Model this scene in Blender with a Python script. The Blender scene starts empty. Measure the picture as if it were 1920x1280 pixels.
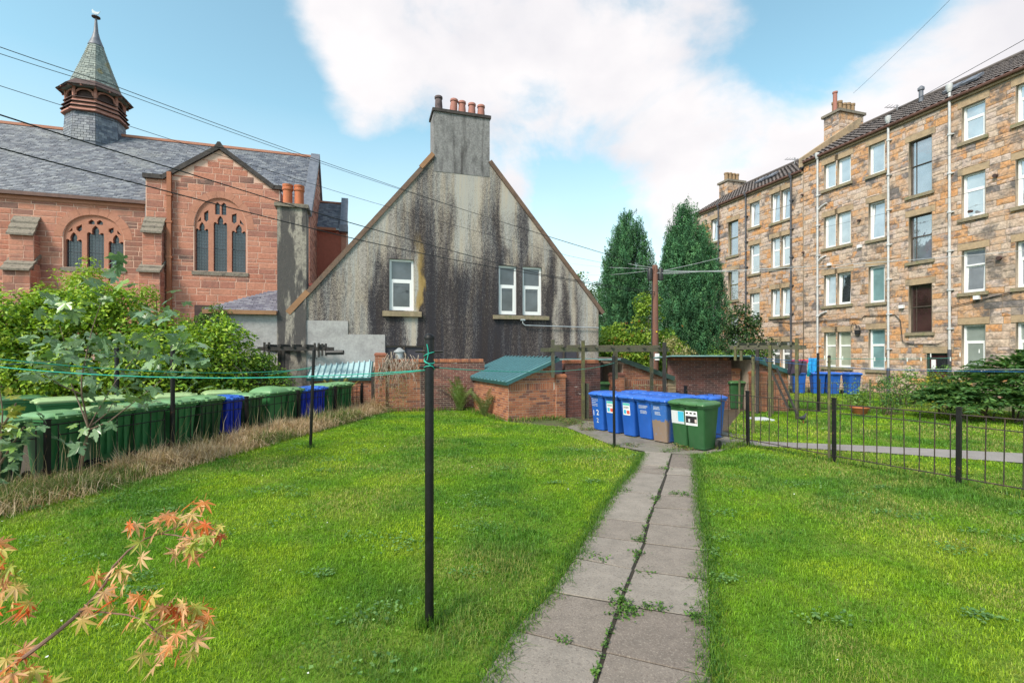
import bpy, bmesh, math, random
import numpy as np
from mathutils import Vector, Matrix, noise as mnoise

sc = bpy.context.scene
COL = sc.collection
R = math.radians
PI = math.pi
FOC, CX, HY, EYE = 906.7, 960.0, 660.0, 2.08

# ------------------------------------------------------------------ camera
cam_d = bpy.data.cameras.new('camera')
cam = bpy.data.objects.new('camera', cam_d)
COL.objects.link(cam)
cam.location = (0, 0, EYE)
cam.rotation_euler = (R(90), 0, 0)
cam_d.sensor_width = 36.0
cam_d.lens = 17.0
cam_d.shift_y = 20.0 / 1920.0
cam_d.clip_start = 0.05
cam_d.clip_end = 2000
sc.camera = cam

# ------------------------------------------------------------------ world: daylight sky with broken cloud
SUN_VEC = Vector((-0.50, -0.62, 0.80)).normalized()
world = bpy.data.worlds.new('World')
sc.world = world
world.use_nodes = True
wt = world.node_tree
wt.nodes.clear()
WN = wt.nodes.new
WL = wt.links.new
w_out = WN('ShaderNodeOutputWorld')
w_bg = WN('ShaderNodeBackground')
w_bg.inputs['Strength'].default_value = 0.1
w_sky = WN('ShaderNodeTexSky')
w_sky.sky_type = 'NISHITA'
w_sky.sun_disc = False
w_sky.sun_elevation = math.asin(SUN_VEC.z)
w_sky.sun_rotation = math.atan2(SUN_VEC.x, SUN_VEC.y)
w_sky.air_density = 1.0
w_sky.dust_density = 0.6
w_sky.ozone_density = 1.0
SKY_GAIN = (.86, 1.00, .78)
CLOUD_COL = (3.02, 2.93, 2.96)
w_co = WN('ShaderNodeTexCoord')


def wmath(op, a, b=None, c=None, clamp=False):
    n = WN('ShaderNodeMath')
    n.operation = op
    n.use_clamp = clamp
    for i, v in enumerate((a, b, c)):
        if v is None:
            continue
        if isinstance(v, (int, float)):
            n.inputs[i].default_value = v
        else:
            WL(v, n.inputs[i])
    return n.outputs[0]


w_map = WN('ShaderNodeMapping')
w_map.inputs['Scale'].default_value = (1.0, 1.0, 1.45)
w_map.inputs['Location'].default_value = (0.35, 0.1, 0.22)
WL(w_co.outputs['Generated'], w_map.inputs['Vector'])
w_n1 = WN('ShaderNodeTexNoise')
w_n1.inputs['Scale'].default_value = 3.6
w_n1.inputs['Detail'].default_value = 9
w_n1.inputs['Roughness'].default_value = 0.56
w_n1.inputs['Distortion'].default_value = 0.25
WL(w_map.outputs[0], w_n1.inputs['Vector'])
w_n2 = WN('ShaderNodeTexNoise')
w_n2.inputs['Scale'].default_value = 5.0
w_n2.inputs['Detail'].default_value = 6
WL(w_map.outputs[0], w_n2.inputs['Vector'])


def cloud_bank(px, py, width, weight):
    """A bank of cloud standing in one direction of the sky."""
    v = Vector(((px - CX) / FOC, 1.0, (HY - py) / FOC)).normalized()
    d = WN('ShaderNodeVectorMath')
    d.operation = 'DOT_PRODUCT'
    WL(w_co.outputs['Generated'], d.inputs[0])
    d.inputs[1].default_value = v
    ang = wmath('SUBTRACT', 1.0, d.outputs['Value'])
    e = wmath('POWER', 2.718, wmath('MULTIPLY', ang, -1.0 / (width * width)))
    return wmath('MULTIPLY', e, weight)


banks = [(960, 110, .14, .13), (760, 90, .11, .13), (1230, 130, .13, .12), (900, 220, .13, .09),
         (1420, 220, .12, .13), (1150, 270, .14, .11), (1720, 180, .09, .15), (1890, 40, .07, .14),
         (630, 70, .07, .12), (640, 190, .06, .10), (560, 0, .07, .12), (670, 205, .06, .13), (1300, 330, .12, .08), (690, 390, .045, .14), (1560, 250, .09, .11),
         (960, 400, .05, .1), (1270, 400, .045, .12), (200, 215, .05, .07), (20, 225, .05, .06),
         (250, 60, .16, -.24), (420, 210, .11, -.24), (1640, 70, .08, -.20), (1480, 10, .09, -.16), (560, 110, .06, -.16), (745, 330, .06, -.2),
         (1080, 400, .08, -.2), (1120, 460, .1, -.1), (600, 290, .07, -.16), (100, 330, .12, -.14)]
acc = w_n1.outputs['Fac']
for b in banks:
    acc = wmath('ADD', acc, cloud_bank(*b))
w_mr = WN('ShaderNodeMapRange')
w_mr.interpolation_type = 'SMOOTHSTEP'
w_mr.inputs['From Min'].default_value = 0.46
w_mr.inputs['From Max'].default_value = 0.70
WL(acc, w_mr.inputs['Value'])
w_tint = WN('ShaderNodeMix')
w_tint.data_type = 'RGBA'
w_tint.blend_type = 'MULTIPLY'
w_tint.inputs['Factor'].default_value = 1.0
WL(w_sky.outputs[0], w_tint.inputs['A'])
w_tint.inputs['B'].default_value = (*SKY_GAIN, 1)
w_cl = WN('ShaderNodeMix')
w_cl.data_type = 'RGBA'
w_cl.inputs['A'].default_value = (CLOUD_COL[0] * .86, CLOUD_COL[1] * .87, CLOUD_COL[2] * .9, 1)
w_cl.inputs['B'].default_value = (*CLOUD_COL, 1)
w_sh = WN('ShaderNodeMapRange')
w_sh.inputs['From Min'].default_value = 0.35
w_sh.inputs['From Max'].default_value = 0.6
WL(w_n2.outputs['Fac'], w_sh.inputs['Value'])
WL(w_sh.outputs[0], w_cl.inputs['Factor'])
w_mix = WN('ShaderNodeMix')
w_mix.data_type = 'RGBA'
w_sep = WN('ShaderNodeSeparateXYZ')
WL(w_co.outputs['Generated'], w_sep.inputs[0])
w_hz = WN('ShaderNodeMapRange')
w_hz.inputs['From Min'].default_value = 0.0
w_hz.inputs['From Max'].default_value = 0.42
w_hz.inputs['To Min'].default_value = 0.85
w_hz.inputs['To Max'].default_value = 0.0
WL(w_sep.outputs['Z'], w_hz.inputs['Value'])
WL(wmath('MAXIMUM', w_mr.outputs[0], w_hz.outputs[0]), w_mix.inputs['Factor'])
WL(w_tint.outputs['Result'], w_mix.inputs['A'])
WL(w_cl.outputs['Result'], w_mix.inputs['B'])
WL(w_mix.outputs['Result'], w_bg.inputs['Color'])
WL(w_bg.outputs[0], w_out.inputs['Surface'])

sun_d = bpy.data.lights.new('sun', 'SUN')
sun_d.energy = 1.5
sun_d.angle = R(16)
sun_d.color = (1.0, 0.90, 0.79)
sun = bpy.data.objects.new('sun', sun_d)
COL.objects.link(sun)
sun.rotation_euler = (-SUN_VEC).to_track_quat('-Z', 'Y').to_euler()
sun.location = (-20, -20, 40)

sc.view_settings.view_transform = 'Standard'
sc.view_settings.look = 'None'
sc.view_settings.gamma = 1.0
sc.view_settings.use_curve_mapping = False
sc.view_settings.exposure = 1.76
sc.render.engine = 'CYCLES'
sc.cycles.use_denoising = True
sc.cycles.max_bounces = 6
sc.cycles.diffuse_bounces = 3
sc.cycles.glossy_bounces = 3
sc.cycles.transparent_max_bounces = 6

# ------------------------------------------------------------------ projection helpers (used to measure the place)


def G(px, py):
    """ground point seen at a photograph pixel"""
    d = FOC * EYE / (py - HY)
    return ((px - CX) / FOC * d, d)


def W(px, py, d):
    return ((px - CX) / FOC * d, d, EYE + (HY - py) / FOC * d)


class Frame:
    """Local axes of a facade: x to the right, y into the building, z up."""

    def __init__(s, ox, oy, deg):
        s.o = (ox, oy)
        s.a = R(deg)
        s.c, s.s = math.cos(s.a), math.sin(s.a)

    def at(s, px, py, yl=0.0):
        rx, rz = (px - CX) / FOC, (HY - py) / FOC
        # y' = -sin*(rx t-ox)+cos*(t-oy) = yl
        t = (yl - s.s * s.o[0] + s.c * s.o[1]) / (-s.s * rx + s.c)
        wx, wy = rx * t, t
        return (s.c * (wx - s.o[0]) + s.s * (wy - s.o[1]), EYE + rz * t)

    def x(s, px, yl=0.0):
        return s.at(px, 600, yl)[0]

    def z(s, px, py, yl=0.0):
        return s.at(px, py, yl)[1]

    def world(s, x, y, z=0.0):
        return Vector((s.o[0] + s.c * x - s.s * y, s.o[1] + s.s * x + s.c * y, z))

    def local(s, wx, wy):
        dx, dy = wx - s.o[0], wy - s.o[1]
        return (s.c * dx + s.s * dy, -s.s * dx + s.c * dy)


# ------------------------------------------------------------------ object helpers
def tag(o, label=None, cat=None, group=None, kind=None):
    if label:
        o['label'] = label
    if cat:
        o['category'] = cat
    if group:
        o['group'] = group
    if kind:
        o['kind'] = kind
    return o


def thing(name, label, cat, loc=(0, 0, 0), rz=0.0, group=None):
    o = bpy.data.objects.new(name, None)
    o.empty_display_size = 0.2
    COL.objects.link(o)
    o.location = loc
    o.rotation_euler = (0, 0, rz)
    return tag(o, label, cat, group)


def link(name, me, parent=None, loc=None, rot=None, scale=None):
    o = bpy.data.objects.new(name, me)
    COL.objects.link(o)
    if parent is not None:
        o.parent = parent
    if loc is not None:
        o.location = loc
    if rot is not None:
        o.rotation_euler = rot
    if scale is not None:
        o.scale = scale
    return o


CHILDREN = {}


def copy_tree(o, parent=None, kids=None):
    """a thing with copies of its parts and sub-parts (mesh data shared)"""
    c = o.copy()
    COL.objects.link(c)
    if parent is not None:
        c.parent = parent
    for ch in list(o.children):
        copy_tree(ch, c)
    return c


class MB:
    """collects geometry for one mesh object"""

    def __init__(s):
        s.v, s.f = [], []

    def add(s, vs, fs):
        n = len(s.v)
        s.v.extend([tuple(p) for p in vs])
        s.f.extend([tuple(i + n for i in f) for f in fs])
        return s

    def quad(s, a, b, c, d):
        return s.add([a, b, c, d], [(0, 1, 2, 3)])

    def poly(s, pts):
        return s.add(pts, [tuple(range(len(pts)))])

    def box(s, x0, x1, y0, y1, z0, z1, M=None):
        vs = [(x, y, z) for z in (z0, z1) for y in (y0, y1) for x in (x0, x1)]
        if M is not None:
            vs = [M @ Vector(p) for p in vs]
        return s.add(vs, [(0, 2, 3, 1), (4, 5, 7, 6), (0, 1, 5, 4), (2, 6, 7, 3), (0, 4, 6, 2), (1, 3, 7, 5)])

    def bar(s, a, b, w, h, up=(0, 0, 1)):
        """rectangular bar from a to b, w across, h along up"""
        a, b = Vector(a), Vector(b)
        t = (b - a).normalized()
        u = Vector(up)
        sd = t.cross(u)
        if sd.length < 1e-4:
            sd = t.cross(Vector((1, 0, 0)))
        sd.normalize()
        u = sd.cross(t).normalized()
        vs = []
        for p in (a, b):
            for (i, j) in ((-1, -1), (1, -1), (1, 1), (-1, 1)):
                vs.append(p + sd * (i * w / 2) + u * (j * h / 2))
        return s.add(vs, [(0, 1, 2, 3), (7, 6, 5, 4), (0, 4, 5, 1), (1, 5, 6, 2), (2, 6, 7, 3), (3, 7, 4, 0)])

    def tube(s, pts, r, n=8, cap=True):
        pts = [Vector(p) for p in pts]
        if not isinstance(r, (list, tuple)):
            r = [r] * len(pts)
        base = len(s.v)
        ref = Vector((0, 0, 1))
        for i, p in enumerate(pts):
            t = (pts[min(i + 1, len(pts) - 1)] - pts[max(i - 1, 0)])
            if t.length < 1e-9:
                t = Vector((0, 0, 1))
            t.normalize()
            if abs(t.dot(ref)) > .95:
                ref2 = Vector((1, 0, 0))
            else:
                ref2 = ref
            a = t.cross(ref2).normalized()
            b = t.cross(a).normalized()
            for k in range(n):
                q = 2 * PI * k / n
                s.v.append(tuple(p + (a * math.cos(q) + b * math.sin(q)) * r[i]))
        for i in range(len(pts) - 1):
            for k in range(n):
                k2 = (k + 1) % n
                s.f.append((base + i * n + k, base + i * n + k2, base + (i + 1) * n + k2, base + (i + 1) * n + k))
        if cap:
            s.f.append(tuple(base + k for k in range(n - 1, -1, -1)))
            s.f.append(tuple(base + (len(pts) - 1) * n + k for k in range(n)))
        return s

    def lathe(s, prof, n=16, c=(0, 0, 0), rot=0.0, cap=True):
        """prof: list of (r, z)"""
        base = len(s.v)
        for (r, z) in prof:
            for k in range(n):
                q = 2 * PI * k / n + rot
                s.v.append((c[0] + r * math.cos(q), c[1] + r * math.sin(q), c[2] + z))
        for i in range(len(prof) - 1):
            for k in range(n):
                k2 = (k + 1) % n
                s.f.append((base + i * n + k, base + i * n + k2, base + (i + 1) * n + k2, base + (i + 1) * n + k))
        if cap:
            s.f.append(tuple(base + k for k in range(n - 1, -1, -1)))
            s.f.append(tuple(base + (len(prof) - 1) * n + k for k in range(n)))
        return s

    def loft(s, loops, cap=True):
        base = len(s.v)
        n = len(loops[0])
        for L in loops:
            s.v.extend([tuple(p) for p in L])
        for i in range(len(loops) - 1):
            for k in range(n):
                k2 = (k + 1) % n
                s.f.append((base + i * n + k, base + i * n + k2, base + (i + 1) * n + k2, base + (i + 1) * n + k))
        if cap:
            s.f.append(tuple(base + k for k in range(n - 1, -1, -1)))
            s.f.append(tuple(base + (len(loops) - 1) * n + k for k in range(n)))
        return s

    def prism(s, outline, vec):
        """extrude a planar outline (3-D points) along vec"""
        a = [Vector(p) for p in outline]
        v = Vector(vec)
        return s.loft([a, [p + v for p in a]])

    def mesh(s, name, m, smooth=False):
        me = bpy.data.meshes.new(name)
        me.from_pydata(s.v, [], s.f)
        bm = bmesh.new()
        bm.from_mesh(me)
        bmesh.ops.recalc_face_normals(bm, faces=bm.faces)
        bm.to_mesh(me)
        bm.free()
        if m is not None:
            me.materials.append(m)
        if smooth:
            me.polygons.foreach_set('use_smooth', [True] * len(me.polygons))
            try:
                me.set_sharp_from_angle(angle=R(40))
            except Exception:
                pass
        return me

    def build(s, name, m, parent=None, smooth=False, loc=None, rot=None):
        return link(name, s.mesh(name, m, smooth), parent, loc, rot)


def raw_mesh(name, V, F, m, tint=None, smooth=False):
    """big meshes from numpy arrays; F is (n,3) or (n,4); tint is one rgb per vertex (the thing's own colour)"""
    me = bpy.data.meshes.new(name)
    V = np.asarray(V, dtype=np.float32)
    F = np.asarray(F, dtype=np.int32)
    k = F.shape[1]
    me.vertices.add(len(V))
    me.vertices.foreach_set('co', V.ravel())
    me.loops.add(F.size)
    me.loops.foreach_set('vertex_index', F.ravel())
    me.polygons.add(len(F))
    me.polygons.foreach_set('loop_start', np.arange(0, F.size, k, dtype=np.int32))
    me.polygons.foreach_set('loop_total', np.full(len(F), k, dtype=np.int32))
    if smooth:
        me.polygons.foreach_set('use_smooth', np.ones(len(F), dtype=bool))
    me.update(calc_edges=True)
    if tint is not None:
        at = me.color_attributes.new('tint', 'FLOAT_COLOR', 'POINT')
        c = np.ones((len(V), 4), dtype=np.float32)
        c[:, :3] = tint
        at.data.foreach_set('color', c.ravel())
    me.materials.append(m)
    return me


def plate(name, outer, holes, thick, m, parent=None, y=0.0):
    """a flat wall or plate in the local x-z plane with real openings; its back lies at y, it is thick deep towards -y"""
    cu = bpy.data.curves.new(name, 'CURVE')
    cu.dimensions = '2D'
    cu.fill_mode = 'BOTH'
    cu.extrude = thick / 2
    for L in [outer] + list(holes):
        sp = cu.splines.new('POLY')
        sp.points.add(len(L) - 1)
        sp.points.foreach_set('co', [c for p in L for c in (p[0], p[1], 0, 1)])
        sp.use_cyclic_u = True
    tmp = bpy.data.objects.new(name + '_tmp', cu)
    COL.objects.link(tmp)
    dg = bpy.context.evaluated_depsgraph_get()
    me = bpy.data.meshes.new_from_object(tmp.evaluated_get(dg))
    bpy.data.objects.remove(tmp)
    bpy.data.curves.remove(cu)
    me.transform(Matrix.Translation((0, y - thick / 2, 0)) @ Matrix.Rotation(R(90), 4, 'X'))
    me.materials.clear()
    me.materials.append(m)
    me.name = name
    return link(name, me, parent)


def text_mesh(body, size, m, depth=0.001):
    cu = bpy.data.curves.new('lettering', 'FONT')
    cu.body = body
    cu.size = size
    cu.extrude = depth
    cu.align_x = 'CENTER'
    tmp = bpy.data.objects.new('lettering_tmp', cu)
    COL.objects.link(tmp)
    dg = bpy.context.evaluated_depsgraph_get()
    me = bpy.data.meshes.new_from_object(tmp.evaluated_get(dg))
    bpy.data.objects.remove(tmp)
    bpy.data.curves.remove(cu)
    me.materials.clear()
    me.materials.append(m)
    return me


# ------------------------------------------------------------------ materials
def ramp_node(nt, cols):
    r = nt.nodes.new('ShaderNodeValToRGB')
    el = r.color_ramp.elements
    while len(el) < len(cols):
        el.new(0.5)
    for i, c in enumerate(cols):
        if len(c) == 4:
            el[i].position, col = c[0], c[1:]
        else:
            el[i].position, col = i / max(1, len(cols) - 1), c
        el[i].color = (*col, 1)
    return r


def nz(nt, scale, detail=5, rough=.55, vec=None, sc3=None, dist=0.0):
    n = nt.nodes.new('ShaderNodeTexNoise')
    n.inputs['Scale'].default_value = scale
    n.inputs['Detail'].default_value = detail
    n.inputs['Roughness'].default_value = rough
    n.inputs['Distortion'].default_value = dist
    if vec is None:
        g = nt.nodes.new('ShaderNodeNewGeometry')
        vec = g.outputs['Position']
    if sc3 is not None:
        mp = nt.nodes.new('ShaderNodeMapping')
        mp.inputs['Scale'].default_value = sc3
        nt.links.new(vec, mp.inputs['Vector'])
        vec = mp.outputs[0]
    nt.links.new(vec, n.inputs['Vector'])
    return n.outputs['Fac']


def mixc(nt, fac, a, b, blend='MIX'):
    m = nt.nodes.new('ShaderNodeMix')
    m.data_type = 'RGBA'
    m.blend_type = blend
    for key, v in (('Factor', fac), ('A', a), ('B', b)):
        if isinstance(v, (int, float)):
            m.inputs[key].default_value = v
        elif isinstance(v, tuple):
            m.inputs[key].default_value = (*v, 1) if len(v) == 3 else v
        else:
            nt.links.new(v, m.inputs[key])
    return m.outputs['Result']


def maprange(nt, v, a, b, c=0.0, d=1.0, smooth=False):
    m = nt.nodes.new('ShaderNodeMapRange')
    if smooth:
        m.interpolation_type = 'SMOOTHSTEP'
    nt.links.new(v, m.inputs['Value'])
    for k, x in zip(('From Min', 'From Max', 'To Min', 'To Max'), (a, b, c, d)):
        m.inputs[k].default_value = x
    return m.outputs[0]


def fmath(nt, op, a, b=None, clamp=False):
    n = nt.nodes.new('ShaderNodeMath')
    n.operation = op
    n.use_clamp = clamp
    for i, v in enumerate((a, b)):
        if v is None:
            continue
        if isinstance(v, (int, float)):
            n.inputs[i].default_value = v
        else:
            nt.links.new(v, n.inputs[i])
    return n.outputs[0]


def mat(name, cols, by='noise', zone=0.0, zs=.55, scale=3.0, sc3=None, rough=.8, var=.25, vscale=6.0, bump=0.0, bscale=30.0, metal=0.0,
        spec=.5, stain=None, lo=.3, hi=.7):
    """cols picked by noise / by piece (object random or island random); var = fine brightness variation"""
    m = bpy.data.materials.new(name)
    m.use_nodes = True
    nt = m.node_tree
    p = nt.nodes['Principled BSDF']
    p.inputs['Roughness'].default_value = rough
    p.inputs['Metallic'].default_value = metal
    p.inputs['Specular IOR Level'].default_value = spec
    if isinstance(cols, tuple):
        cols = [cols, cols]
    if by == 'noise':
        fac = maprange(nt, nz(nt, scale, sc3=sc3), lo, hi)
    elif by == 'object':
        o = nt.nodes.new('ShaderNodeObjectInfo')
        fac = o.outputs['Random']
    else:
        g = nt.nodes.new('ShaderNodeNewGeometry')
        fac = g.outputs['Random Per Island']
    if zone:
        fac = fmath(nt, 'ADD', fmath(nt, 'MULTIPLY', fac, 1 - zone), maprange(nt, nz(nt, zs, 6, .62), .3, .7, 0, zone), True)
    r = ramp_node(nt, cols)
    nt.links.new(fac, r.inputs[0])
    c = r.outputs[0]
    if var:
        v = maprange(nt, nz(nt, vscale, 6, .65), .25, .75, 1 - var, 1 + var)
        cmb = nt.nodes.new('ShaderNodeCombineColor')
        for k in range(3):
            nt.links.new(v, cmb.inputs[k])
        c = mixc(nt, 1.0, c, cmb.outputs[0], 'MULTIPLY')
    if stain:
        for (col, s3, a, b, amt) in stain:
            f = maprange(nt, nz(nt, 1.0, 6, .6, sc3=s3), a, b, 0, amt, True)
            c = mixc(nt, f, c, col)
    nt.links.new(c, p.inputs['Base Color'])
    if bump:
        b = nt.nodes.new('ShaderNodeBump')
        b.inputs['Strength'].default_value = 1.0
        b.inputs['Distance'].default_value = bump
        nt.links.new(nz(nt, bscale, 6, .6), b.inputs['Height'])
        nt.links.new(b.outputs[0], p.inputs['Normal'])
    return m


def leaf_mat(name, gain=1.0, trans=.35, rough=.5, spec=.35):
    """leaf colour comes from the leaf's own tint attribute"""
    m = bpy.data.materials.new(name)
    m.use_nodes = True
    nt = m.node_tree
    p = nt.nodes['Principled BSDF']
    out = nt.nodes['Material Output']
    a = nt.nodes.new('ShaderNodeAttribute')
    a.attribute_name = 'tint'
    c = a.outputs['Color']
    if gain != 1.0:
        c = mixc(nt, 1.0, c, (gain, gain, gain), 'MULTIPLY')
    nt.links.new(c, p.inputs['Base Color'])
    p.inputs['Roughness'].default_value = rough
    p.inputs['Specular IOR Level'].default_value = spec
    t = nt.nodes.new('ShaderNodeBsdfTranslucent')
    nt.links.new(mixc(nt, 1.0, c, (1.15, 1.2, .6), 'MULTIPLY'), t.inputs['Color'])
    mx = nt.nodes.new('ShaderNodeMixShader')
    mx.inputs[0].default_value = trans
    nt.links.new(p.outputs[0], mx.inputs[1])
    nt.links.new(t.outputs[0], mx.inputs[2])
    nt.links.new(mx.outputs[0], out.inputs['Surface'])
    return m


def leaf_mat_plain(name, cols, trans=.35, rough=.45, vscale=25):
    """for leaves that are objects of their own: colour picked per leaf, veined by noise"""
    m = bpy.data.materials.new(name)
    m.use_nodes = True
    nt = m.node_tree
    p = nt.nodes['Principled BSDF']
    out = nt.nodes['Material Output']
    o = nt.nodes.new('ShaderNodeObjectInfo')
    r = ramp_node(nt, cols)
    f = fmath(nt, 'ADD', o.outputs['Random'], maprange(nt, nz(nt, vscale, 3), .3, .7, -.18, .18), True)
    nt.links.new(f, r.inputs[0])
    nt.links.new(r.outputs[0], p.inputs['Base Color'])
    p.inputs['Roughness'].default_value = rough
    t = nt.nodes.new('ShaderNodeBsdfTranslucent')
    nt.links.new(r.outputs[0], t.inputs['Color'])
    mx = nt.nodes.new('ShaderNodeMixShader')
    mx.inputs[0].default_value = trans
    nt.links.new(p.outputs[0], mx.inputs[1])
    nt.links.new(t.outputs[0], mx.inputs[2])
    nt.links.new(mx.outputs[0], out.inputs['Surface'])
    return m


def pane_mat(name, col, refl=.3, noise_amt=.5, refl_tint=(1, 1, 1)):
    """window pane: what hangs behind the glass seen through it, and the sky mirrored on it"""
    m = bpy.data.materials.new(name)
    m.use_nodes = True
    nt = m.node_tree
    p = nt.nodes['Principled BSDF']
    out = nt.nodes['Material Output']
    v = maprange(nt, nz(nt, 1.3, 3), .3, .7, 1 - noise_amt, 1 + noise_amt)
    cmb = nt.nodes.new('ShaderNodeCombineColor')
    for k in range(3):
        nt.links.new(v, cmb.inputs[k])
    nt.links.new(mixc(nt, 1.0, col, cmb.outputs[0], 'MULTIPLY'), p.inputs['Base Color'])
    p.inputs['Roughness'].default_value = .3
    p.inputs['Specular IOR Level'].default_value = .2
    g = nt.nodes.new('ShaderNodeBsdfGlossy')
    g.inputs['Roughness'].default_value = .03
    g.inputs['Color'].default_value = (*refl_tint, 1)
    b = nt.nodes.new('ShaderNodeBump')
    b.inputs['Distance'].default_value = .004
    nt.links.new(nz(nt, 2.2, 2), b.inputs['Height'])
    nt.links.new(b.outputs[0], g.inputs['Normal'])
    lw = nt.nodes.new('ShaderNodeLayerWeight')
    lw.inputs['Blend'].default_value = .35
    f = fmath(nt, 'ADD', refl, fmath(nt, 'MULTIPLY', lw.outputs['Fresnel'], .45), True)
    mx = nt.nodes.new('ShaderNodeMixShader')
    nt.links.new(f, mx.inputs[0])
    nt.links.new(p.outputs[0], mx.inputs[1])
    nt.links.new(g.outputs[0], mx.inputs[2])
    nt.links.new(mx.outputs[0], out.inputs['Surface'])
    return m


M = {}
RED = [(0, .34, .125, .082), (.30, .45, .18, .115), (.55, .49, .22, .145), (.75, .37, .15, .105), (.88, .25, .12, .09), (.95, .14, .085, .07), (1, .42, .20, .15)]
_st = [((.10, .075, .065), (.5, .5, .22), .56, .72, .55)]
M['red_stone'] = mat('red_sandstone_block', RED, 'object', zone=.25, var=.24, vscale=9, bump=.012, bscale=16, stain=_st)
M['red_stone_many'] = mat('red_sandstone_blocks', RED, 'island', zone=.25, var=.24, vscale=9, bump=.012, bscale=16, stain=_st)
M['red_dress'] = mat('red_sandstone_dressed', [(.40, .17, .105), (.46, .21, .14)], scale=2, var=.14, vscale=12, bump=.003, bscale=40,
                     stain=[((.12, .085, .07), (.9, .9, .5), .58, .75, .5)])
M['red_mortar'] = mat('pale_lime_mortar', [(.68, .46, .36), (.58, .37, .28)], scale=3, var=.15)
M['red_flat'] = mat('red_sandstone_courses', [(0, .36, .10, .06), (.5, .42, .13, .08), (1, .31, .09, .06)], 'object', var=.15, bump=.006, bscale=20)
M['soot_stone'] = mat('soot_blackened_coping', [(.025, .022, .022), (.06, .05, .045)], scale=3, var=.3, bump=.004)
M['lichen_stone'] = mat('lichened_grey_stone', [(.10, .085, .07), (.22, .19, .15), (.15, .13, .10)], scale=6, var=.35, vscale=20, bump=.01, bscale=35)
M['lead'] = mat('weathered_lead', [(.10, .11, .14), (.17, .18, .21)], scale=4, var=.2, rough=.5)
SLATE = [(0, .07, .082, .115), (.3, .125, .14, .18), (.6, .175, .19, .23), (.85, .25, .265, .295), (1, .085, .09, .125)]
M['slate'] = mat('blue_grey_slates', SLATE, 'island', var=.22, vscale=5, rough=.6, bump=.004, bscale=25,
                 stain=[((.27, .28, .28), (.35, .6, .5), .54, .72, .55)])
M['slate_purple'] = mat('purple_grey_slates', [(0, .10, .09, .125), (.5, .16, .15, .19), (1, .22, .21, .24)], 'island', var=.2, rough=.6)
M['slate_green'] = mat('lichened_spire_slates', [(0, .14, .17, .16), (.5, .21, .25, .23), (1, .27, .30, .27)], 'island', var=.2, rough=.7,
                       stain=[((.30, .22, .05), (1.6, 1.6, .7), .58, .70, .75)])
M['pink_wood'] = mat('faded_red_timber', [(.33, .14, .10), (.45, .22, .17)], scale=5, var=.2)
M['dark_wood'] = mat('dark_timber', [(.05, .03, .028), (.09, .05, .045)], scale=5, var=.2)  # dark brown, varied only by noise
M['gutter_brown'] = mat('brown_painted_gutter', [(.10, .05, .04), (.16, .08, .06)], scale=4, var=.2, rough=.5)
M['pipe_orange'] = mat('terracotta_painted_pipe', [(.36, .125, .05), (.30, .10, .045)], scale=3, var=.15, rough=.5)
M['leaded'] = pane_mat('leaded_glass', (.018, .024, .034), .05, .7)
M['lead_came'] = mat('lead_came', (.075, .09, .11), var=.1, rough=.5)
TEN = [(0, 0.519, 0.282, 0.135), (0.16, 0.542, 0.282, 0.123), (0.3, 0.438, 0.316, 0.241), (0.42, 0.530, 0.407, 0.317), (0.55, 0.473, 0.373, 0.329), (0.66, 0.496, 0.294, 0.165), (0.76, 0.530, 0.254, 0.100),
       (0.82, 0.288, 0.232, 0.212), (0.9, 0.138, 0.124, 0.123), (0.95, 0.346, 0.271, 0.241), (1, 0.069, 0.063, 0.065)]
_stt = [((.085, .078, .075), (.9, .9, 1.1), .53, .66, .8), ((.46, .36, .28), (1.3, 1.3, 1.3), .52, .64, .5), ((.10, .092, .09), (2.6, 2.6, 3.2), .54, .64, .7)]
M['ten_stone'] = mat('buff_sandstone_block', TEN, 'object', zone=.36, zs=.8, var=.42, vscale=11, bump=.022, bscale=11, stain=_stt)
M['ten_stone_many'] = mat('buff_sandstone_blocks', TEN, 'island', zone=.36, zs=.8, var=.42, vscale=11, bump=.022, bscale=11, stain=_stt)
M['ten_mortar'] = mat('grey_mortar', [(.24, .20, .16), (.34, .27, .20)], scale=2, var=.2)
M['ten_dress'] = mat('dressed_sandstone_trim', [(.30, .215, .135), (.40, .29, .18), (.22, .175, .125)], scale=1.6, var=.2, vscale=12, bump=.004,
                     stain=[((.08, .075, .065), (1, 1, .8), .58, .72, .5)])
M['ten_sill'] = mat('mossy_stone_sill', [(.17, .145, .10), (.26, .21, .14), (.15, .16, .075)], scale=5, var=.3, vscale=18, bump=.006)
M['roof_tile'] = mat('brown_grey_pantiles', [(0, .085, .072, .07), (.5, .12, .10, .095), (1, .155, .13, .12)], 'island', var=.25, rough=.75)
M['upvc'] = mat('white_window_frame', (.78, .79, .80), var=.03, rough=.35)
M['sash_brown'] = mat('dark_brown_sash', [(.05, .04, .032), (.085, .065, .05)], scale=5, var=.2, rough=.5)
M['sash_green'] = mat('olive_painted_sash', [(.10, .09, .035), (.14, .12, .05)], scale=5, var=.2, rough=.5)
M['pane_sky'] = pane_mat('glass_pale_sky_tint', (.30, .33, .36), .36, .3)  # pale base colour stands in for sky reflected in the panes
M['pane_net'] = pane_mat('glass_with_white_net', (.55, .57, .58), .22, .15)
M['pane_dark'] = pane_mat('glass_dark_room', (.03, .033, .04), .25, .6)
M['pane_teal'] = pane_mat('glass_with_teal_curtain', (.20, .34, .36), .2, .25)
M['pane_green'] = pane_mat('glass_with_green_blind', (.38, .42, .33), .14, .15)
M['pane_slat'] = pane_mat('glass_with_grey_blind', (.27, .31, .29), .14, .15)
M['pane_stair'] = pane_mat('stair_glass', (.16, .18, .22), .36, .4)
M['pane_maroon'] = pane_mat('glass_dark_maroon', (.045, .022, .022), .10, .5)
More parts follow.
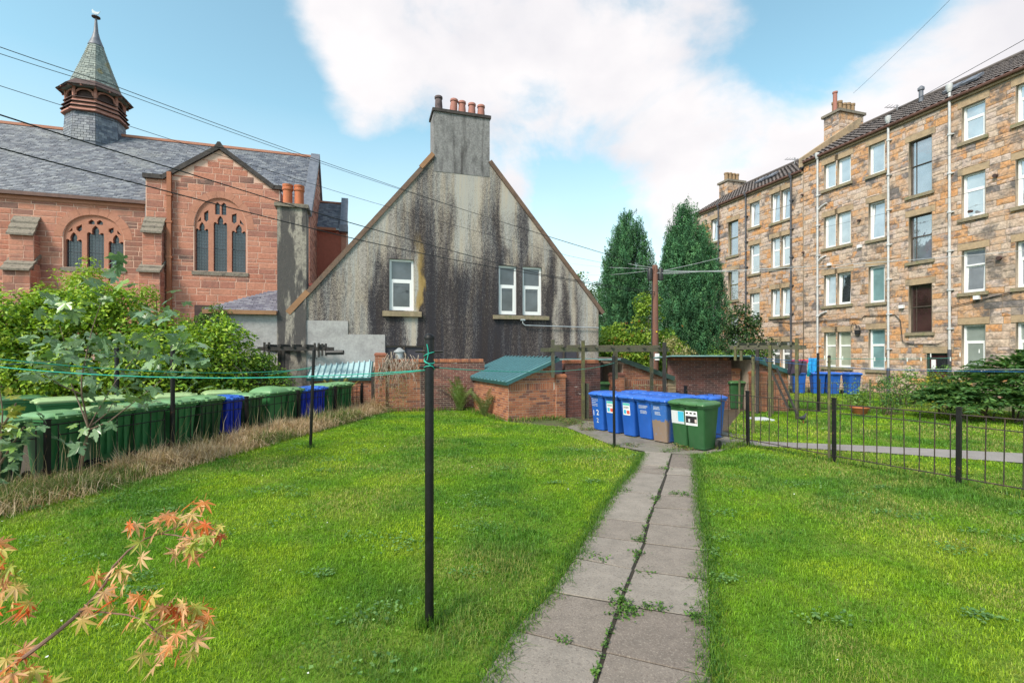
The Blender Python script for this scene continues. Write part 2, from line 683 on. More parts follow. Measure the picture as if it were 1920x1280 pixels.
M['pane_house'] = pane_mat('house_glass', (.06, .068, .08), .06, .5)
M['pipe_white'] = mat('white_painted_pipe', [(.46, .47, .48), (.56, .56, .57)], scale=2, var=.18, rough=.45, stain=[((.2, .15, .11), (3, 3, .8), .62, .75, .6)])
M['pipe_grey'] = mat('dark_grey_pipe', [(.045, .045, .055), (.085, .085, .10)], scale=2, var=.2, rough=.5)
M['cable'] = mat('black_cable', (.016, .016, .018), var=.1, rough=.6)
M['cable_grey'] = mat('grey_cable', (.16, .16, .17), var=.1, rough=.6)
M['cable_pale'] = mat('pale_cable', (.42, .44, .46), var=.1, rough=.6)
M['terracotta'] = mat('terracotta_pot', [(.50, .155, .065), (.40, .12, .055)], scale=4, var=.18, rough=.75)
M['pot_pale'] = mat('faded_terracotta_pot', [(.40, .17, .125), (.28, .12, .10)], scale=6, var=.25, rough=.8)
M['pot_soot'] = mat('sooty_chimney_pot', [(.06, .045, .05), (.12, .085, .085)], scale=6, var=.25, rough=.8)
M['pot_buff'] = mat('buff_chimney_pot', [(.34, .22, .12), (.22, .15, .09)], scale=6, var=.25, rough=.8)
BRK = [(0, .27, .095, .05), (.3, .35, .125, .06), (.55, .40, .16, .08), (.75, .30, .10, .055), (.9, .20, .075, .05), (1, .15, .06, .045)]
_bs = [((.085, .04, .035), (.9, .9, 1.1), .5, .66, .55)]
M['brick'] = mat('orange_red_brick', BRK, 'object', var=.16, vscale=14, bump=.003, bscale=60, stain=_bs)
M['brick_many'] = mat('orange_red_bricks', BRK, 'island', var=.16, vscale=14, bump=.003, bscale=60, stain=_bs)
BRD = [(0, .115, .042, .036), (.4, .155, .055, .045), (.7, .19, .07, .055), (.9, .08, .034, .033), (1, .24, .085, .06)]
_bd = [((.035, .022, .024), (.6, .6, 1.0), .47, .6, .7), ((.5, .44, .41), (2.2, 2.2, 5.5), .66, .71, .8)]
M['brick_dark'] = mat('dark_weathered_brick', BRD, 'object', var=.2, vscale=14, bump=.003, bscale=60, stain=_bd)
M['brick_dark_many'] = mat('dark_weathered_bricks', BRD, 'island', var=.2, vscale=14, bump=.003, bscale=60, stain=_bd)
M['brick_mortar'] = mat('grey_brick_mortar', [(.46, .36, .29), (.36, .27, .21)], scale=4, var=.2)
M['brick_mortar_dark'] = mat('dirty_brick_mortar', [(.24, .17, .155), (.30, .22, .20)], scale=4, var=.25)
M['teal'] = mat('teal_metal_sheet', [(.155, .30, .31), (.20, .36, .365)], scale=1.5, var=.1, rough=.4, stain=[((.36, .42, .41), (1.4, 1.4, .8), .57, .75, .45)])
M['teal_rib'] = mat('shade_toned_teal_rib', (.075, .175, .20), var=.1, rough=.4)  # darker than the sheet: shade along the ribs put into their colour
M['teal_pale'] = mat('pale_teal_metal_sheet', [(.34, .50, .53), (.38, .54, .57)], scale=1.5, var=.08, rough=.4)
M['teal_edge'] = mat('dark_teal_trim', (.035, .11, .115), var=.15, rough=.4)
M['dark_green_trim'] = mat('dark_green_trim', (.03, .06, .05), var=.2, rough=.5)
M['brown_sheet'] = mat('brown_roof_sheet', [(.13, .10, .095), (.165, .125, .115)], scale=2, var=.15, rough=.6)
M['cladding'] = mat('weathered_cladding_boards', [(.24, .17, .10), (.30, .22, .14)], 'object', var=.2, rough=.8)
M['pergola'] = mat('mossy_grey_timber', [(.045, .042, .032), (.085, .08, .055), (.07, .08, .035)], scale=5, var=.3, vscale=18, bump=.004, bscale=40)
M['moss_post'] = mat('moss_green_timber', [(.11, .115, .03), (.075, .068, .038), (.14, .145, .04)], scale=4, var=.3, vscale=18, bump=.004)
M['black_wood'] = mat('black_stained_timber', [(.02, .02, .02), (.045, .04, .037)], scale=5, var=.3, vscale=18)
M['black_paint'] = mat('black_gloss_paint', [(.005, .005, .006), (.012, .012, .013)], scale=7, var=.3, vscale=30, rough=.36, spec=.35, bump=.002, bscale=45,
                       stain=[((.20, .20, .19), (26, 26, 9), .73, .76, .8)])
M['railing'] = mat('black_railing_paint', [(.006, .006, .007), (.013, .012, .012)], scale=6, var=.3, vscale=30, rough=.5, spec=.3,
                   stain=[((.11, .05, .025), (9, 9, 9), .6, .68, .6)])
M['rust_rail'] = mat('rusty_railing', [(.018, .016, .014), (.032, .024, .019), (.075, .04, .026)], scale=7, var=.3, vscale=30, rough=.7)
M['bin_green'] = mat('dark_green_bin_plastic', [(.022, .082, .030), (.03, .10, .038)], scale=1.5, var=.08, rough=.38, stain=[((.09, .12, .07), (2, 2, 1), .6, .75, .35)])
M['bin_green_l'] = mat('mid_green_bin_plastic', [(.036, .165, .055), (.045, .19, .065)], scale=1.5, var=.08, rough=.42, stain=[((.08, .16, .07), (2, 2, 1), .6, .75, .4)])
M['lid_green'] = mat('light_green_lid', [(.13, .28, .12), (.17, .33, .15)], scale=1.5, var=.1, rough=.42)  # lighter green than the bin bodies
M['lid_pale'] = mat('pale_green_lid', [(.28, .40, .18), (.33, .45, .21)], scale=1.5, var=.1, rough=.45)  # palest of the green lids
M['lid_dark'] = mat('green_bin_lid', [(.05, .14, .05), (.07, .17, .065)], scale=1.5, var=.1, rough=.33)
M['bin_blue'] = mat('blue_bin_plastic', [(.012, .08, .37), (.017, .10, .43)], scale=1.5, var=.07, rough=.36, stain=[((.05, .09, .26), (1.6, 1.6, .8), .58, .75, .4)])
M['bin_blue_v'] = mat('deep_blue_bin_plastic', [(.014, .035, .42), (.018, .045, .48)], scale=1.5, var=.07, rough=.4)
M['lid_blue'] = mat('blue_bin_lid', [(.025, .115, .50), (.04, .15, .56)], scale=1.5, var=.08, rough=.34)
M['bin_scuffed'] = None
M['rubber'] = mat('black_rubber', (.012, .012, .012), var=.2, rough=.7)
M['white_print'] = mat('white_print', (.75, .76, .78), var=.04, rough=.5)
M['print_grey'] = mat('grey_print', (.55, .57, .6), var=.1, rough=.5)
M['print_cyan'] = mat('cyan_print', (.05, .42, .62), var=.04, rough=.5)
M['print_red'] = mat('red_print', (.62, .09, .07), var=.04, rough=.5)
M['print_black'] = mat('black_print', (.025, .02, .025), var=.3, vscale=40, rough=.5)
M['print_teal'] = mat('teal_print', (.08, .45, .42), var=.04, rough=.5)
M['print_skin'] = mat('pale_print', (.62, .5, .48), var=.2, vscale=60, rough=.5)
M['slab'] = mat('weathered_concrete_slab', [(0, .155, .125, .105), (.35, .205, .172, .145), (.7, .23, .20, .172), (1, .265, .23, .195)], 'object', var=.22, vscale=5, rough=.85, bump=.004, bscale=90,
                stain=[((.12, .09, .07), (2.2, 2.2, 1), .60, .74, .55), ((.34, .29, .24), (75, 75, 20), .53, .64, .5), ((.09, .068, .058), (60, 60, 20), .54, .64, .5),
                       ((.62, .60, .58), (5.5, 5.5, 1), .745, .775, .7)])
M['concrete'] = mat('mossy_concrete_paving', [(.15, .13, .10), (.20, .18, .15), (.12, .125, .06)], scale=2.2, var=.3, vscale=20, bump=.004, bscale=50)
M['tarmac'] = mat('grey_path_surface', [(.21, .19, .18), (.27, .245, .235)], scale=2.5, var=.2, vscale=30, bump=.003, bscale=60)
M['soil'] = mat('dark_soil', [(.045, .032, .02), (.085, .06, .038)], scale=4, var=.35, vscale=30, bump=.02, bscale=20)
M['lawn_base'] = mat('lawn_turf', [(.06, .13, .012), (.10, .19, .016), (.16, .21, .04)], scale=1.1, var=.35, vscale=22, rough=.95, spec=.1, bump=.02, bscale=40)
M['bark'] = mat('brown_bark', [(.09, .06, .04), (.15, .105, .07)], scale=8, sc3=(3, 3, 1), var=.3, vscale=25, bump=.008, bscale=30)
M['twig'] = mat('reddish_brown_twig', [(.15, .075, .05), (.22, .12, .08)], scale=9, var=.2, rough=.55)
M['stem_grey'] = mat('grey_brown_stem', [(.12, .075, .05), (.17, .115, .08)], scale=9, var=.2, rough=.6)
M['dead_vine'] = mat('dead_grey_vine', [(.34, .27, .22), (.45, .37, .31)], scale=6, var=.2)
M['pole'] = mat('brown_pole_timber', [(.115, .045, .03), (.16, .07, .047), (.10, .06, .045)], scale=2.5, sc3=(4, 4, .6), var=.25, vscale=20, bump=.004)
M['metal_grey'] = mat('galvanised_metal', [(.42, .46, .49), (.52, .55, .57)], scale=3, var=.12, rough=.38, metal=.4)
M['blk_plastic'] = mat('black_plastic', (.02, .02, .022), var=.2, rough=.5)
M['board_dark'] = mat('dark_boarding', [(.035, .033, .045), (.06, .055, .07)], scale=2, var=.2, rough=.6)
M['barge'] = mat('brown_bargeboard', [(.105, .065, .045), (.16, .10, .07), (.125, .09, .07)], scale=2.4, var=.3, vscale=12, bump=.004)
M['barge_pale'] = mat('orange_brown_trim', [(.34, .18, .09), (.26, .14, .075)], scale=3, var=.2)
M['sill_stone'] = mat('buff_stone_sill', [(.33, .26, .17), (.24, .19, .12), (.20, .18, .09)], scale=5, var=.25, vscale=20, bump=.004)
M['blue_cloth'] = mat('bright_blue_cloth', [(.012, .25, .62), (.02, .30, .66)], scale=4, var=.12, rough=.9)
M['cyan_cloth'] = mat('cyan_cloth', (.02, .45, .55), var=.12, rough=.9)
M['dark_cloth'] = mat('dark_purple_cloth', [(.035, .025, .045), (.05, .035, .06)], scale=4, var=.2, rough=.9)
M['red_cloth'] = mat('red_cloth', (.52, .02, .06), var=.15, rough=.9)
M['rope_green'] = mat('green_washing_line', (.015, .34, .26), var=.1, rough=.5)
M['rope_blue'] = mat('blue_washing_line', (.02, .14, .40), var=.1, rough=.5)
M['peg'] = mat('white_peg', (.75, .76, .74), var=.05, rough=.5)
M['bird'] = mat('slate_grey_feathers', [(.025, .025, .032), (.05, .05, .06)], scale=20, var=.3, vscale=60, rough=.6)
M['beak'] = mat('dark_beak', (.04, .035, .03), var=.1, rough=.5)
M['copper_door'] = mat('maroon_door', [(.06, .02, .022), (.085, .03, .03)], scale=2, var=.15, rough=.4)
M['aerial'] = mat('aerial_metal', (.20, .20, .21), var=.1, rough=.4, metal=.5)
M['leaf'] = leaf_mat('shrub_leaves', trans=.3)
M['needle'] = leaf_mat('conifer_sprays', trans=.12, rough=.65, spec=.2)
M['blade'] = leaf_mat('grass_blades', trans=.4, rough=.5, spec=.3)
M['straw'] = leaf_mat('dry_grass_stalks', trans=.25, rough=.7, spec=.2)
M['glow_lamp'] = None
# ------------------------------------------------------------------ masonry
def block_variants(style, n, seed):
    rg = random.Random(seed)
    out = []
    for _ in range(n):
        if style == 'brick':
            b = .012
            vs = [(-.5, 0, -.5), (.5, 0, -.5), (.5, 0, .5), (-.5, 0, .5), (-.5, -1, -.5), (.5, -1, -.5), (.5, -1, .5), (-.5, -1, .5)]
            fs = [(4, 5, 6, 7), (0, 1, 5, 4), (1, 2, 6, 5), (2, 3, 7, 6), (3, 0, 4, 7)]
        elif style == 'ashlar':
            e = .035 + rg.random() * .02
            j = [rg.uniform(-.012, .012) for _ in range(8)]
            ring = lambda s, y: [(-.5 + s + j[0], y, -.5 + s * 1.6 + j[1]), (.5 - s + j[2], y, -.5 + s * 1.6 + j[3]), (.5 - s + j[4], y, .5 - s * 1.6 + j[5]), (-.5 + s + j[6], y, .5 - s * 1.6 + j[7])]
            vs = ring(0, 0) + ring(0, -.6) + ring(e, -1)
            fs = [(8, 9, 10, 11)]
            for a in (0, 4):
                for k in range(4):
                    k2 = (k + 1) % 4
                    fs.append((a + k, a + k2, a + 4 + k2, a + 4 + k))
        else:  # rock faced
            vs, fs = [], []
            m = 4
            for i in range(m):
                for k in range(m):
                    x = -.5 + i / (m - 1)
                    z = -.5 + k / (m - 1)
                    edge = i in (0, m - 1) or k in (0, m - 1)
                    y = -.55 if edge else -rg.uniform(.7, 1.1)
                    if not edge:
                        x += rg.uniform(-.09, .09)
                        z += rg.uniform(-.09, .09)
                    else:
                        x *= 1 - rg.uniform(0, .02)
                        z *= 1 - rg.uniform(0, .03)
                    vs.append((x, y, z))
            for i in range(m - 1):
                for k in range(m - 1):
                    a = i * m + k
                    fs.append((a, a + m, a + m + 1, a + 1))
            n0 = len(vs)
            border = [i * m for i in range(m)] + [(m - 1) * m + k for k in range(1, m)] + [i * m + m - 1 for i in range(m - 2, -1, -1)] + [k for k in range(m - 2, 0, -1)]
            for b_ in border:
                vs.append((vs[b_][0], 0, vs[b_][2]))
            L = len(border)
            for k in range(L):
                fs.append((border[k], n0 + k, n0 + (k + 1) % L, border[(k + 1) % L]))
        out.append((vs, fs))
    return out


VARIANTS = {'brick': block_variants('brick', 1, 1), 'ashlar': block_variants('ashlar', 5, 2), 'rock': block_variants('rock', 8, 3)}
_mesh_cache = {}


def variant_mesh(style, i, m, name):
    key = (style, i, m.name, name)
    if key not in _mesh_cache:
        b = MB()
        b.add(*VARIANTS[style][i])
        _mesh_cache[key] = b.mesh(name, m)
    return _mesh_cache[key]


def masonry(root, name, rects, style, m_one, m_many, depth=(.02, .05), joint=.012, limit=300, T=(0, 0, 0), seed=0, many=None, rank=None):
    """lay every stone or brick of rects = [(x0,x1,z0,z1)] on a wall face; the limit largest are parts, the rest one stuff part"""
    rg = random.Random(seed)
    ox, oy, rot = T
    cs, sn = math.cos(rot), math.sin(rot)
    if rank is None:
        rank = lambda r: (r[1] - r[0]) * (r[3] - r[2])
    order = sorted(range(len(rects)), key=lambda i: -rank(rects[i]))
    many_b = MB()
    nv = len(VARIANTS[style])
    for c, i in enumerate(order):
        x0, x1, z0, z1 = rects[i]
        w, h = x1 - x0 - joint, z1 - z0 - joint
        if w < .02 or h < .02:
            continue
        d = rg.uniform(*depth)
        k = rg.randrange(nv)
        xc, zc = (x0 + x1) / 2, (z0 + z1) / 2
        tilt = rg.uniform(-.006, .006)
        flip = -1 if (style == 'rock' and rg.random() < .5) else 1
        loc = (ox + cs * xc, oy + sn * xc, zc)
        if c < limit:
            link(name, variant_mesh(style, k, m_one, name), root, loc, (0, tilt, rot + (PI if False else 0)), (w, d, h * flip) if flip > 0 else (w, d, h))
        else:
            vs, fs = VARIANTS[style][k]
            many_b.add([(loc[0] + cs * (v[0] * w) - sn * (v[1] * d), loc[1] + sn * (v[0] * w) + cs * (v[1] * d), zc + v[2] * h) for v in vs], fs)
    if many_b.v:
        o = many_b.build(many or name + '_courses', m_many, root)
        o['kind'] = 'stuff'


def lay_courses(x0, x1, z0, z1, hr, wr, holes, seed=0, top=None, minw=.1, brick=False):
    """rows of blocks filling a wall rectangle round its openings; holes are (x0,x1,z0,z1)"""
    rg = random.Random(seed)
    rects = []
    z = z0
    row = 0
    while z < z1 - .03:
        h = min(rg.uniform(*hr), z1 - z)
        if z1 - (z + h) < hr[0] * .5:
            h = z1 - z
        za, zb = z, z + h
        xs = {x0, x1}
        act = [q for q in holes if q[2] < zb - .005 and q[3] > za + .005 and q[1] > x0 and q[0] < x1]
        for q in act:
            xs.add(max(x0, q[0]))
            xs.add(min(x1, q[1]))
        xs = sorted(xs)
        segs = []
        for a, b in zip(xs[:-1], xs[1:]):
            if b - a < .015:
                continue
            mid = (a + b) / 2
            lo, hi = za, zb
            full = False
            for q in act:
                if q[0] <= mid <= q[1]:
                    if q[2] <= lo + .01 and q[3] >= hi - .01:
                        full = True
                    elif q[2] <= lo + .01:
                        lo = max(lo, q[3])
                    elif q[3] >= hi - .01:
                        hi = min(hi, q[2])
                    else:
                        full = True
            if full or hi - lo < .03:
                continue
            if segs and abs(segs[-1][1] - a) < 1e-6 and abs(segs[-1][2] - lo) < 1e-6 and abs(segs[-1][3] - hi) < 1e-6:
                segs[-1][1] = b
            else:
                segs.append([a, b, lo, hi])
        for a, b, lo, hi in segs:
            x = a
            first = True
            while x < b - .01:
                if brick:
                    w = wr[0]
                    if first and row % 2:
                        w = wr[0] / 2
                else:
                    w = rg.uniform(*wr) * (1 if h > .2 else .9)
                first = False
                if b - (x + w) < minw:
                    w = b - x
                w = min(w, b - x)
                if top is None or min(top(x + .02), top(x + w - .02)) >= hi - .02:
                    if not brick and (hi - lo) > .27 and w < .62 and rg.random() < .28:
                        s = lo + (hi - lo) * rg.uniform(.4, .6)
                        rects.append((x, x + w, lo, s))
                        rects.append((x, x + w, s, hi))
                    else:
                        rects.append((x, x + w, lo, hi))
                elif top is not None:
                    t = min(top(x + .01), top(x + w - .01))
                    if t - lo > .05:
                        rects.append((x, x + w, lo, min(hi, t)))
                x += w
        z = zb
        row += 1
    return rects


# ------------------------------------------------------------------ windows
def ring(mb, x0, x1, z0, z1, w, y0, y1, wb=None):
    """rectangular frame"""
    wb = w if wb is None else wb
    mb.box(x0, x0 + w, y0, y1, z0, z1)
    mb.box(x1 - w, x1, y0, y1, z0, z1)
    mb.box(x0 + w, x1 - w, y0, y1, z1 - w, z1)
    mb.box(x0 + w, x1 - w, y0, y1, z0, z0 + wb)


def window(parent, x0, x1, z0, z1, y, frame_m, pane_up, pane_low, split=.42, fw=.065, tilt=0.0, sash=True, label=None, bars=0):
    """window part: frame, with its panes and opening sash as sub-parts; y is the outer face of the frame"""
    xc, zc = (x0 + x1) / 2, z0
    w, h = (x1 - x0) / 2, z1 - z0
    f = MB()
    ring(f, -w, w, 0, h, fw, 0, .08)
    zs = h * (1 - split)
    if split > 0:
        f.box(-w + fw, w - fw, .0, .075, zs - fw * .45, zs + fw * .45)
    o = f.build('window', frame_m, parent, loc=(xc, y, zc))
    if label:
        o['label'] = label

    def pane(a, b, c, d, m, rot=0.0, zz=0.0):
        p = MB()
        p.box(a, b, 0, .02, c - zz, d - zz)
        q = p.build('pane', m, o, loc=(0, .045, zz), rot=(rot, 0, 0))
        return q
    iw = w - fw
    if split > 0:
        pane(-iw, iw, zs + fw * .45, h - fw, pane_up)
        if sash:
            s = MB()
            a, b = fw + .002, zs - fw * .45 - .002
            sw = fw * .72
            ring(s, -iw + .002, iw - .002, 0, b - a, sw, -.012, .03)
            s.build('sash', frame_m, o, loc=(0, .012, a), rot=(tilt, 0, 0))
            p = MB()
            p.box(-iw + sw, iw - sw, .012, .024, sw, b - a - sw)
            p.build('pane', pane_low, o, loc=(0, .012, a), rot=(tilt, 0, 0))
        else:
            pane(-iw, iw, fw, zs - fw * .45, pane_low)
            if bars:
                s = MB()
                s.box(-iw + .16, -iw + .185, 0, .02, fw, zs - fw * .45)
                s.box(-iw + .16, -iw + .185, 0, .02, zs + fw * .45, h - fw)
                s.build('glazing_bar', frame_m, o, loc=(0, .02, 0))
    else:
        sw = fw * .75
        s = MB()
        ring(s, -iw + .002, iw - .002, 0, h - 2 * fw - .004, sw, -.012, .03)
        s.build('sash', frame_m, o, loc=(0, .012, fw + .002), rot=(tilt, 0, 0))
        p = MB()
        p.box(-iw + sw, iw - sw, .012, .024, sw, h - 2 * fw - sw)
        p.build('pane', pane_low, o, loc=(0, .012, fw + .002), rot=(tilt, 0, 0))
    return o


def slates(root, name, m, corner, udir, vdir, ulen, vlen, w=.28, gauge=.15, lift=.02, inside=None, seed=0, jitter=.02):
    """overlapping slates on a roof plane; corner = eaves corner, udir along the eaves, vdir up the slope (unit vectors)"""
    rg = np.random.RandomState(seed)
    u = np.array(udir, float)
    v = np.array(vdir, float)
    n = np.cross(u, v)
    if n[2] < 0:
        n = -n
    c0 = np.array(corner, float)
    nr = int(vlen / gauge)
    nc = int(ulen / w) + 2
    V, F = [], []
    rr, cc = np.meshgrid(np.arange(nr), np.arange(nc), indexing='ij')
    rr = rr.ravel()
    cc = cc.ravel()
    ua = (cc - (rr % 2) * .5) * w + rg.uniform(-.01, .01, len(rr))
    ub = ua + w - .008
    ua = np.clip(ua, 0, ulen)
    ub = np.clip(ub, 0, ulen)
    va = rr * gauge + rg.uniform(-jitter, jitter, len(rr)) * .5
    vb = np.minimum(va + gauge * 1.25, vlen)
    ok = (ub - ua) > .03
    if inside is not None:
        ok &= inside((ua + ub) / 2, (va + vb) / 2)
    ua, ub, va, vb = ua[ok], ub[ok], va[ok], vb[ok]
    k = len(ua)
    l0 = lift + rg.uniform(0, .008, k)
    P = lambda a, b, l: c0 + a[:, None] * u + b[:, None] * v + np.asarray(l)[:, None] * n
    z = np.zeros(k) + .003
    A = P(ua, va, l0)
    B = P(ub, va, l0 + rg.uniform(-.003, .003, k))
    C = P(ub, vb, z)
    D = P(ua, vb, z)
    E = P(ua, va + .002, z - .004)
    Fv = P(ub, va + .002, z - .004)
    V = np.stack([A, B, C, D, E, Fv], axis=1).reshape(-1, 3)
    base = np.arange(k)[:, None] * 6
    F = np.concatenate([base + np.array([[0, 1, 2, 3]]), base + np.array([[4, 5, 1, 0]])])
    o = link(name, raw_mesh(name, V, F, m), root)
    o['kind'] = 'stuff'
    return o


# ------------------------------------------------------------------ foliage
def unit(v):
    return v / np.maximum(1e-9, np.linalg.norm(v, axis=-1, keepdims=True))


def leaves_mesh(name, P, Nrm, size, m, cols, rg, aspect=.55, fold=.25, droop=0.0, elong=None, own=False):
    """one folded leaf per point: 6 verts, 2 quads; Nrm is the leaf's own normal"""
    n = len(P)
    Nrm = unit(Nrm)
    t = rg.normal(size=(n, 3))
    if elong is not None:
        t = elong + .35 * t
    t = unit(t - Nrm * np.sum(t * Nrm, axis=1, keepdims=True))
    b = np.cross(Nrm, t)
    s = (np.asarray(size) * rg.uniform(.65, 1.3, n))[:, None]
    wd = s * aspect / 2
    tip = P + t * s - Nrm * s * droop
    A = P
    B1 = P + t * s * .45 + b * wd + Nrm * s * fold * .4
    B2 = P + t * s * .45 - b * wd + Nrm * s * fold * .4
    V = np.stack([A, B1, tip, B2], axis=1).reshape(-1, 3)
    base = np.arange(n)[:, None] * 4
    F = np.concatenate([base + np.array([[0, 1, 2]]), base + np.array([[0, 2, 3]])])
    c = np.asarray(cols, float)
    pick = (c if own else c[rg.randint(0, len(c), n)]) * rg.uniform(.8, 1.22, (n, 1))
    tint = np.repeat(pick, 4, axis=0)
    return raw_mesh(name, V, F, m, tint)


def clump_points(rg, centers, radii, per, shell=.55, squash=.8):
    """points and outward normals spread through leaf clumps"""
    Ps, Ns = [], []
    for c, r in zip(centers, radii):
        k = int(per * (r ** 2) * 1.0)
        d = unit(rg.normal(size=(k, 3)))
        rad = r * (shell + (1 - shell) * rg.uniform(0, 1, k) ** .6)
        d2 = d.copy()
        d2[:, 2] *= squash
        Ps.append(np.asarray(c) + d2 * rad[:, None])
        Ns.append(d)
    return np.concatenate(Ps), np.concatenate(Ns)


def bushy(root, part, rg, hull, n_clumps, rc, per, size, cols, m=None, aspect=.55, up=.6, zmin=.05, fill=True, droop=.15):
    """foliage of one plant: clumps gathered on the hull boxes [(cx,cy,cz,rx,ry,rz)]"""
    C, Rr = [], []
    vol = np.array([h[3] * h[4] + h[4] * h[5] + h[3] * h[5] for h in hull])
    vol = vol / vol.sum()
    for h, f in zip(hull, vol):
        for _ in range(max(3, int(n_clumps * f))):
            d = unit(rg.normal(size=3))
            rad = rg.uniform(.62, 1.0) if rg.rand() < .85 else rg.uniform(.2, .6)
            p = np.array(h[:3]) + d * rad * np.array(h[3:])
            if p[2] < zmin:
                p[2] = zmin + rg.uniform(0, .3)
            C.append(p)
            Rr.append(rg.uniform(*rc))
    P, N = clump_points(rg, C, Rr, per)
    ok = P[:, 2] > zmin
    P, N = P[ok], N[ok]
    N = unit(N * (1 - up) + np.array([0, 0, 1.0]) * up + rg.normal(size=N.shape) * .35)
    me = leaves_mesh(part, P, N, size, m or M['leaf'], cols, rg, aspect=aspect, droop=droop)
    o = link(part, me, root)
    return o


def limbs(root, part, rg, n, base_r, hull, m, r0=.04, z0=0.0):
    b = MB()
    for _ in range(n):
        h = hull[rg.randint(len(hull))]
        a = rg.uniform(0, 2 * PI)
        s = np.array([base_r * math.cos(a), base_r * math.sin(a), z0]) + np.array([h[0], h[1], 0]) * .5
        e = np.array(h[:3]) + unit(rg.normal(size=3)) * np.array(h[3:]) * .75
        mid = (s + e) / 2 + rg.normal(size=3) * .12
        mid[2] = max(mid[2], .1)
        b.tube([s, s * .6 + mid * .4, mid, e], [r0, r0 * .8, r0 * .6, r0 * .25], 6)
    return b.build(part, m, root, smooth=True)


# ------------------------------------------------------------------ numpy value noise for the lawn
class VNoise:
    def __init__(s, seed, n=256):
        s.g = np.random.RandomState(seed).rand(n, n)
        s.n = n

    def __call__(s, x, y):
        xi = np.floor(x).astype(int)
        yi = np.floor(y).astype(int)
        fx = x - xi
        fy = y - yi
        fx = fx * fx * (3 - 2 * fx)
        fy = fy * fy * (3 - 2 * fy)
        g, n = s.g, s.n
        a = g[xi % n, yi % n]
        b = g[(xi + 1) % n, yi % n]
        c = g[xi % n, (yi + 1) % n]
        d = g[(xi + 1) % n, (yi + 1) % n]
        return a * (1 - fx) * (1 - fy) + b * fx * (1 - fy) + c * (1 - fx) * fy + d * fx * fy


def in_poly(x, y, poly):
    r = np.zeros(len(x), bool)
    n = len(poly)
    for i in range(n):
        x1, y1 = poly[i]
        x2, y2 = poly[(i + 1) % n]
        c = ((y1 > y) != (y2 > y)) & (x < (x2 - x1) * (y - y1) / (y2 - y1 + 1e-12) + x1)
        r ^= c
    return r
TE = Frame(18.9, 25.0, -72.8)
HO = Frame(-2.02, 19.5, 17.2)
CH = Frame(-11.44, 25.0, 17.2)

# ------------------------------------------------------------------ ground
gb = MB()
gb.quad((-900, -900, -.02), (900, -900, -.02), (900, 900, -.02), (-900, 900, -.02))
g = gb.build('ground', mat('earth_and_rough_grass', [(.05, .075, .02), (.085, .10, .035), (.075, .055, .035)], scale=.6, var=.35, vscale=9, rough=.95, bump=.02, bscale=14))
tag(g, 'flat earth and rough grass running on under the whole yard', kind='structure')


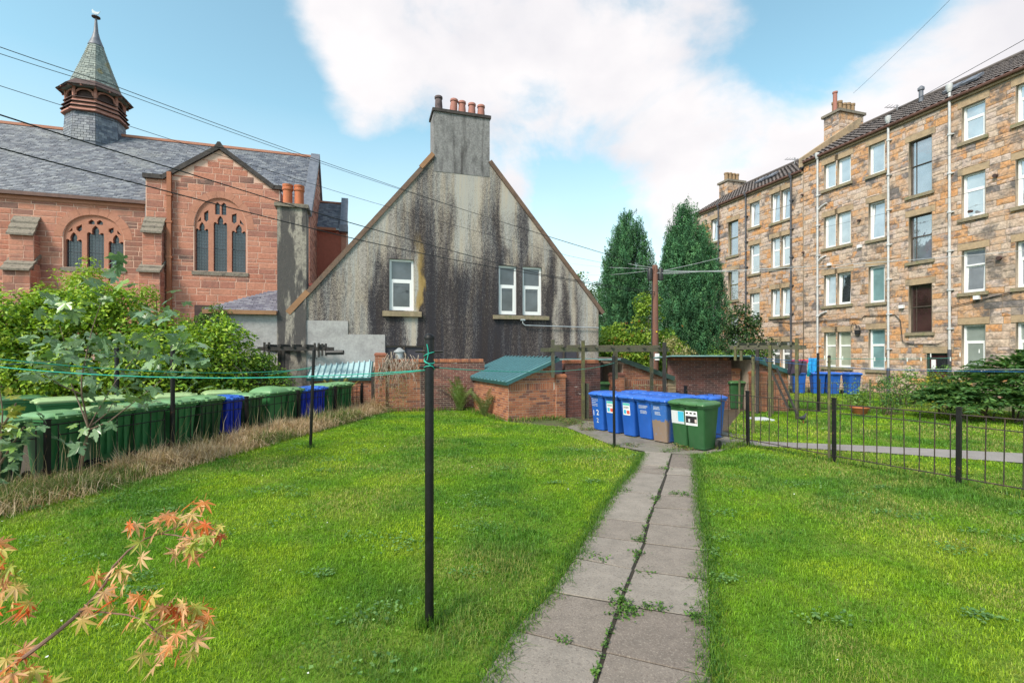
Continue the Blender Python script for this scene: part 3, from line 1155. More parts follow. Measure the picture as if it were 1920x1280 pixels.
# ------------------------------------------------------------------ roughcast house with the stained gable
def roughcast_mat():
    m = bpy.data.materials.new('stained_roughcast')
    m.use_nodes = True
    nt = m.node_tree
    p = nt.nodes['Principled BSDF']
    p.inputs['Roughness'].default_value = .95
    p.inputs['Specular IOR Level'].default_value = .15
    tc = nt.nodes.new('ShaderNodeTexCoord')
    sx = nt.nodes.new('ShaderNodeSeparateXYZ')
    nt.links.new(tc.outputs['Object'], sx.inputs[0])
    wob = maprange(nt, nz(nt, 1.0, 5, .6, tc.outputs['Object'], (1.6, 1.6, .35)), .3, .7, -.22, .22)
    xw = fmath(nt, 'ADD', sx.outputs['X'], wob)
    xn = maprange(nt, xw, -9.0, 6.4)

    def xramp(stops):
        r = ramp_node(nt, [((x + 9.0) / 15.4, v, v, v) for x, v in stops])
        nt.links.new(xn, r.inputs[0])
        return r.outputs[0]
    lower = xramp([(-8.8, .2), (-6.6, .25), (-5.9, .42), (-5.1, .6), (-4.55, .5), (-4.1, .25), (-3.7, .42), (-3.35, .92), (-2.7, 1), (-2.25, .8), (-2.05, .2), (-1.75, .15),
                   (-1.6, .97), (-.8, .93), (0, .96), (.25, .74), (.6, .95), (2, 1), (3.3, .93), (3.9, .86), (4.15, .3), (4.5, .9), (4.8, .25), (5.15, .7), (5.5, .2), (6.1, .35)])
    upper = xramp([(-8.8, .3), (-4.2, .42), (-3.2, .25), (-2.5, .3), (-2.1, .6), (-1.75, .9), (-1.2, .86), (-.8, .55), (-.55, .75), (-.2, .3), (.2, .2), (.45, .42), (.7, .35),
                   (.95, .72), (1.6, .78), (1.85, .25), (2.3, .35), (2.5, .85), (2.85, .75), (3.0, .25), (3.6, .3), (4.4, .45), (5.0, .3)])
    zf = maprange(nt, fmath(nt, 'ADD', sx.outputs['Z'], fmath(nt, 'MULTIPLY', wob, 5.0)), 4.6, 6.6, 0, 1, True)
    d = mixc(nt, zf, lower, upper)
    dv = nt.nodes.new('ShaderNodeSeparateColor')
    nt.links.new(d, dv.inputs[0])
    top = maprange(nt, sx.outputs['Z'], 7.2, 8.6, 0, .28, True)
    streak = maprange(nt, nz(nt, 1.0, 7, .62, tc.outputs['Object'], (2.2, 2.2, .22)), .28, .72, -.26, .26)
    fine = maprange(nt, nz(nt, 9.0, 6, .7, tc.outputs['Object']), .3, .7, -.2, .2)
    grit = maprange(nt, nz(nt, 24.0, 4, .8, tc.outputs['Object']), .34, .66, -.34, .34)
    f = fmath(nt, 'ADD', fmath(nt, 'SUBTRACT', dv.outputs[0], top), streak)
    f = fmath(nt, 'ADD', f, fmath(nt, 'ADD', fine, grit))
    f = maprange(nt, f, .12, .96)
    r = ramp_node(nt, [(0, .43, .41, .37), (.22, .335, .315, .285), (.45, .235, .218, .20), (.68, .115, .106, .108), (.85, .07, .064, .068), (1, .04, .037, .042)])
    nt.links.new(f, r.inputs[0])
    c = r.outputs[0]
    band = maprange(nt, nz(nt, 1.0, 4, .6, tc.outputs['Object'], (1.7, 1.7, .12)), .35, .65)
    tn = ramp_node(nt, [(0, 1.0, .97, .98), (.35, 1.06, .98, .90), (.6, .92, .95, 1.0), (1, 1.05, .96, .88)])
    nt.links.new(band, tn.inputs[0])
    c = mixc(nt, 1.0, c, tn.outputs[0], 'MULTIPLY')
    # rust-yellow run beside the left window
    a = maprange(nt, fmath(nt, 'ABSOLUTE', fmath(nt, 'ADD', xw, 1.72)), .16, .05, 0, 1, True)
    zz = fmath(nt, 'MULTIPLY', maprange(nt, sx.outputs['Z'], 3.6, 3.9, 0, 1), maprange(nt, sx.outputs['Z'], 6.9, 5.2, 0, 1))
    yf = fmath(nt, 'MULTIPLY', fmath(nt, 'MULTIPLY', a, zz), .8)
    c = mixc(nt, yf, c, (.36, .24, .075))
    nt.links.new(c, p.inputs['Base Color'])
    b = nt.nodes.new('ShaderNodeBump')
    b.inputs['Distance'].default_value = .016
    nt.links.new(nz(nt, 26, 5, .7, tc.outputs['Object']), b.inputs['Height'])
    nt.links.new(b.outputs[0], p.inputs['Normal'])
    return m


M['roughcast'] = roughcast_mat()
M['roughcast_stack'] = mat('grey_cement_render', [(.13, .128, .13), (.235, .23, .23), (.085, .082, .084)], scale=1.5, sc3=(1.6, 1.6, .7), var=.4, vscale=16, rough=.95, bump=.014, bscale=24,
                           stain=[((.05, .045, .045), (3.2, 3.2, .28), .55, .7, .75)])
M['roughcast_chim'] = mat('streaked_roughcast_stack', [(.36, .325, .275), (.27, .245, .21)], scale=1.5, sc3=(2.4, 2.4, .5), var=.3, vscale=16, rough=.95, bump=.016, bscale=26,
                          stain=[((.06, .056, .058), (2.2, 2.2, .45), .485, .565, .92), ((.10, .09, .085), (9, 9, 6), .48, .62, .6)])
M['cement'] = mat('pale_cement_render', [(.33, .32, .32), (.40, .39, .385), (.27, .26, .26)], scale=1.2, var=.2, vscale=12, rough=.95, bump=.012, bscale=22,
                  stain=[((.12, .11, .105), (2.2, 2.2, .35), .57, .72, .6)])

ho = thing('gable_house', 'roughcast house with a steep soot-streaked gable and five chimney pots', 'house', (HO.o[0], HO.o[1], 0), HO.a)


def ho_top(x):
    return 3.84 + (x + 6.06) * 1.21 if x < 0 else 4.01 + (6.1 - x) * 1.18


outl = [(-6.06, -.3), (6.1, -.3), (6.1, 4.01), (1.15, 9.85), (-1.14, 9.79), (-6.06, 3.84)]
wn_l = (-2.84, -1.91, 3.70, 5.69)
wn_r1 = (1.54, 2.32, 3.64, 5.67)
wn_r2 = (2.58, 3.44, 3.64, 5.67)
low_l = (HO.x(718), HO.x(796), 1.0, HO.z(755, 648))
low_r = (HO.x(1030), HO.x(1085), 1.0, HO.z(1060, 650))
rect = lambda q: [(q[0], q[2]), (q[1], q[2]), (q[1], q[3]), (q[0], q[3])]
plate('gable_wall', outl, [rect(q) for q in (wn_l, wn_r1, wn_r2, low_l, low_r)], .3, M['roughcast'], ho, y=.3)
b = MB()
b.box(-6.05, -5.75, .3, 10, -.3, 3.7)
b.box(5.79, 6.09, .3, 10, -.3, 3.9)
b.box(-6.05, 6.09, 10, 10.3, -.3, 3.7)
b.build('side_wall', M['roughcast_chim'], ho)
# roof planes behind the gable
for sgn, xe, ze, xr, zr in ((-1, -6.25, 3.66, 0.0, 11.15), (1, 6.3, 3.8, 0.02, 11.15)):
    q = Vector((xr - xe, 0, zr - ze))
    ln = q.length
    q.normalize()
    slates(ho, 'roof_slates', M['slate_purple'], (xe, .16, ze), (0, 1, 0), tuple(q), 10.0, ln - .0, seed=5 + sgn)
    b = MB()
    b.quad((xe, .1, ze - .03), (xe, 10.2, ze - .03), (xr, 10.2, zr - .03), (xr, .1, zr - .03))
    b.build('roof', M['lead'], ho)
# bargeboards
for pts in (((-6.28, 3.62), (-1.15, 9.86)), ((6.32, 3.80), (1.16, 9.90))):
    b = MB()
    (xa, za), (xb, zb) = pts
    b.bar((xa, .06, za), (xb, .06, zb), .24, .17, (0, 0, 1))
    b.build('bargeboard', M['barge'], ho)
b = MB()
b.bar((-6.42, -.05, 3.50), (-5.75, -.05, 4.30), .06, .2, (0, 0, 1))
b.build('bargeboard', M['barge_pale'], ho)
b = MB()
b.bar((-1.65, -.06, 9.32), (-1.16, -.06, 9.92), .05, .17, (0, 0, 1))
b.build('bargeboard', M['barge_pale'], ho)
# chimney stack
b = MB()
b.loft([[(-1.14, -.012, 9.25), (1.15, -.012, 9.25), (1.15, .95, 9.25), (-1.14, .95, 9.25)], [(-1.14, -.03, 11.62), (1.15, -.03, 11.62), (1.15, .95, 11.62), (-1.14, .95, 11.62)]])
ch1 = b.build('chimney_stack', M['roughcast_stack'], ho)
b = MB()
b.box(-1.19, 1.20, -.08, 1.0, 11.62, 11.74)
b.build('chimney_cope', M['soot_stone'], ch1)
for i, (xp, hp, mm, lean) in enumerate(((-.86, .74, 'pot_soot', -.02), (-.28, .72, 'pot_pale', .07), (.10, .68, 'pot_pale', -.01), (.50, .66, 'pot_pale', .02), (.90, .64, 'pot_pale', .0))):
    b = MB()
    b.lathe([(.16, 0), (.155, hp * .5), (.135, hp - .1), (.165, hp - .09), (.165, hp - .02), (.15, hp), (.11, hp), (.11, hp - .3)], 14)
    b.build('chimney_pot', M[mm], ch1, smooth=True, loc=(xp, .45, 11.72), rot=(0, lean, 0))
b = MB()
b.box(-.98, -.74, .3, .6, 11.72, 11.82)
# white windows
for q, pu, pl in ((wn_l, 'pane_house', 'pane_house'), (wn_r1, 'pane_house', 'pane_house'), (wn_r2, 'pane_house', 'pane_house')):
    window(ho, q[0], q[1], q[2], q[3], .09, M['upvc'], M[pu], M[pl], split=.41, fw=.085)
b = MB()
b.box(2.325, 2.575, .02, .12, 3.66, 5.65)
b.build('mullion', M['barge'], ho)
b = MB()
b.box(-3.1, -1.62, -.13, .12, 3.46, 3.66)
b.build('window_sill', M['sill_stone'], ho)
b = MB()
b.box(1.29, 3.73, -.13, .12, 3.44, 3.60)
b.build('window_sill', M['ten_sill'], ho)
for q in (low_l, low_r):
    b = MB()
    ring(b, q[0], q[1], q[2], q[3], .05, .02, .12)
    b.box((q[0] + q[1]) / 2 - .03, (q[0] + q[1]) / 2 + .03, .02, .12, q[2], q[3])
    o = b.build('window', M['sash_brown'], ho)
    b = MB()
    b.box(q[0] + .04, q[1] - .04, .08, .12, q[2] + .04, q[3] - .04)
    b.build('pane', M['board_dark'], o)
# white pipe below the right window
b = MB()
zp = 3.2
b.tube([(2.55, -.1, 3.55), (2.55, -.1, zp + .08), (2.65, -.1, zp), (6.05, -.1, zp - .05)], .022, 8)
b.tube([(2.45, -.1, 3.42), (2.65, -.1, 3.42)], .045, 8)
b.build('waste_pipe', M['metal_grey'], ho, smooth=True)
# left wing: stack with two pots, hipped slate roof and the long cement wall
b = MB()
b.box(-6.77, -5.80, -.06, .8, -.3, 7.34)
ch2 = b.build('wing_chimney_stack', M['roughcast_chim'], ho)
b = MB()
b.box(-6.86, -5.72, -.14, .88, 7.34, 7.47)
b.build('chimney_cope', M['lichen_stone'], ch2)
for xp in (-6.47, -6.08):
    b = MB()
    b.lathe([(.165, 0), (.16, .55), (.19, .58), (.19, .66), (.165, .68), (.185, .72), (.185, .78), (.14, .78), (.13, .4)], 16)
    b.build('chimney_pot', M['terracotta'], ch2, smooth=True, loc=(xp, .3, 7.47))
b = MB()
b.box(-8.9, -6.0, -.02, .3, -.3, 3.5)
b.build('wing_wall', M['cement'], ho)
b = MB()
b.box(-6.0, -4.35, -.03, -.005, 0, 3.25)
b.box(-4.35, -3.0, -.03, -.005, 0, 2.75)
b.build('render_patch', M['cement'], ho)
rx0 = HO.x(385)
zr = HO.z(470, 531, 2.4)
rv = Vector((0, 2.5, zr - 3.55))
rl = rv.length
slates(ho, 'wing_roof_slates', M['slate_purple'], (rx0, -.1, 3.56), (1, 0, 0), tuple(rv.normalized()), -6.74 - rx0, rl, w=.24, gauge=.13, seed=9,
       inside=lambda u, v: u > v * 1.0 - .1)
b = MB()
b.quad((rx0, -.09, 3.545), (-6.74, -.09, 3.545), (-6.74, 2.4, zr - .01), (rx0 + 2.6, 2.4, zr - .01))
b.quad((rx0, -.09, 3.545), (rx0 + 2.6, 2.4, zr - .01), (rx0 + 2.6, 2.45, zr - .01), (rx0, 5.0, 3.5))
b.build('wing_roof', M['lead'], ho)
b = MB()
b.bar((rx0 + 2.5, 2.4, zr + .03), (-5.6, 2.4, zr + .03), .18, .1)
b.build('roof_ridge', mat('red_ridge_tile', (.25, .055, .045), var=.2), ho)
b = MB()
b.box(rx0 - .05, -6.78, -.2, -.06, 3.42, 3.56)
b.build('gutter', M['barge_pale'], ho)
b = MB()
b.box(rx0 + .1, rx0 + .4, .3, 9.0, -.3, 3.4)
b.build('wing_side_wall', M['cement'], ho)

# ------------------------------------------------------------------ red sandstone church
ch = thing('sandstone_church', 'red sandstone church with slate roof, traceried windows and a small louvred spire', 'church', (CH.o[0], CH.o[1], 0), CH.a)
NY = .4           # the nave wall stands back of the transept gable


def arch(x0, x1, zs, za, n=7, z0=None):
    """pointed arch outline: feet, springing zs, apex za"""
    xm = (x0 + x1) / 2
    w = (x1 - x0) / 2
    h = za - zs
    pts = []
    for i in range(n + 1):
        t = i / n
        pts.append((x0 + w * (1 - math.cos(t * PI / 2)) * .92 + w * .08 * t, zs + h * math.sin(t * PI / 2) ** .9))
    right = [(2 * xm - x, z) for x, z in reversed(pts[:-1])]
    L = pts + right
    if z0 is not None:
        L = [(x0, z0)] + L + [(x1, z0)]
    return L


def cusped(x0, x1, z0, zs, za):
    """a light with a cusped head"""
    w = x1 - x0
    xm = (x0 + x1) / 2
    h = za - zs
    L = [(x0, z0), (x0, zs - h * .1), (x0 + w * .03, zs + h * .08), (x0 + w * .12, zs + h * .16), (x0 + w * .22, zs + h * .06), (x0 + w * .24, zs - h * .04), (x0 + w * .31, zs + h * .02),
         (x0 + w * .28, zs + h * .34), (x0 + w * .32, zs + h * .62), (x0 + w * .40, zs + h * .82), (xm, za)]
    return L + [(2 * xm - x, z) for x, z in reversed(L[:-1])]


def church_window(wx, lights, sill, spring, apex, y, mid_drop=0.0):
    """stone traceried window of three lights set in a wall whose face lies at y"""
    x0, x1 = wx
    holes = []
    for i, (a, c) in enumerate(lights):
        top = spring + (.35 if i == 1 else -.02)
        holes.append(cusped(a, c, sill, top - .17, top + .22))
    # small openings over the lights
    for i, (a, c) in enumerate(lights):
        w = c - a
        if i == 1:
            hz = spring + .62
            for xa in (a + .06, (a + c) / 2 + .05):
                zt = apex - .2
                if zt - hz > .2:
                    holes.append([(xa, hz), (xa + w * .36, hz), (xa + w * .36, zt - .1), (xa + w * .18, zt), (xa, zt - .1)])
        else:
            inner = c if i == 0 else a
            s = -1 if i == 0 else 1
            zt = spring + (apex - spring) * .56
            hz = spring + .22
            xa, xb = sorted((inner, inner + s * w * .34))
            holes.append([(xa, hz + .1), (xa + (xb - xa) * .5, hz), (xb, hz + .1), (xb, zt - (.06 if i == 2 else .14)), (xa, zt - (.14 if i == 2 else .06))] if i == 2 else
                         [(xa, hz + .1), (xa + (xb - xa) * .5, hz), (xb, hz + .1), (xb, zt), (xa, zt - .14)])
            outer = a if i == 0 else c
            holes.append([(outer - s * .07, spring + .16), (outer - s * w * .42, spring + .26), (outer - s * w * .42, spring + .26 + (apex - spring) * .14)])
    holes = [h if sum(h[k][0] * h[(k + 1) % len(h)][1] - h[(k + 1) % len(h)][0] * h[k][1] for k in range(len(h))) > 0 else h[::-1] for h in holes]
    outer = arch(x0 - .02, x1 + .02, spring, apex, 8, z0=sill - .02)
    tr = plate('tracery_window', outer, holes, .16, M['red_dress'], ch, y=y + .22)
    b = MB()
    b.box(x0, x1, y + .2, y + .215, sill, apex)
    b.build('pane', M['leaded'], tr)
    b = MB()
    for (a, c) in lights:
        k = 5
        for j in range(1, k):
            x = a + (c - a) * j / k
            b.box(x - .008, x + .008, y + .188, y + .2, sill, apex - .3)
        z = sill + .14
        while z < apex - .4:
            b.box(a, c, y + .186, y + .2, z - .007, z + .007)
            z += .15
        b.box(a, c, y + .17, y + .2, sill + (spring - sill) * .52 - .015, sill + (spring - sill) * .52 + .015)
    b.build('lead_cames', M['lead_came'], tr)
    b = MB()
    b.box(x0 - .1, x1 + .1, y - .05, y + .14, sill - .2, sill - .02)
    b.build('window_sill', M['lichen_stone'], tr)
    # arch ring of voussoirs
    ao = arch(x0 - .36, x1 + .36, spring - .05, apex + .34, 24)
    ai = arch(x0 - .02, x1 + .02, spring - .05, apex, 24)
    n = len(ao) - 1
    cuts = [0, .13, .25, .36, .455, .545, .64, .75, .87, 1]
    for ca, cb in zip(cuts[:-1], cuts[1:]):
        ia, ib = int(round(ca * n)), int(round(cb * n))
        L = [ao[k] for k in range(ia, ib + 1)] + [ai[k] for k in range(ib, ia - 1, -1)]
        cx = sum(q[0] for q in L) / len(L)
        cz = sum(q[1] for q in L) / len(L)
        L = [(cx + (q[0] - cx) * .975, y + .1, cz + (q[1] - cz) * .975) for q in L]
        b = MB()
        b.prism(L, (0, -.116, 0))
        b.build('voussoir', M['red_dress'], ch)
    return outer


def arch_strips(x0, x1, sill, spring, apex, n=14):
    """the opening with its ring, as upright strips, so that the stones stop against it"""
    L = arch(x0 - .3, x1 + .3, spring - .05, apex + .28, 24)
    out = [(x0 - .03, x1 + .03, sill - .22, spring - .04)]
    for i in range(n):
        a = x0 - .3 + (x1 - x0 + .6) * i / n
        c = x0 - .3 + (x1 - x0 + .6) * (i + 1) / n
        zt = min(np.interp(a, [q[0] for q in L], [q[1] for q in L]), np.interp(c, [q[0] for q in L], [q[1] for q in L]))
        out.append((a, c, spring - .06, zt - .04))
    return out


nw = (-9.5, -7.24)
cx_ = lambda p: CH.x(p, NY + .06)
nw = (cx_(120), cx_(233))
nl = ((cx_(123), cx_(153.5)), (cx_(163), cx_(195)), (cx_(203.5), cx_(231.5)))
tw = (-4.34, -2.05)
tl = ((-4.30, -3.75), (-3.52, -2.93), (-2.72, -2.09))
NS, NSP, NA = 6.05, 7.50, 8.55
TS, TSP, TA = 6.08, 8.30, 9.74
no = arch(nw[0], nw[1], NSP, NA, 8, z0=NS)
to = arch(tw[0], tw[1], TSP, TA, 8, z0=TS)
# backing walls (mortar shows between the stones)
plate('nave_wall', [(-22, -.3), (-6.3, -.3), (-6.3, 9.2), (-22, 9.2)], [no], .3, M['red_mortar'], ch, y=NY + .3)
TL, TR, TX = -6.36, -.52, -3.24
tz = lambda x: 10.42 + max(0.0, (12.12 - 10.42) * (1 - abs(x - TX) / (2.36 if x < TX else 2.4)))
plate('transept_wall', [(TL, -.3), (TR, -.3), (TR, 10.42), (TX + 2.4, 10.42), (TX, 12.12), (TX - 2.36, 10.42), (TL, 10.42)], [to], .3, M['red_mortar'], ch, y=.3)
b = MB()
b.box(TL, TL + .3, .3, 1.2, -.3, 10.42)
b.box(TR - .3, TR, .3, 5.0, -.3, 10.42)
b.build('return_wall', M['red_flat'], ch)
# stones
but = [(CH.x(17, NY - .4), CH.x(64, NY - .4)), (-6.34, -5.56)]
nh = arch_strips(nw[0], nw[1], NS, NSP, NA)
rs = lay_courses(-13.2, -6.36, 2.6, 9.02, (.18, .40), (.34, 1.05), nh, seed=11)
rs = [r for r in rs if not (r[0] > but[0][0] and r[1] < but[0][1] and r[3] < 8.0)]
masonry(ch, 'stone', rs, 'ashlar', M['red_stone'], M['red_stone_many'], (.006, .014), .028, 150, (0, NY, 0), 1, many='nave_stones',
        rank=lambda r: (r[1] - r[0]) * (r[3] - r[2]) * (1 if r[2] > 5.2 else .01))
th = arch_strips(tw[0], tw[1], TS, TSP, TA)
rs = lay_courses(TL + .02, TR - .02, 2.6, 12.1, (.18, .38), (.32, .95), th, seed=12, top=tz)
masonry(ch, 'stone', rs, 'ashlar', M['red_stone'], M['red_stone_many'], (.006, .014), .028, 150, (0, 0, 0), 2, many='transept_stones',
        rank=lambda r: (r[1] - r[0]) * (r[3] - r[2]) * (1 if r[2] > 5.2 else .01))
church_window(nw, nl, NS, NSP, NA, NY)
church_window(tw, tl, TS, TSP, TA, 0)
# buttresses with weathered caps
for (xa, xb), ya, caps in ((but[0], NY, ((8.28, 7.38), (6.55, 5.75))), (but[1], 0.0, ((8.55, 7.75), (6.5, 5.85)))):
    z_hi, z_mid = caps[0][0], caps[1][0]
    for k, (zt, zb) in enumerate(caps):
        dep = .42 + .34 * k
        wid = .04 * k
        hgt = zb + .08 if k == 0 else zb + .06
        b = MB()
        b.box(xa - wid, xb + wid, ya - dep, ya + .02, (5.7 if k == 0 else 1.5), zb)
        o = b.build('buttress', M['red_mortar'], ch)
        masonry(ch, 'stone', lay_courses(xa - wid, xb + wid, 1.5 if k else 5.7, zb, (.22, .36), (.35, .6), [], seed=k + 60), 'ashlar', M['red_stone'], M['red_stone_many'], (.006, .014), .02, 10, (0, ya - dep, 0), k + 60, many='buttress_stones')
        masonry(ch, 'stone', lay_courses(0, dep, 1.5 if k else 5.7, zb, (.22, .36), (.35, .6), [], seed=k + 70), 'ashlar', M['red_stone'], M['red_stone_many'], (.006, .014), .02, 0, (xb + wid, ya - dep, PI / 2), k + 70, many='buttress_stones')
        n = 3
        for j in range(n):
            y1 = ya - .02 - (dep + .05) * j / n
            y2 = ya - .02 - (dep + .05) * (j + 1) / n
            za = zt - (zt - zb) * j / n
            zc = zt - (zt - zb) * (j + 1) / n
            b = MB()
            b.prism([(xa - wid - .04, y1, za), (xa - wid - .04, y2 - .06, zc + .02), (xa - wid - .04, y2 - .06, zc - .07), (xa - wid - .04, y1, za - .16)], (xb - xa + 2 * wid + .08, 0, 0))
            b.build('cap_stone', M['lichen_stone'], o)
# eaves course, gutter, copings
b = MB()
b.box(-22, -6.38, NY - .07, NY + .05, 9.03, 9.2)
b.build('eaves_course', M['red_dress'], ch)
b = MB()
b.box(-22, -6.28, NY - .24, NY - .02, 9.2, 9.36)
b.build('gutter', M['gutter_brown'], ch)
for pa, pb in (((TL - .1, 10.50), (TX - 2.42, 10.50)), ((TX - 2.46, 10.46), (TX, 12.27)), ((TX + 2.5, 10.46), (TX, 12.27)), ((TX + 2.42, 10.50), (TR + .1, 10.50))):
    b = MB()
    b.bar((pa[0], .1, pa[1]), (pb[0], .1, pb[1]), .46, .2)
    b.build('coping_stone', M['soot_stone'], ch)
b = MB()
b.prism([(TX - .22, -.15, 12.2), (TX + .22, -.15, 12.2), (TX + .06, -.15, 12.48), (TX - .06, -.15, 12.48)], (0, .5, 0))
b.build('apex_stone', M['soot_stone'], ch)
# rainwater pipes
b = MB()
xp = CH.x(317, -.15)
b.box(xp - .09, xp + .09, -.2, -.06, 2.5, 10.75)
for z in (9.6, 8.3, 6.6, 5.0):
    b.box(xp - .13, xp + .13, -.22, -.05, z, z + .1)
b.build('downpipe', M['pipe_orange'], ch)
b = MB()
b.tube([(-6.42, NY - .14, 9.2), (-6.42, NY - .14, 8.2), (-6.5, NY - .1, 8.0), (-6.5, NY - .1, 3)], .06, 8)
b.build('downpipe', M['lead'], ch, smooth=True)
# nave roof
RY, RZ = 5.4, 14.28
EX = .85
ry, rz = RY - (NY - .2), RZ - 9.3
rl = math.hypot(ry, rz)
rv = (0, ry / rl, rz / rl)
slates(ch, 'nave_roof_slates', M['slate'], (-15.5, NY - .2, 9.3), (1, 0, 0), rv, 15.5 + EX - .3, rl, w=.26, gauge=.15, seed=21,
       inside=lambda u, v: ~((u - 15.5 > TL + .0) & (u - 15.5 < TR - .0) & (9.3 + v * rz / rl < 10.3)))
b = MB()
b.quad((-22, NY - .2, 9.27), (EX, NY - .2, 9.27), (EX, RY, RZ - .03), (-22, RY, RZ - .03))
b.quad((-22, RY, RZ - .03), (EX, RY, RZ - .03), (EX, 2 * RY, 9.2), (-22, 2 * RY, 9.2))
b.build('nave_roof', M['lead'], ch)
# transept roof running back into the nave roof
b = MB()
b.quad((TX - 2.45, .2, 10.4), (TX, .2, 12.15), (TX, 3.6, 12.15), (TX - 2.45, 2.0, 10.4))
b.quad((TX, .2, 12.15), (TX + 2.45, .2, 10.4), (TX + 2.45, 2.0, 10.4), (TX, 3.6, 12.15))
b.build('transept_roof', M['slate'], ch)
b = MB()
b.bar((-22, RY, RZ + .02), (EX, RY, RZ + .02), .26, .14)
b.build('roof_ridge', M['red_dress'], ch)
# end gable of the nave, and its skew
b = MB()
b.prism([(EX, NY, -.3), (EX, NY, 9.25), (EX, RY, 14.2), (EX, 2 * RY - NY, 9.25), (EX, 2 * RY - NY, -.3)], (-.3, 0, 0))
b.build('end_gable', M['red_dress'], ch)
gs = lay_courses(NY, 2 * RY - NY, 3.5, 14.1, (.2, .34), (.4, .9), [], seed=31, top=lambda y: 9.25 + (14.2 - 9.25) * (1 - abs(y - RY) / (RY - NY)))
masonry(ch, 'stone', gs, 'ashlar', M['red_stone'], M['red_stone_many'], (.02, .05), .02, 0, (EX, 0, PI / 2), 3, many='end_gable_stones')
b = MB()
b.bar((EX - .12, NY - .25, 9.3), (EX - .12, RY + .05, 14.42), .5, .26)
b.bar((EX - .12, RY - .05, 14.42), (EX - .12, 2 * RY - NY + .25, 9.3), .5, .26)
b.build('skew_stones', M['lead'], ch)
# vestry wing to the right
vy = 4.5
vx0, vx1 = CH.x(572, vy), CH.x(640, vy)
vze = CH.z(600, 428, vy)
vzr = CH.z(600, 379, vy + 2.0)
b = MB()
b.box(vx0 - 1.5, vx1, vy, vy + 4, -.3, vze)
b.build('vestry_wall', M['red_flat'], ch)
vv = Vector((0, 2.2, vzr - vze))
slates(ch, 'vestry_roof_slates', M['slate'], (vx0 - .6, vy - .15, vze), (1, 0, 0), tuple(vv.normalized()), vx1 - vx0 + .5, vv.length, seed=23, w=.26)
b = MB()
b.quad((vx0 - 1, vy - .14, vze - .02), (vx1, vy - .14, vze - .02), (vx1, vy + 2.05, vzr - .02), (vx0 - 1, vy + 2.05, vzr - .02))
b.build('vestry_roof', M['lead'], ch)
b = MB()
b.bar((vx0 - .3, vy + 2.05, vzr + .04), (vx1, vy + 2.05, vzr + .04), .2, .1)
b.build('roof_ridge', M['red_dress'], ch)
b = MB()
b.box(vx0 - .6, vx1 - .3, vy - .28, vy - .1, vze - .14, vze + .02)
b.build('gutter', M['pipe_orange'], ch)
b = MB()
b.prism([(vx1, vy - .1, -.3), (vx1, vy - .1, vze), (vx1, vy + 2.05, vzr), (vx1, vy + 4.2, vze), (vx1, vy + 4.2, -.3)], (.3, 0, 0))
b.build('vestry_gable', M['red_dress'], ch)
b = MB()
b.bar((vx1 + .14, vy - .3, vze + .1), (vx1 + .14, vy + 2.1, vzr + .32), .42, .26)
b.box(vx1 - .12, vx1 + .4, vy - .45, vy + .1, vze - .2, vze + .22)
b.build('skew_stones', M['lead'], ch)
b = MB()
xw_ = CH.x(577, vy - .2)
b.tube([(xw_ + .25, vy + .9, vzr), (xw_ + .05, vy - .15, vze), (xw_, vy - .15, vze - .2), (xw_, vy - .15, 2)], .06, 8)
b.build('downpipe', M['pipe_white'], ch, smooth=True)
# lower arched doorway glimpsed beside the wing roof
b = MB()
b.box(CH.x(365), CH.x(400), -.04, .03, 2.5, CH.z(380, 572))
b.build('doorway', M['dark_wood'], ch)

# spirelet on the ridge
SX = -10.67
sp = MB()
oct_ = lambda r, z, k=8: [(r * math.cos(2 * PI * i / k + PI / 8), r * math.sin(2 * PI * i / k + PI / 8), z) for i in range(k)]
sp.loft([oct_(1.36, 13.0), oct_(1.34, 14.0), oct_(1.28, 14.9)])
base = sp.build('spirelet', M['lead'], ch, loc=(SX, RY, 0))


def oct_slates(part, prof, m, w, seed):
    """slates hung on the faces of the octagon; prof = [(r, z)]"""
    rg = random.Random(seed)
    b = MB()
    for (r0, z0), (r1, z1) in zip(prof[:-1], prof[1:]):
        ln = math.hypot(r1 - r0, z1 - z0)
        n = max(1, int(round(ln / .15)))
        for i in range(n):
            ta, tb = i / n, min(1.0, (i + 1.12) / n)
            ra, rb = r0 + (r1 - r0) * ta + .02, r0 + (r1 - r0) * tb + .004
            za, zb = z0 + (z1 - z0) * ta, z0 + (z1 - z0) * tb
            for k in range(8):
                q0, q1 = 2 * PI * k / 8 + PI / 8, 2 * PI * (k + 1) / 8 + PI / 8
                A0, A1 = Vector((ra * math.cos(q0), ra * math.sin(q0), za)), Vector((ra * math.cos(q1), ra * math.sin(q1), za))
                B0, B1 = Vector((rb * math.cos(q0), rb * math.sin(q0), zb)), Vector((rb * math.cos(q1), rb * math.sin(q1), zb))
                nn = max(1, int(round((A1 - A0).length / w)))
                off = .5 if i % 2 else 0
                cuts = sorted({0.0, 1.0} | {min(1, max(0, (j + off) / nn)) for j in range(nn + 1)})
                for ca, cb in zip(cuts[:-1], cuts[1:]):
                    e = .01 / max(.2, (A1 - A0).length)
                    dz = rg.uniform(-.012, .012)
                    pa, pb = A0.lerp(A1, ca + e), A0.lerp(A1, cb - e)
                    qa, qb = B0.lerp(B1, ca + e), B0.lerp(B1, cb - e)
                    out = (pa + pb).normalized() * rg.uniform(0, .012)
                    out.z = dz
                    b.quad(pa + out, pb + out, qb, qa)
    o = b.build(part, m, base)
    o['kind'] = 'stuff'


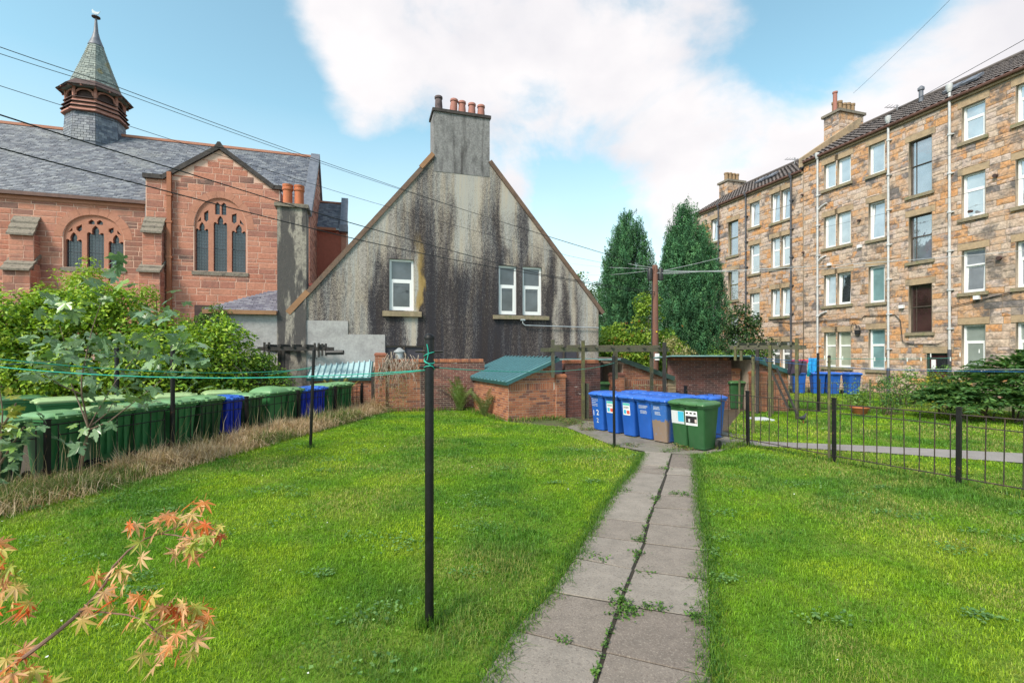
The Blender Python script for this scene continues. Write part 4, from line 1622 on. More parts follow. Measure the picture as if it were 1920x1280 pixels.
oct_slates('base_slates', [(1.37, 13.4), (1.34, 14.1), (1.28, 14.95)], M['slate'], .26, 41)
for i, (z, r) in enumerate(((14.98, 1.46), (15.22, 1.40), (15.46, 1.34))):
    b = MB()
    b.loft([oct_(r - .10, z + .22), oct_(r, z + .04), oct_(r, z), oct_(r - .06, z)])
    b.build('louvre', M['pink_wood'], base)
    b = MB()
    b.loft([oct_(r + .03, z + .24), oct_(r + .035, z + .205), oct_(r - .1, z + .27)])
    b.build('louvre_cap', M['dark_wood'], base)
b = MB()
b.loft([oct_(1.12, 15.4), oct_(1.1, 16.4)])
b.build('belfry_core', M['dark_wood'], base)
for k in range(8):
    q = 2 * PI * k / 8 + PI / 8
    b = MB()
    b.tube([(1.24 * math.cos(q), 1.24 * math.sin(q), 15.6), (1.24 * math.cos(q), 1.24 * math.sin(q), 16.42)], .075, 6)
    b.build('belfry_post', M['pink_wood'], base)
    q2 = 2 * PI * (k + .5) / 8 + PI / 8
    tx, ty = -math.sin(q2), math.cos(q2)
    rr = 1.24 * math.cos(PI / 8)
    hw = 1.24 * math.sin(PI / 8) - .07
    b = MB()
    pts = [(math.cos(q2) * rr + tx * hw * u, math.sin(q2) * rr + ty * hw * u, 15.82 + .36 * math.sqrt(max(0, 1 - u * u)) ** .8) for u in (-1, -.85, -.6, -.3, 0, .3, .6, .85, 1)]
    b.tube(pts, .055, 5)
    pts2 = [(math.cos(q2) * rr + tx * hw * u, math.sin(q2) * rr + ty * hw * u, 16.34) for u in (-1, 1)]
    b.tube(pts2, .07, 5)
    b.build('belfry_arch', M['pink_wood'], base)
# eaves and candle-snuffer spire
b = MB()
b.loft([oct_(1.2, 16.36), oct_(1.62, 16.20), oct_(1.66, 16.27), oct_(1.2, 16.7)])
b.build('spire_eaves', M['dark_wood'], base)
for k in range(16):
    q = 2 * PI * k / 16 + PI / 8
    b = MB()
    b.tube([(1.1 * math.cos(q), 1.1 * math.sin(q), 16.36), (1.55 * math.cos(q), 1.55 * math.sin(q), 16.20)], .045, 5)
    b.build('rafter_end', M['pink_wood'], base)
prof = [(1.66, 16.25), (1.32, 16.46), (1.15, 16.70), (.97, 17.2), (.71, 17.95), (.48, 18.65), (.33, 19.15)]
b = MB()
b.loft([oct_(r - .02, z) for r, z in prof])
b.build('spire', M['slate_green'], base)
oct_slates('spire_slates', prof, M['slate_green'], .24, 42)
b = MB()
b.lathe([(.37, 19.12), (.30, 19.3), (.19, 19.6), (.11, 19.95), (.07, 20.45), (.05, 20.7)], 10)
b.build('lead_finial', M['lead'], base, smooth=True)
b = MB()
b.lathe([(.02, 20.68), (.20, 20.74), (.20, 20.78), (.02, 20.82)], 12)
b.build('finial_disc', M['dark_wood'], base)
b = MB()
b.tube([(0, 0, 20.8), (0, 0, 20.95)], .02, 6)
b.loft([[(x, -.015, z) for x, z in ((-.18, 20.98), (-.06, 20.92), (.10, 20.93), (.2, 21.12), (.1, 21.06), (.0, 21.06), (-.1, 21.1), (-.16, 21.18), (-.2, 21.1))],
        [(x, .015, z) for x, z in ((-.18, 20.98), (-.06, 20.92), (.10, 20.93), (.2, 21.12), (.1, 21.06), (.0, 21.06), (-.1, 21.1), (-.16, 21.18), (-.2, 21.1))]])
b.build('weathercock', M['metal_grey'], base)

# ------------------------------------------------------------------ tenements
te = thing('near_tenement', 'four storey buff and orange sandstone tenement with white drainpipes', 'tenement', (TE.o[0], TE.o[1], 0), TE.a)
tf = thing('far_tenement', 'lower sandstone tenement beyond it with dark drainpipes, behind the yew', 'tenement', (TE.o[0], TE.o[1], 0), TE.a)
SH = .08
near_w, far_w = [], []
F4 = ((11.36, 12.92), (7.98, 9.9), (4.69, 6.57), (1.22, 3.29))
for fi, (z0, z1) in enumerate(F4):
    near_w.append((-2.94, -2.31, z0 + .03, z1 - .08, 'c1a', fi))
    near_w.append((-2.12, -1.44, z0 + .03, z1 - .08, 'c1b', fi))
    near_w.append((-.37, .36, z0 - .05, z1 - .02, 'c2', fi))
    near_w.append((3.77, 4.52, z0, z1, 'c4', fi))
    near_w.append((5.63, 6.4, z0, z1, 'c5', fi))
for fi, (z0, z1) in enumerate(((9.63, 12.28), (6.43, 8.64), (3.02, 5.31))):
    near_w.append((1.59, 2.49, z0, z1, 'stair', fi))
for fi, (z0, z1) in enumerate(((10.42, 12.33), (7.5, 9.44), (4.36, 6.14), (.9, 2.75))):
    far_w.append((-6.72, -6.13, z0, z1, 'p1', fi))
    far_w.append((-5.93, -5.33, z0, z1, 'p2', fi))
    far_w.append((-8.53, -7.78, z0 + (.15 if fi == 0 else -.1), z1 - .07, 'single', fi))
    far_w.append((-12.39, -11.64, z0, z1 - .2, 'end', fi))
for fi, (z0, z1) in enumerate(((9.0, 11.5), (5.8, 7.97), (2.0, 4.8))):
    far_w.append((-10.6, -9.71, z0, z1, 'stair', fi))
door = (TE.x(1738), TE.x(1781), 0.0, TE.z(1760, 662))


def facade(root, x0, x1, top, wins, seed, extra=(), name='tenement_wall'):
    op = [(a - SH, c, z0, z1) for a, c, z0, z1, k, f in wins] + list(extra)
    op2 = [q if q[2] > 0 else (q[0], q[1], -.29, q[3]) for q in op]
    plate(name, [(x0, -.3), (x1, -.3), (x1, top), (x0, top)], [rect(q) for q in op2], .3, M['ten_mortar'], root, y=.3)
    # dressed margins: lintel and sill of each window keep the rubble off
    holes = []
    for q in op:
        holes.append((q[0] - .02, q[1] + .02, q[2] - .15, q[3] + .02))
        holes.append((q[0] - .16, q[1] + .16, q[3], q[3] + .30))
    rs = lay_courses(x0 + .01, x1 - .01, 0, top - .08, (.22, .35), (.30, .85), holes, seed=seed)
    # nearest in the picture first
    masonry(root, 'stone', rs, 'rock', M['ten_stone'], M['ten_stone_many'], (.015, .04), .016, 300, (0, 0, 0), seed,
            many='wall_stones', rank=lambda r: (r[1] - r[0]) * (r[3] - r[2]) * (10 + r[0]) * (1 if r[3] > 1.2 else .05) if root is te else (r[1] - r[0]) * (r[3] - r[2]) * (1 if r[3] > 2.5 else .05))
    lm = MB()
    for q in op:
        lm = MB()
        lm.box(q[0] - .155, q[1] + .155, -.028, .02, q[3] + .004, q[3] + .295)
        lm.build('lintel', M['ten_dress'], root)


facade(te, -4.38, 7.6, 13.3, near_w, 51, [door])
facade(tf, -14.4, -4.42, 12.85, far_w, 52)
for root in (te, tf):
    top, x0, x1 = (13.3, -4.38, 7.6) if root is te else (12.85, -14.4, -4.42)
    b = MB()
    b.box(x1 - .3, x1, .3, 9, -.3, top)
    b.box(x0, x0 + .3, .3, 9, -.3, top)
    b.box(x0, x1, 9, 9.3, -.3, top)
    b.build('side_wall', M['ten_dress'], root)
    b = MB()
    b.box(x0, x1, -.1, .2, top, top + .16)
    b.build('eaves_course', M['ten_dress'], root)
    b = MB()
    b.tube([(x0, -.18, top + .16), (x1, -.18, top + .16)], .075, 8)
    b.build('gutter', M['gutter_brown'], root, smooth=True)
    # pantiled roof: real rolls, one tile at a time
    ry_, rz_ = 4.7, 2.72
    e0 = Vector((x0, -.22, top + .18))
    u = Vector((1, 0, 0))
    v = Vector((0, ry_, rz_)).normalized()
    n = u.cross(v)
    ln = math.hypot(ry_, rz_)
    b = MB()
    gw, gl = .30, .34
    prof_ = [(0, 0), (.10, .055), (.20, .055), (.28, .005), (.30, 0)]
    for r_ in range(int(ln / gl)):
        for c_ in range(int((x1 - x0) / gw)):
            o0 = e0 + u * (c_ * gw) + v * (r_ * gl)
            lo = [o0 + u * a + n * (h + .03) for a, h in prof_]
            hi = [o0 + v * (gl + .03) + u * a + n * h for a, h in prof_]
            b.add(lo + hi, [(k, k + 1, k + 6, k + 5) for k in range(4)])
    o = b.build('roof_tiles', M['roof_tile'], root)
    o['kind'] = 'stuff'
    b = MB()
    a0, a1 = e0 - n * .03, e0 + v * ln - n * .03
    b.quad(a0, a0 + u * (x1 - x0), a1 + u * (x1 - x0), a1)
    b.quad(a1, a1 + u * (x1 - x0), a1 + u * (x1 - x0) + Vector((0, 4.8, -3.1)), a1 + Vector((0, 4.8, -3.1)))
    b.build('roof', M['roof_tile'], root)
    b = MB()
    b.tube([a1 + n * .1, a1 + n * .1 + u * (x1 - x0)], .11, 8)
    b.build('roof_ridge', M['roof_tile'], root)
# skew wall between the two roofs
b = MB()
for dz, ya, yb in ((0, -.3, 4.6),):
    b.prism([(-4.5, -.25, 13.2), (-4.5, -.25, 13.75), (-4.5, 4.5, 16.85), (-4.5, 4.5, 16.0)], (.24, 0, 0))
b.build('skew', M['ten_dress'], te)
SY = .13
for a, c, z0, z1, k, fi in near_w:
    if k == 'stair':
        pm = 'pane_maroon' if fi == 2 else 'pane_stair'
        window(te, a - SH, c, z0, z1, SY, M['sash_brown'], M[pm], M[pm], split=.46, fw=.06, sash=False, bars=1)
    elif k in ('c1a', 'c1b'):
        if fi == 3:
            window(te, a - SH, c, z0, z1, SY, M['upvc'], M['pane_green'], M['pane_green'], split=.38, fw=.06)
        else:
            window(te, a - SH, c, z0, z1, SY, M['upvc'], M['pane_sky'], M['pane_dark' if (fi == 2 and k == 'c1b') else 'pane_sky'], split=0, fw=.075, tilt=-.05 if fi == 2 else 0)
    elif k == 'c2':
        pm = {0: 'pane_sky', 1: 'pane_sky', 2: 'pane_teal', 3: 'pane_teal'}[fi]
        window(te, a - SH, c, z0, z1, SY, M['upvc'], M[pm], M[pm], split=.38 if fi == 3 else 0, fw=.07, tilt=-.06 if fi == 1 else 0)
    else:
        pm = 'pane_slat' if fi == 3 else 'pane_sky'
        window(te, a - SH, c, z0, z1, SY, M['upvc'], M[pm], M[pm], split=.36, fw=.075, sash=True, tilt=-.05 if (fi == 2 and k == 'c4') else 0)
for a, c, z0, z1, k, fi in far_w:
    if k == 'stair':
        window(tf, a - SH, c, z0, z1, SY, M['sash_green'], M['pane_stair'], M['pane_stair'], split=.48, fw=.07, sash=False)
    elif k == 'single':
        window(tf, a - SH, c, z0, z1, SY, M['upvc'], M['pane_sky'], M['pane_sky'], split=0 if fi == 0 else .35, fw=.075, tilt=-.06 if fi == 0 else 0)
    else:
        pm = 'pane_dark' if fi == 3 else 'pane_sky'
        window(tf, a - SH, c, z0, z1, SY, M['upvc'], M[pm], M[pm], split=.4 if fi in (1, 3) else 0, fw=.07, tilt=-.06 if fi in (0, 2) else 0)
# sills
for root, ws in ((te, near_w), (tf, far_w)):
    done = set()
    for a, c, z0, z1, k, fi in ws:
        if k in ('c1b', 'p2'):
            continue
        xb = c
        if k == 'c1a':
            xb = -1.44
        if k == 'p1':
            xb = -5.33
        b = MB()
        b.box(a - SH - .14, xb + .14, -.11, .13, z0 - .15, z0)
        b.build('window_sill', M['ten_sill'], root)
# close door
b = MB()
b.box(door[0], door[1], .12, .18, 0, door[3])
d_ = b.build('door', M['copper_door'], te)
b = MB()
b.box(door[0] + .35, door[1] - .12, .105, .125, door[3] - .85, door[3] - .25)
b.build('pane', M['pane_dark'], d_)
b = MB()
b.box(door[0] + .12, door[0] + .3, .105, .125, door[3] - .75, door[3] - .3)
b.build('notice', M['white_print'], d_)
b = MB()
ring(b, door[0] - .02, door[1] + .02, 0, door[3] + .02, .08, .04, .14)
b.build('door_frame', M['dark_green_trim'], te)


def downpipe(root, px, z_lo, z_hi, m, low=None, branches=()):
    x = TE.x(px)
    b = MB()
    b.tube([(x, -.13, z_lo), (x, -.13, z_hi)], .054, 10)
    b.lathe([(.07, 0), (.13, .18), (.13, .34), (.10, .36)], 10, (x, -.15, z_hi - .1))
    z = z_lo + .9
    while z < z_hi - .5:
        b.lathe([(.085, 0), (.085, .09)], 10, (x, -.13, z))
        b.box(x - .13, x + .13, -.1, -.02, z + .02, z + .07)
        z += 1.75
    for (za, dx) in branches:
        b.tube([(x, -.13, za - .3), (x + dx * .4, -.11, za - .1), (x + dx, -.08, za), (x + dx, -.02, za)], .045, 8)
    o = b.build('downpipe', m, root, smooth=True)
    if low:
        b = MB()
        b.tube([(x, -.13, 0), (x, -.13, z_lo)], .075, 10)
        b.build('downpipe_foot', low, root, smooth=True)
    return o


downpipe(te, 1536, 1.5, 13.4, M['pipe_white'], M['rust_rail'], ((10.6, .5), (7.6, .45), (4.4, .5)))
downpipe(te, 1669, 1.3, 13.7, M['pipe_white'], M['pipe_grey'])
downpipe(te, 1784, 2.2, 13.9, M['pipe_white'], M['pipe_grey'])
downpipe(tf, 1486, 0, 12.9, M['pipe_grey'])
downpipe(tf, 1401, 0, 12.9, M['pipe_grey'])
downpipe(tf, 1349.5, 0, 12.9, M['pipe_grey'])
# wires clipped to the wall, vents, alarm boxes
b = MB()
pts = [TE.at(p, y) for p, y in ((1450, 603), (1490, 605), (1540, 602), (1580, 600), (1602, 597), (1618, 598), (1622, 592), (1680, 590), (1690, 600), (1694, 640), (1712, 645), (1760, 645), (1782, 636), (1786, 575), (1850, 560), (1900, 548))]
b.tube([(x, -.075, z) for x, z in pts], .02, 5)
b.build('wall_cable', M['cable'], te)
b = MB()
for p, y in ((1603, 615), (1610, 620)):
    x, z = TE.at(p, y)
    b.tube([(x + .16 * math.cos(q * PI / 5), -.09, z + .28 * math.sin(q * PI / 5)) for q in range(10)], .014, 5)
x, z = TE.at(1610, 622)
b.box(x - .12, x + .12, -.14, -.02, z - .12, z + .1)
b.build('junction_box', M['cable'], te)
for p, y, r in ((1869, 329, .07), (1822, 396, .06), (1876, 483, .075), (1613, 413, .06), (1506, 365, .05), (1508, 473, .05)):
    x, z = TE.at(p, y)
    b = MB()
    b.tube([(x, .0, z), (x, -.16, z - .03)], [r, r * 1.15], 10)
    b.build('vent_pipe', M['dark_wood'], te, smooth=True)
for p, y in ((1557, 496), (1614, 462), (1693, 575), (1834, 558)):
    x, z = TE.at(p, y)
    b = MB()
    b.box(x - .1, x + .1, -.16, -.02, z - .08, z + .08)
    b.build('alarm_box', M['white_print'], te)


def tenement_chimney(root, x0, x1, y0, y1, z0, z1, pots, m, pm):
    b = MB()
    b.box(x0, x1, y0, y1, z0, z1)
    o = b.build('chimney', m, root)
    b = MB()
    b.box(x0 - .12, x1 + .12, y0 - .12, y1 + .12, z1, z1 + .16)
    b.build('chimney_cope', M['lichen_stone'], o)
    rg = random.Random(int(x0 * 10))
    rs_ = lay_courses(x0, x1, z0, z1, (.26, .36), (.4, .7), [], seed=4)
    masonry(root, 'chimney_stone', rs_, 'rock', M['ten_stone'], M['ten_stone_many'], (.02, .05), .015, 300, (0, y0, 0), 6)
    rs_ = lay_courses(y0, y1, z0, z1, (.26, .36), (.4, .7), [], seed=5)
    masonry(root, 'chimney_stone', rs_, 'rock', M['ten_stone'], M['ten_stone_many'], (.02, .05), .015, 300, (x1, 0, PI / 2), 7)
    for i in range(pots):
        t = (i + .5) / pots
        b = MB()
        h = .75 + rg.uniform(-.06, .06)
        b.lathe([(.16, 0), (.16, h - .14), (.19, h - .12), (.19, h), (.14, h), (.13, h - .3)], 12)
        b.build('chimney_pot', M[pm if i % 3 else 'pot_buff'], o, smooth=True, loc=((x0 + x1) / 2, y0 + .1 + (y1 - y0 - .2) * t, z1 + .16))


tenement_chimney(te, -5.55, -4.5, 3.0, 5.0, 14.0, 17.1, 5, M['ten_dress'], 'pot_buff')
b = MB()
b.lathe([(.12, 0), (.12, 1.2), (.15, 1.22), (.15, 1.32)], 10)
b.build('chimney_pot', M['pot_pale'], te, smooth=True, loc=(-4.95, 3.2, 17.25))
tenement_chimney(tf, -14.9, -13.9, 2.8, 4.4, 12.6, 15.9, 4, M['ten_dress'], 'pot_buff')
# sky lights and small flues on the roofs, aerials
for root, (p, y) in ((te, (1785, 165)), (tf, (1445, 345)), (tf, (1425, 352)), (te, (1820, 150))):
    b = MB()
    x = TE.x(p, 1.5)
    top = 13.5 if root is te else 13.05
    b.bar((x - .3, 1.6, top + 1.25), (x + .3, 1.6, top + 1.25), .7, .1, (0, -.55, .83))
    b.build('skylight', M['lead'], root)
b = MB()
b.lathe([(.1, 0), (.1, .6), (.15, .62), (.15, .75), (.05, .85)], 10, (TE.x(1727, 3), 3.0, 15.4))
b.build('flue', M['lead'], te, smooth=True)


def aerial(px, py, dist_y, h, label, base):
    x, z = TE.at(px, py, dist_y)
    w = TE.world(x, dist_y)
    b = MB()
    b.tube([(0, 0, base - z), (0, 0, .1)], .03, 6)
    b.tube([(-.7, 0, -.05), (.5, .2, .05)], .018, 5)
    for i in range(6):
        t = -.6 + i * .2
        b.tube([(t, .06 + t * .16 - .2, 0), (t, .06 + t * .16 + .2, 0)], .012, 4)
    b.tube([(-.3, .02, -.5), (.3, .02, -.5)], .018, 5)
    o = b.build('television_aerial', M['aerial'], loc=(w.x, w.y, z))
    tag(o, label, 'aerial', 'aerials on the tenement roofs')


aerial(1412, 342, 4.0, 1, 'thin branched aerial on the lower roof nearest the yew trees', 15.0)
aerial(1466, 322, 4.0, 1, 'thin branched aerial on the lower roof next to the roof step', 15.0)
aerial(1490, 298, 3.5, 1, 'thin mast aerial where the lower roof meets the higher one', 15.0)
aerial(1682, 200, 4.0, 1, 'thin mast aerial on the higher roof right of the big chimney', 15.6)
# ------------------------------------------------------------------ brick walls and bin stores
def brick_face(root, p0, p1, z0, z1, dark=False, limit=300, seed=0, top=None, soldier=None, holes=()):
    """bricks laid on the face that runs from p0 to p1 (left to right as one looks at it); coordinates local to root"""
    L = math.hypot(p1[0] - p0[0], p1[1] - p0[1])
    rot = math.atan2(p1[1] - p0[1], p1[0] - p0[0])
    mo, mm = (M['brick_dark'], M['brick_dark_many']) if dark else (M['brick'], M['brick_many'])
    hl = list(holes)
    if soldier:
        hl.append((0, L, soldier, soldier + .225))
    rs = lay_courses(0, L, z0, z1, (.075, .075), (.235, .235), hl, seed=seed, top=top, minw=.07, brick=True)
    if soldier:
        rs += [r for r in [(k * .077, k * .077 + .077, soldier, soldier + .225) for k in range(int(L / .077))]]
    masonry(root, 'brick', rs, 'brick', mo, mm, (.004, .009), .014, limit, (p0[0], p0[1], rot), seed, many='brick_courses')


def brick_wall(label, p0, p1, h, dark=False, limit=300, seed=0, thick=.22, ends=True, cat='wall', coping=True, split=0):
    L = math.hypot(p1[0] - p0[0], p1[1] - p0[1])
    rot = math.atan2(p1[1] - p0[1], p1[0] - p0[0])
    root = thing('brick_wall', label, cat, (p0[0], p0[1], 0), rot)
    b = MB()
    b.box(0, L, 0, thick, -.2, h)
    b.build('mortar_core', M['brick_mortar_dark' if dark else 'brick_mortar'], root)
    if split:
        brick_face(root, (0, 0), (split, 0), 0, h - .005, False, limit // 2, seed)
        brick_face(root, (split, 0), (L, 0), 0, h - .005, True, limit // 2, seed + 5)
    else:
        brick_face(root, (0, 0), (L, 0), 0, h - .005, dark, limit, seed)
    if ends:
        brick_face(root, (0, thick), (0, 0), 0, h - .005, dark, 0, seed + 1)
        brick_face(root, (L, 0), (L, thick), 0, h - .005, dark, 0, seed + 2)
    if coping:
        rg = random.Random(seed)
        n = int(L / .078)
        me = MB()
        b_ = .012
        me.loft([[(-.035, -.03, 0), (.035, -.03, 0), (.035, thick + .03, 0), (-.035, thick + .03, 0)], [(-.035, -.03, .09), (.035, -.03, .09), (.035, thick + .03, .09), (-.035, thick + .03, .09)],
                 [(-.028, 0, .11), (.028, 0, .11), (.028, thick, .11), (-.028, thick, .11)]])
        dat = me.mesh('coping_brick', M['brick'])
        for i in range(n):
            link('coping_brick', dat, root, (i * .078 + .04, 0, h + rg.uniform(-.004, .004)))
    return root


def pillar(root, x, y, w, h, dark=False, seed=0):
    b = MB()
    b.box(x, x + w, y, y + w, -.2, h)
    b.build('pillar', M['brick_mortar'], root)
    brick_face(root, (x, y), (x + w, y), 0, h, dark, 60, seed)
    brick_face(root, (x, y + w), (x, y), 0, h, dark, 0, seed + 1)
    brick_face(root, (x + w, y), (x + w, y + w), 0, h, dark, 0, seed + 2)
    b = MB()
    c, r = w / 2, w / 2 + .025
    b.loft([[(x + c - r, y + c - r, h), (x + c + r, y + c - r, h), (x + c + r, y + c + r, h), (x + c - r, y + c + r, h)],
            [(x + c - r, y + c - r, h + .07), (x + c + r, y + c - r, h + .07), (x + c + r, y + c + r, h + .07), (x + c - r, y + c + r, h + .07)],
            [(x + c - r * .8, y + c - r * .8, h + .11), (x + c + r * .8, y + c - r * .8, h + .11), (x + c + r * .8, y + c + r * .8, h + .11), (x + c - r * .8, y + c + r * .8, h + .11)]])
    b.build('pillar_cap', M['brick'], root)


def sheet_roof(root, a, b_, c, d, m, edge_m, ribs, thick=.05, rib_m=None):
    """box-profile metal roof: a-b is the eaves (left to right), d-c the top edge"""
    a, b_, c, d = [Vector(p) for p in (a, b_, c, d)]
    n = (b_ - a).cross(d - a).normalized()
    if n.z < 0:
        n = -n
    s = MB()
    s.loft([[a, b_, c, d], [a - n * thick, b_ - n * thick, c - n * thick, d - n * thick]])
    o = s.build('metal_roof', m, root)
    me = None
    for i in range(ribs):
        t = (i + .5) / ribs
        p, q = a.lerp(b_, t), d.lerp(c, t)
        r_ = MB()
        w = (b_ - a).length / ribs
        u = (b_ - a).normalized()
        r_.loft([[p - u * w * .14, p - u * w * .11 + n * .06, p + u * w * .11 + n * .06, p + u * w * .14],
                 [q - u * w * .14, q - u * w * .11 + n * .06, q + u * w * .11 + n * .06, q + u * w * .14]])
        r_.build('roof_rib', rib_m or m, o)
    for p, q in ((a, b_), (b_, c), (a, d)):
        e = MB()
        e.bar(p - n * (thick * .5 + .02), q - n * (thick * .5 + .02), .035, .105, n)
        e.build('roof_trim', edge_m, root)
    return o


# --- store in the middle of the lawn's far edge
K = (-.11, 14.6)
U1 = Vector((.915, .403))          # along its gable
V1 = Vector((-.403, .915))         # along its long side
L1, W1 = 4.04, 1.6
s1 = thing('bin_store', 'low brick store with a teal metal lean-to roof at the end of the lawn', 'shed', (K[0], K[1], 0), math.atan2(U1.y, U1.x))
b = MB()
ze, zr_ = 1.18, 1.84
b.loft([[(0, 0, -.2), (W1, 0, -.2), (W1, L1, -.2), (0, L1, -.2)], [(0, 0, ze - .03), (W1, 0, zr_ - .03), (W1, L1, zr_ - .03), (0, L1, ze - .03)]])
b.build('mortar_core', M['brick_mortar'], s1)
brick_face(s1, (0, L1), (0, 0), 0, 1.13, False, 180, 61)
brick_face(s1, (0, 0), (W1, 0), 0, 1.86, False, 120, 62, top=lambda x: ze - .03 + (zr_ - ze) * x / W1, soldier=.9)
sheet_roof(s1, (-.13, L1 + .1, ze), (-.13, -.14, ze), (W1 + .06, -.14, zr_ + .06), (W1 + .06, L1 + .1, zr_ + .06), M['teal'], M['teal_edge'], 14, rib_m=M['teal_rib'])
for i in range(14):
    b = MB()
    y = -.14 + (L1 + .24) * (i + 1) / 14 - .15
    b.box(W1 - .0, W1 + .075, y - .06, y + .06, zr_ + .045, zr_ + .095)
    b.build('ridge_closure', M['railing'], s1)
pillar(s1, W1 + .01, -.06, .34, 1.28, False, 63)

# --- far left store behind the bins
a0 = Vector((-7.1, 17.0))
s0 = thing('bin_store', 'small brick store with a pale teal ribbed roof behind the left hand bins', 'shed', (a0.x, a0.y, 0), R(6))
b = MB()
b.loft([[(0, 0, -.2), (2.1, 0, -.2), (2.0, 1.7, -.2), (-.2, 1.7, -.2)], [(0, 0, 1.15), (2.1, 0, 1.15), (2.0, 1.7, 1.88), (-.2, 1.7, 1.88)]])
b.build('mortar_core', M['brick_mortar'], s0)
brick_face(s0, (0, 0), (2.1, 0), 0, 1.13, False, 150, 64)
sheet_roof(s0, (-.08, -.12, 1.17), (2.1, -.12, 1.17), (1.85, 1.75, 1.93), (-.32, 1.75, 1.93), M['teal_pale'], M['teal_edge'], 11)

# --- walls
wl = brick_wall('long brick garden wall with a dark stained middle, left of the teal roofed store', (-4.42, 16.95), (-1.0, 17.55), 1.72, False, 300, 71, split=1.18)
pillar(wl, -.36, -.1, .36, 1.95, False, 72)
w2 = brick_wall('dark brick wall between the teal roofed store and the row of blue bins', (1.72, 15.45), (2.92, 16.0), 1.72, True, 200, 73)
U3 = Vector((HO.c, HO.s))
p3 = Vector((5.8, 17.9))
q3 = Vector((8.05, 17.75))
w3 = brick_wall('dark weathered brick wall behind the green bins with white salt stains', (p3.x, p3.y), (q3.x, q3.y), 1.78, True, 300, 74)
pillar(w3, (q3 - p3).length + .02, .0, .3, 1.38, False, 75)

# --- second store with the brown roof
s2 = thing('bin_store', 'brick store with a sloping brown roof and slatted side behind the blue bins', 'shed', (3.9, 17.0, 0), R(10))
z_h, z_l = 1.82, 1.22
b = MB()
b.loft([[(0, 0, -.2), (1.66, 0, -.2), (1.66, 2.2, -.2), (0, 2.2, -.2)], [(0, 0, z_h - .05), (1.66, 0, z_l - .05), (1.66, 2.2, z_l - .05), (0, 2.2, z_h - .05)]])
b.build('mortar_core', M['brick_mortar'], s2)
brick_face(s2, (0, 0), (1.66, 0), 0, 1.8, False, 180, 76, top=lambda x: z_h - .05 - (z_h - z_l) * x / 1.66, soldier=.86)
b = MB()
b.loft([[(-.1, -.12, z_h + .02), (1.86, -.12, z_l - .06), (1.86, 2.3, z_l - .06), (-.1, 2.3, z_h + .02)], [(-.1, -.12, z_h + .07), (1.86, -.12, z_l - .01), (1.86, 2.3, z_l - .01), (-.1, 2.3, z_h + .07)]])
b.build('roof_sheet', M['brown_sheet'], s2)
b = MB()
b.bar((-.12, -.14, z_h), (1.88, -.14, z_l - .08), .03, .16)
b.build('roof_trim', M['dark_green_trim'], s2)
b = MB()
b.bar((1.88, -.14, z_l - .06), (1.88, 2.3, z_l - .06), .03, .12)
b.build('roof_trim', M['dark_green_trim'], s2)
for i in range(7):
    b = MB()
    b.box(1.68, 2.0, -.03, -.005, .28 + i * .12, .28 + i * .12 + .105)
    b.build('cladding_board', M['cladding'], s2)
    b = MB()
    b.box(1.985, 2.01, -.02, 2.1, .28 + i * .12, .28 + i * .12 + .105)
    b.build('cladding_board', M['cladding'], s2)
b = MB()
b.box(1.68, 1.98, .0, 2.1, 0, 1.1)
b.build('slatted_side', M['dark_wood'], s2)
pillar(s2, -.44, -.2, .42, 1.25, False, 77)
# dark open bay on its left, with a teal edged roof over it
b = MB()
b.box(-1.0, -.02, 1.9, 2.1, -.1, 1.7)
b.build('back_wall', M['brick_mortar_dark'], s2)
b = MB()
b.loft([[(-2.3, -.1, 1.80), (-.12, -.1, 1.80), (-.12, 2.2, 1.75), (-2.3, 2.2, 1.75)], [(-2.3, -.1, 1.86), (-.12, -.1, 1.86), (-.12, 2.2, 1.81), (-2.3, 2.2, 1.81)]])
b.build('bay_roof', M['teal'], s2)
# low lattice trellis in front of its gable
tr = thing('trellis', 'low weathered wooden trellis panel leaning by the brown roofed store', 'trellis', (4.2, 16.75, 0), R(10))
for i in range(7):
    b = MB()
    b.box(i * .22, i * .22 + .03, -.01, .015, .35, .98)
    b.build('slat', M['cladding'], tr)
for z in (.45, .92):
    b = MB()
    b.box(-.02, 1.36, -.03, -.012, z, z + .035)
    b.build('rail', M['cladding'], tr)

# --- third store, right
s3 = thing('bin_store', 'open fronted brick store with a sloping green edged roof beside the salt stained wall', 'shed', (8.5, 17.05, 0), R(2))
z_h, z_l = 1.86, 1.38
b = MB()
b.loft([[(0, 0, -.2), (1.27, 0, -.2), (1.27, 2.4, -.2), (0, 2.4, -.2)], [(0, 0, z_h - .05), (1.27, 0, z_l - .05), (1.27, 2.4, z_l - .05), (0, 2.4, z_h - .05)]])
b.build('mortar_core', M['brick_mortar'], s3)
brick_face(s3, (0, 0), (1.27, 0), 0, 1.85, False, 180, 78, top=lambda x: z_h - .05 - (z_h - z_l) * x / 1.27, soldier=1.1)
b = MB()
b.loft([[(-.1, -.12, z_h + .02), (1.42, -.12, z_l - .06), (1.42, 2.5, z_l - .06), (-.1, 2.5, z_h + .02)], [(-.1, -.12, z_h + .07), (1.42, -.12, z_l - .01), (1.42, 2.5, z_l - .01), (-.1, 2.5, z_h + .07)]])
b.build('roof_sheet', M['teal'], s3)
b = MB()
b.bar((-.12, -.14, z_h), (1.44, -.14, z_l - .08), .03, .14)
b.build('roof_trim', M['teal_edge'], s3)
b = MB()
b.box(-.85, -.02, 2.0, 2.2, -.1, 1.75)
b.build('back_wall', M['brick_mortar_dark'], s3)
b = MB()
b.loft([[(-2.9, -.0, 1.93), (.1, -.0, 1.93), (.1, 2.4, 1.82), (-2.9, 2.4, 1.82)], [(-2.9, -.0, 1.97), (.1, -.0, 1.97), (.1, 2.4, 1.86), (-2.9, 2.4, 1.86)]])
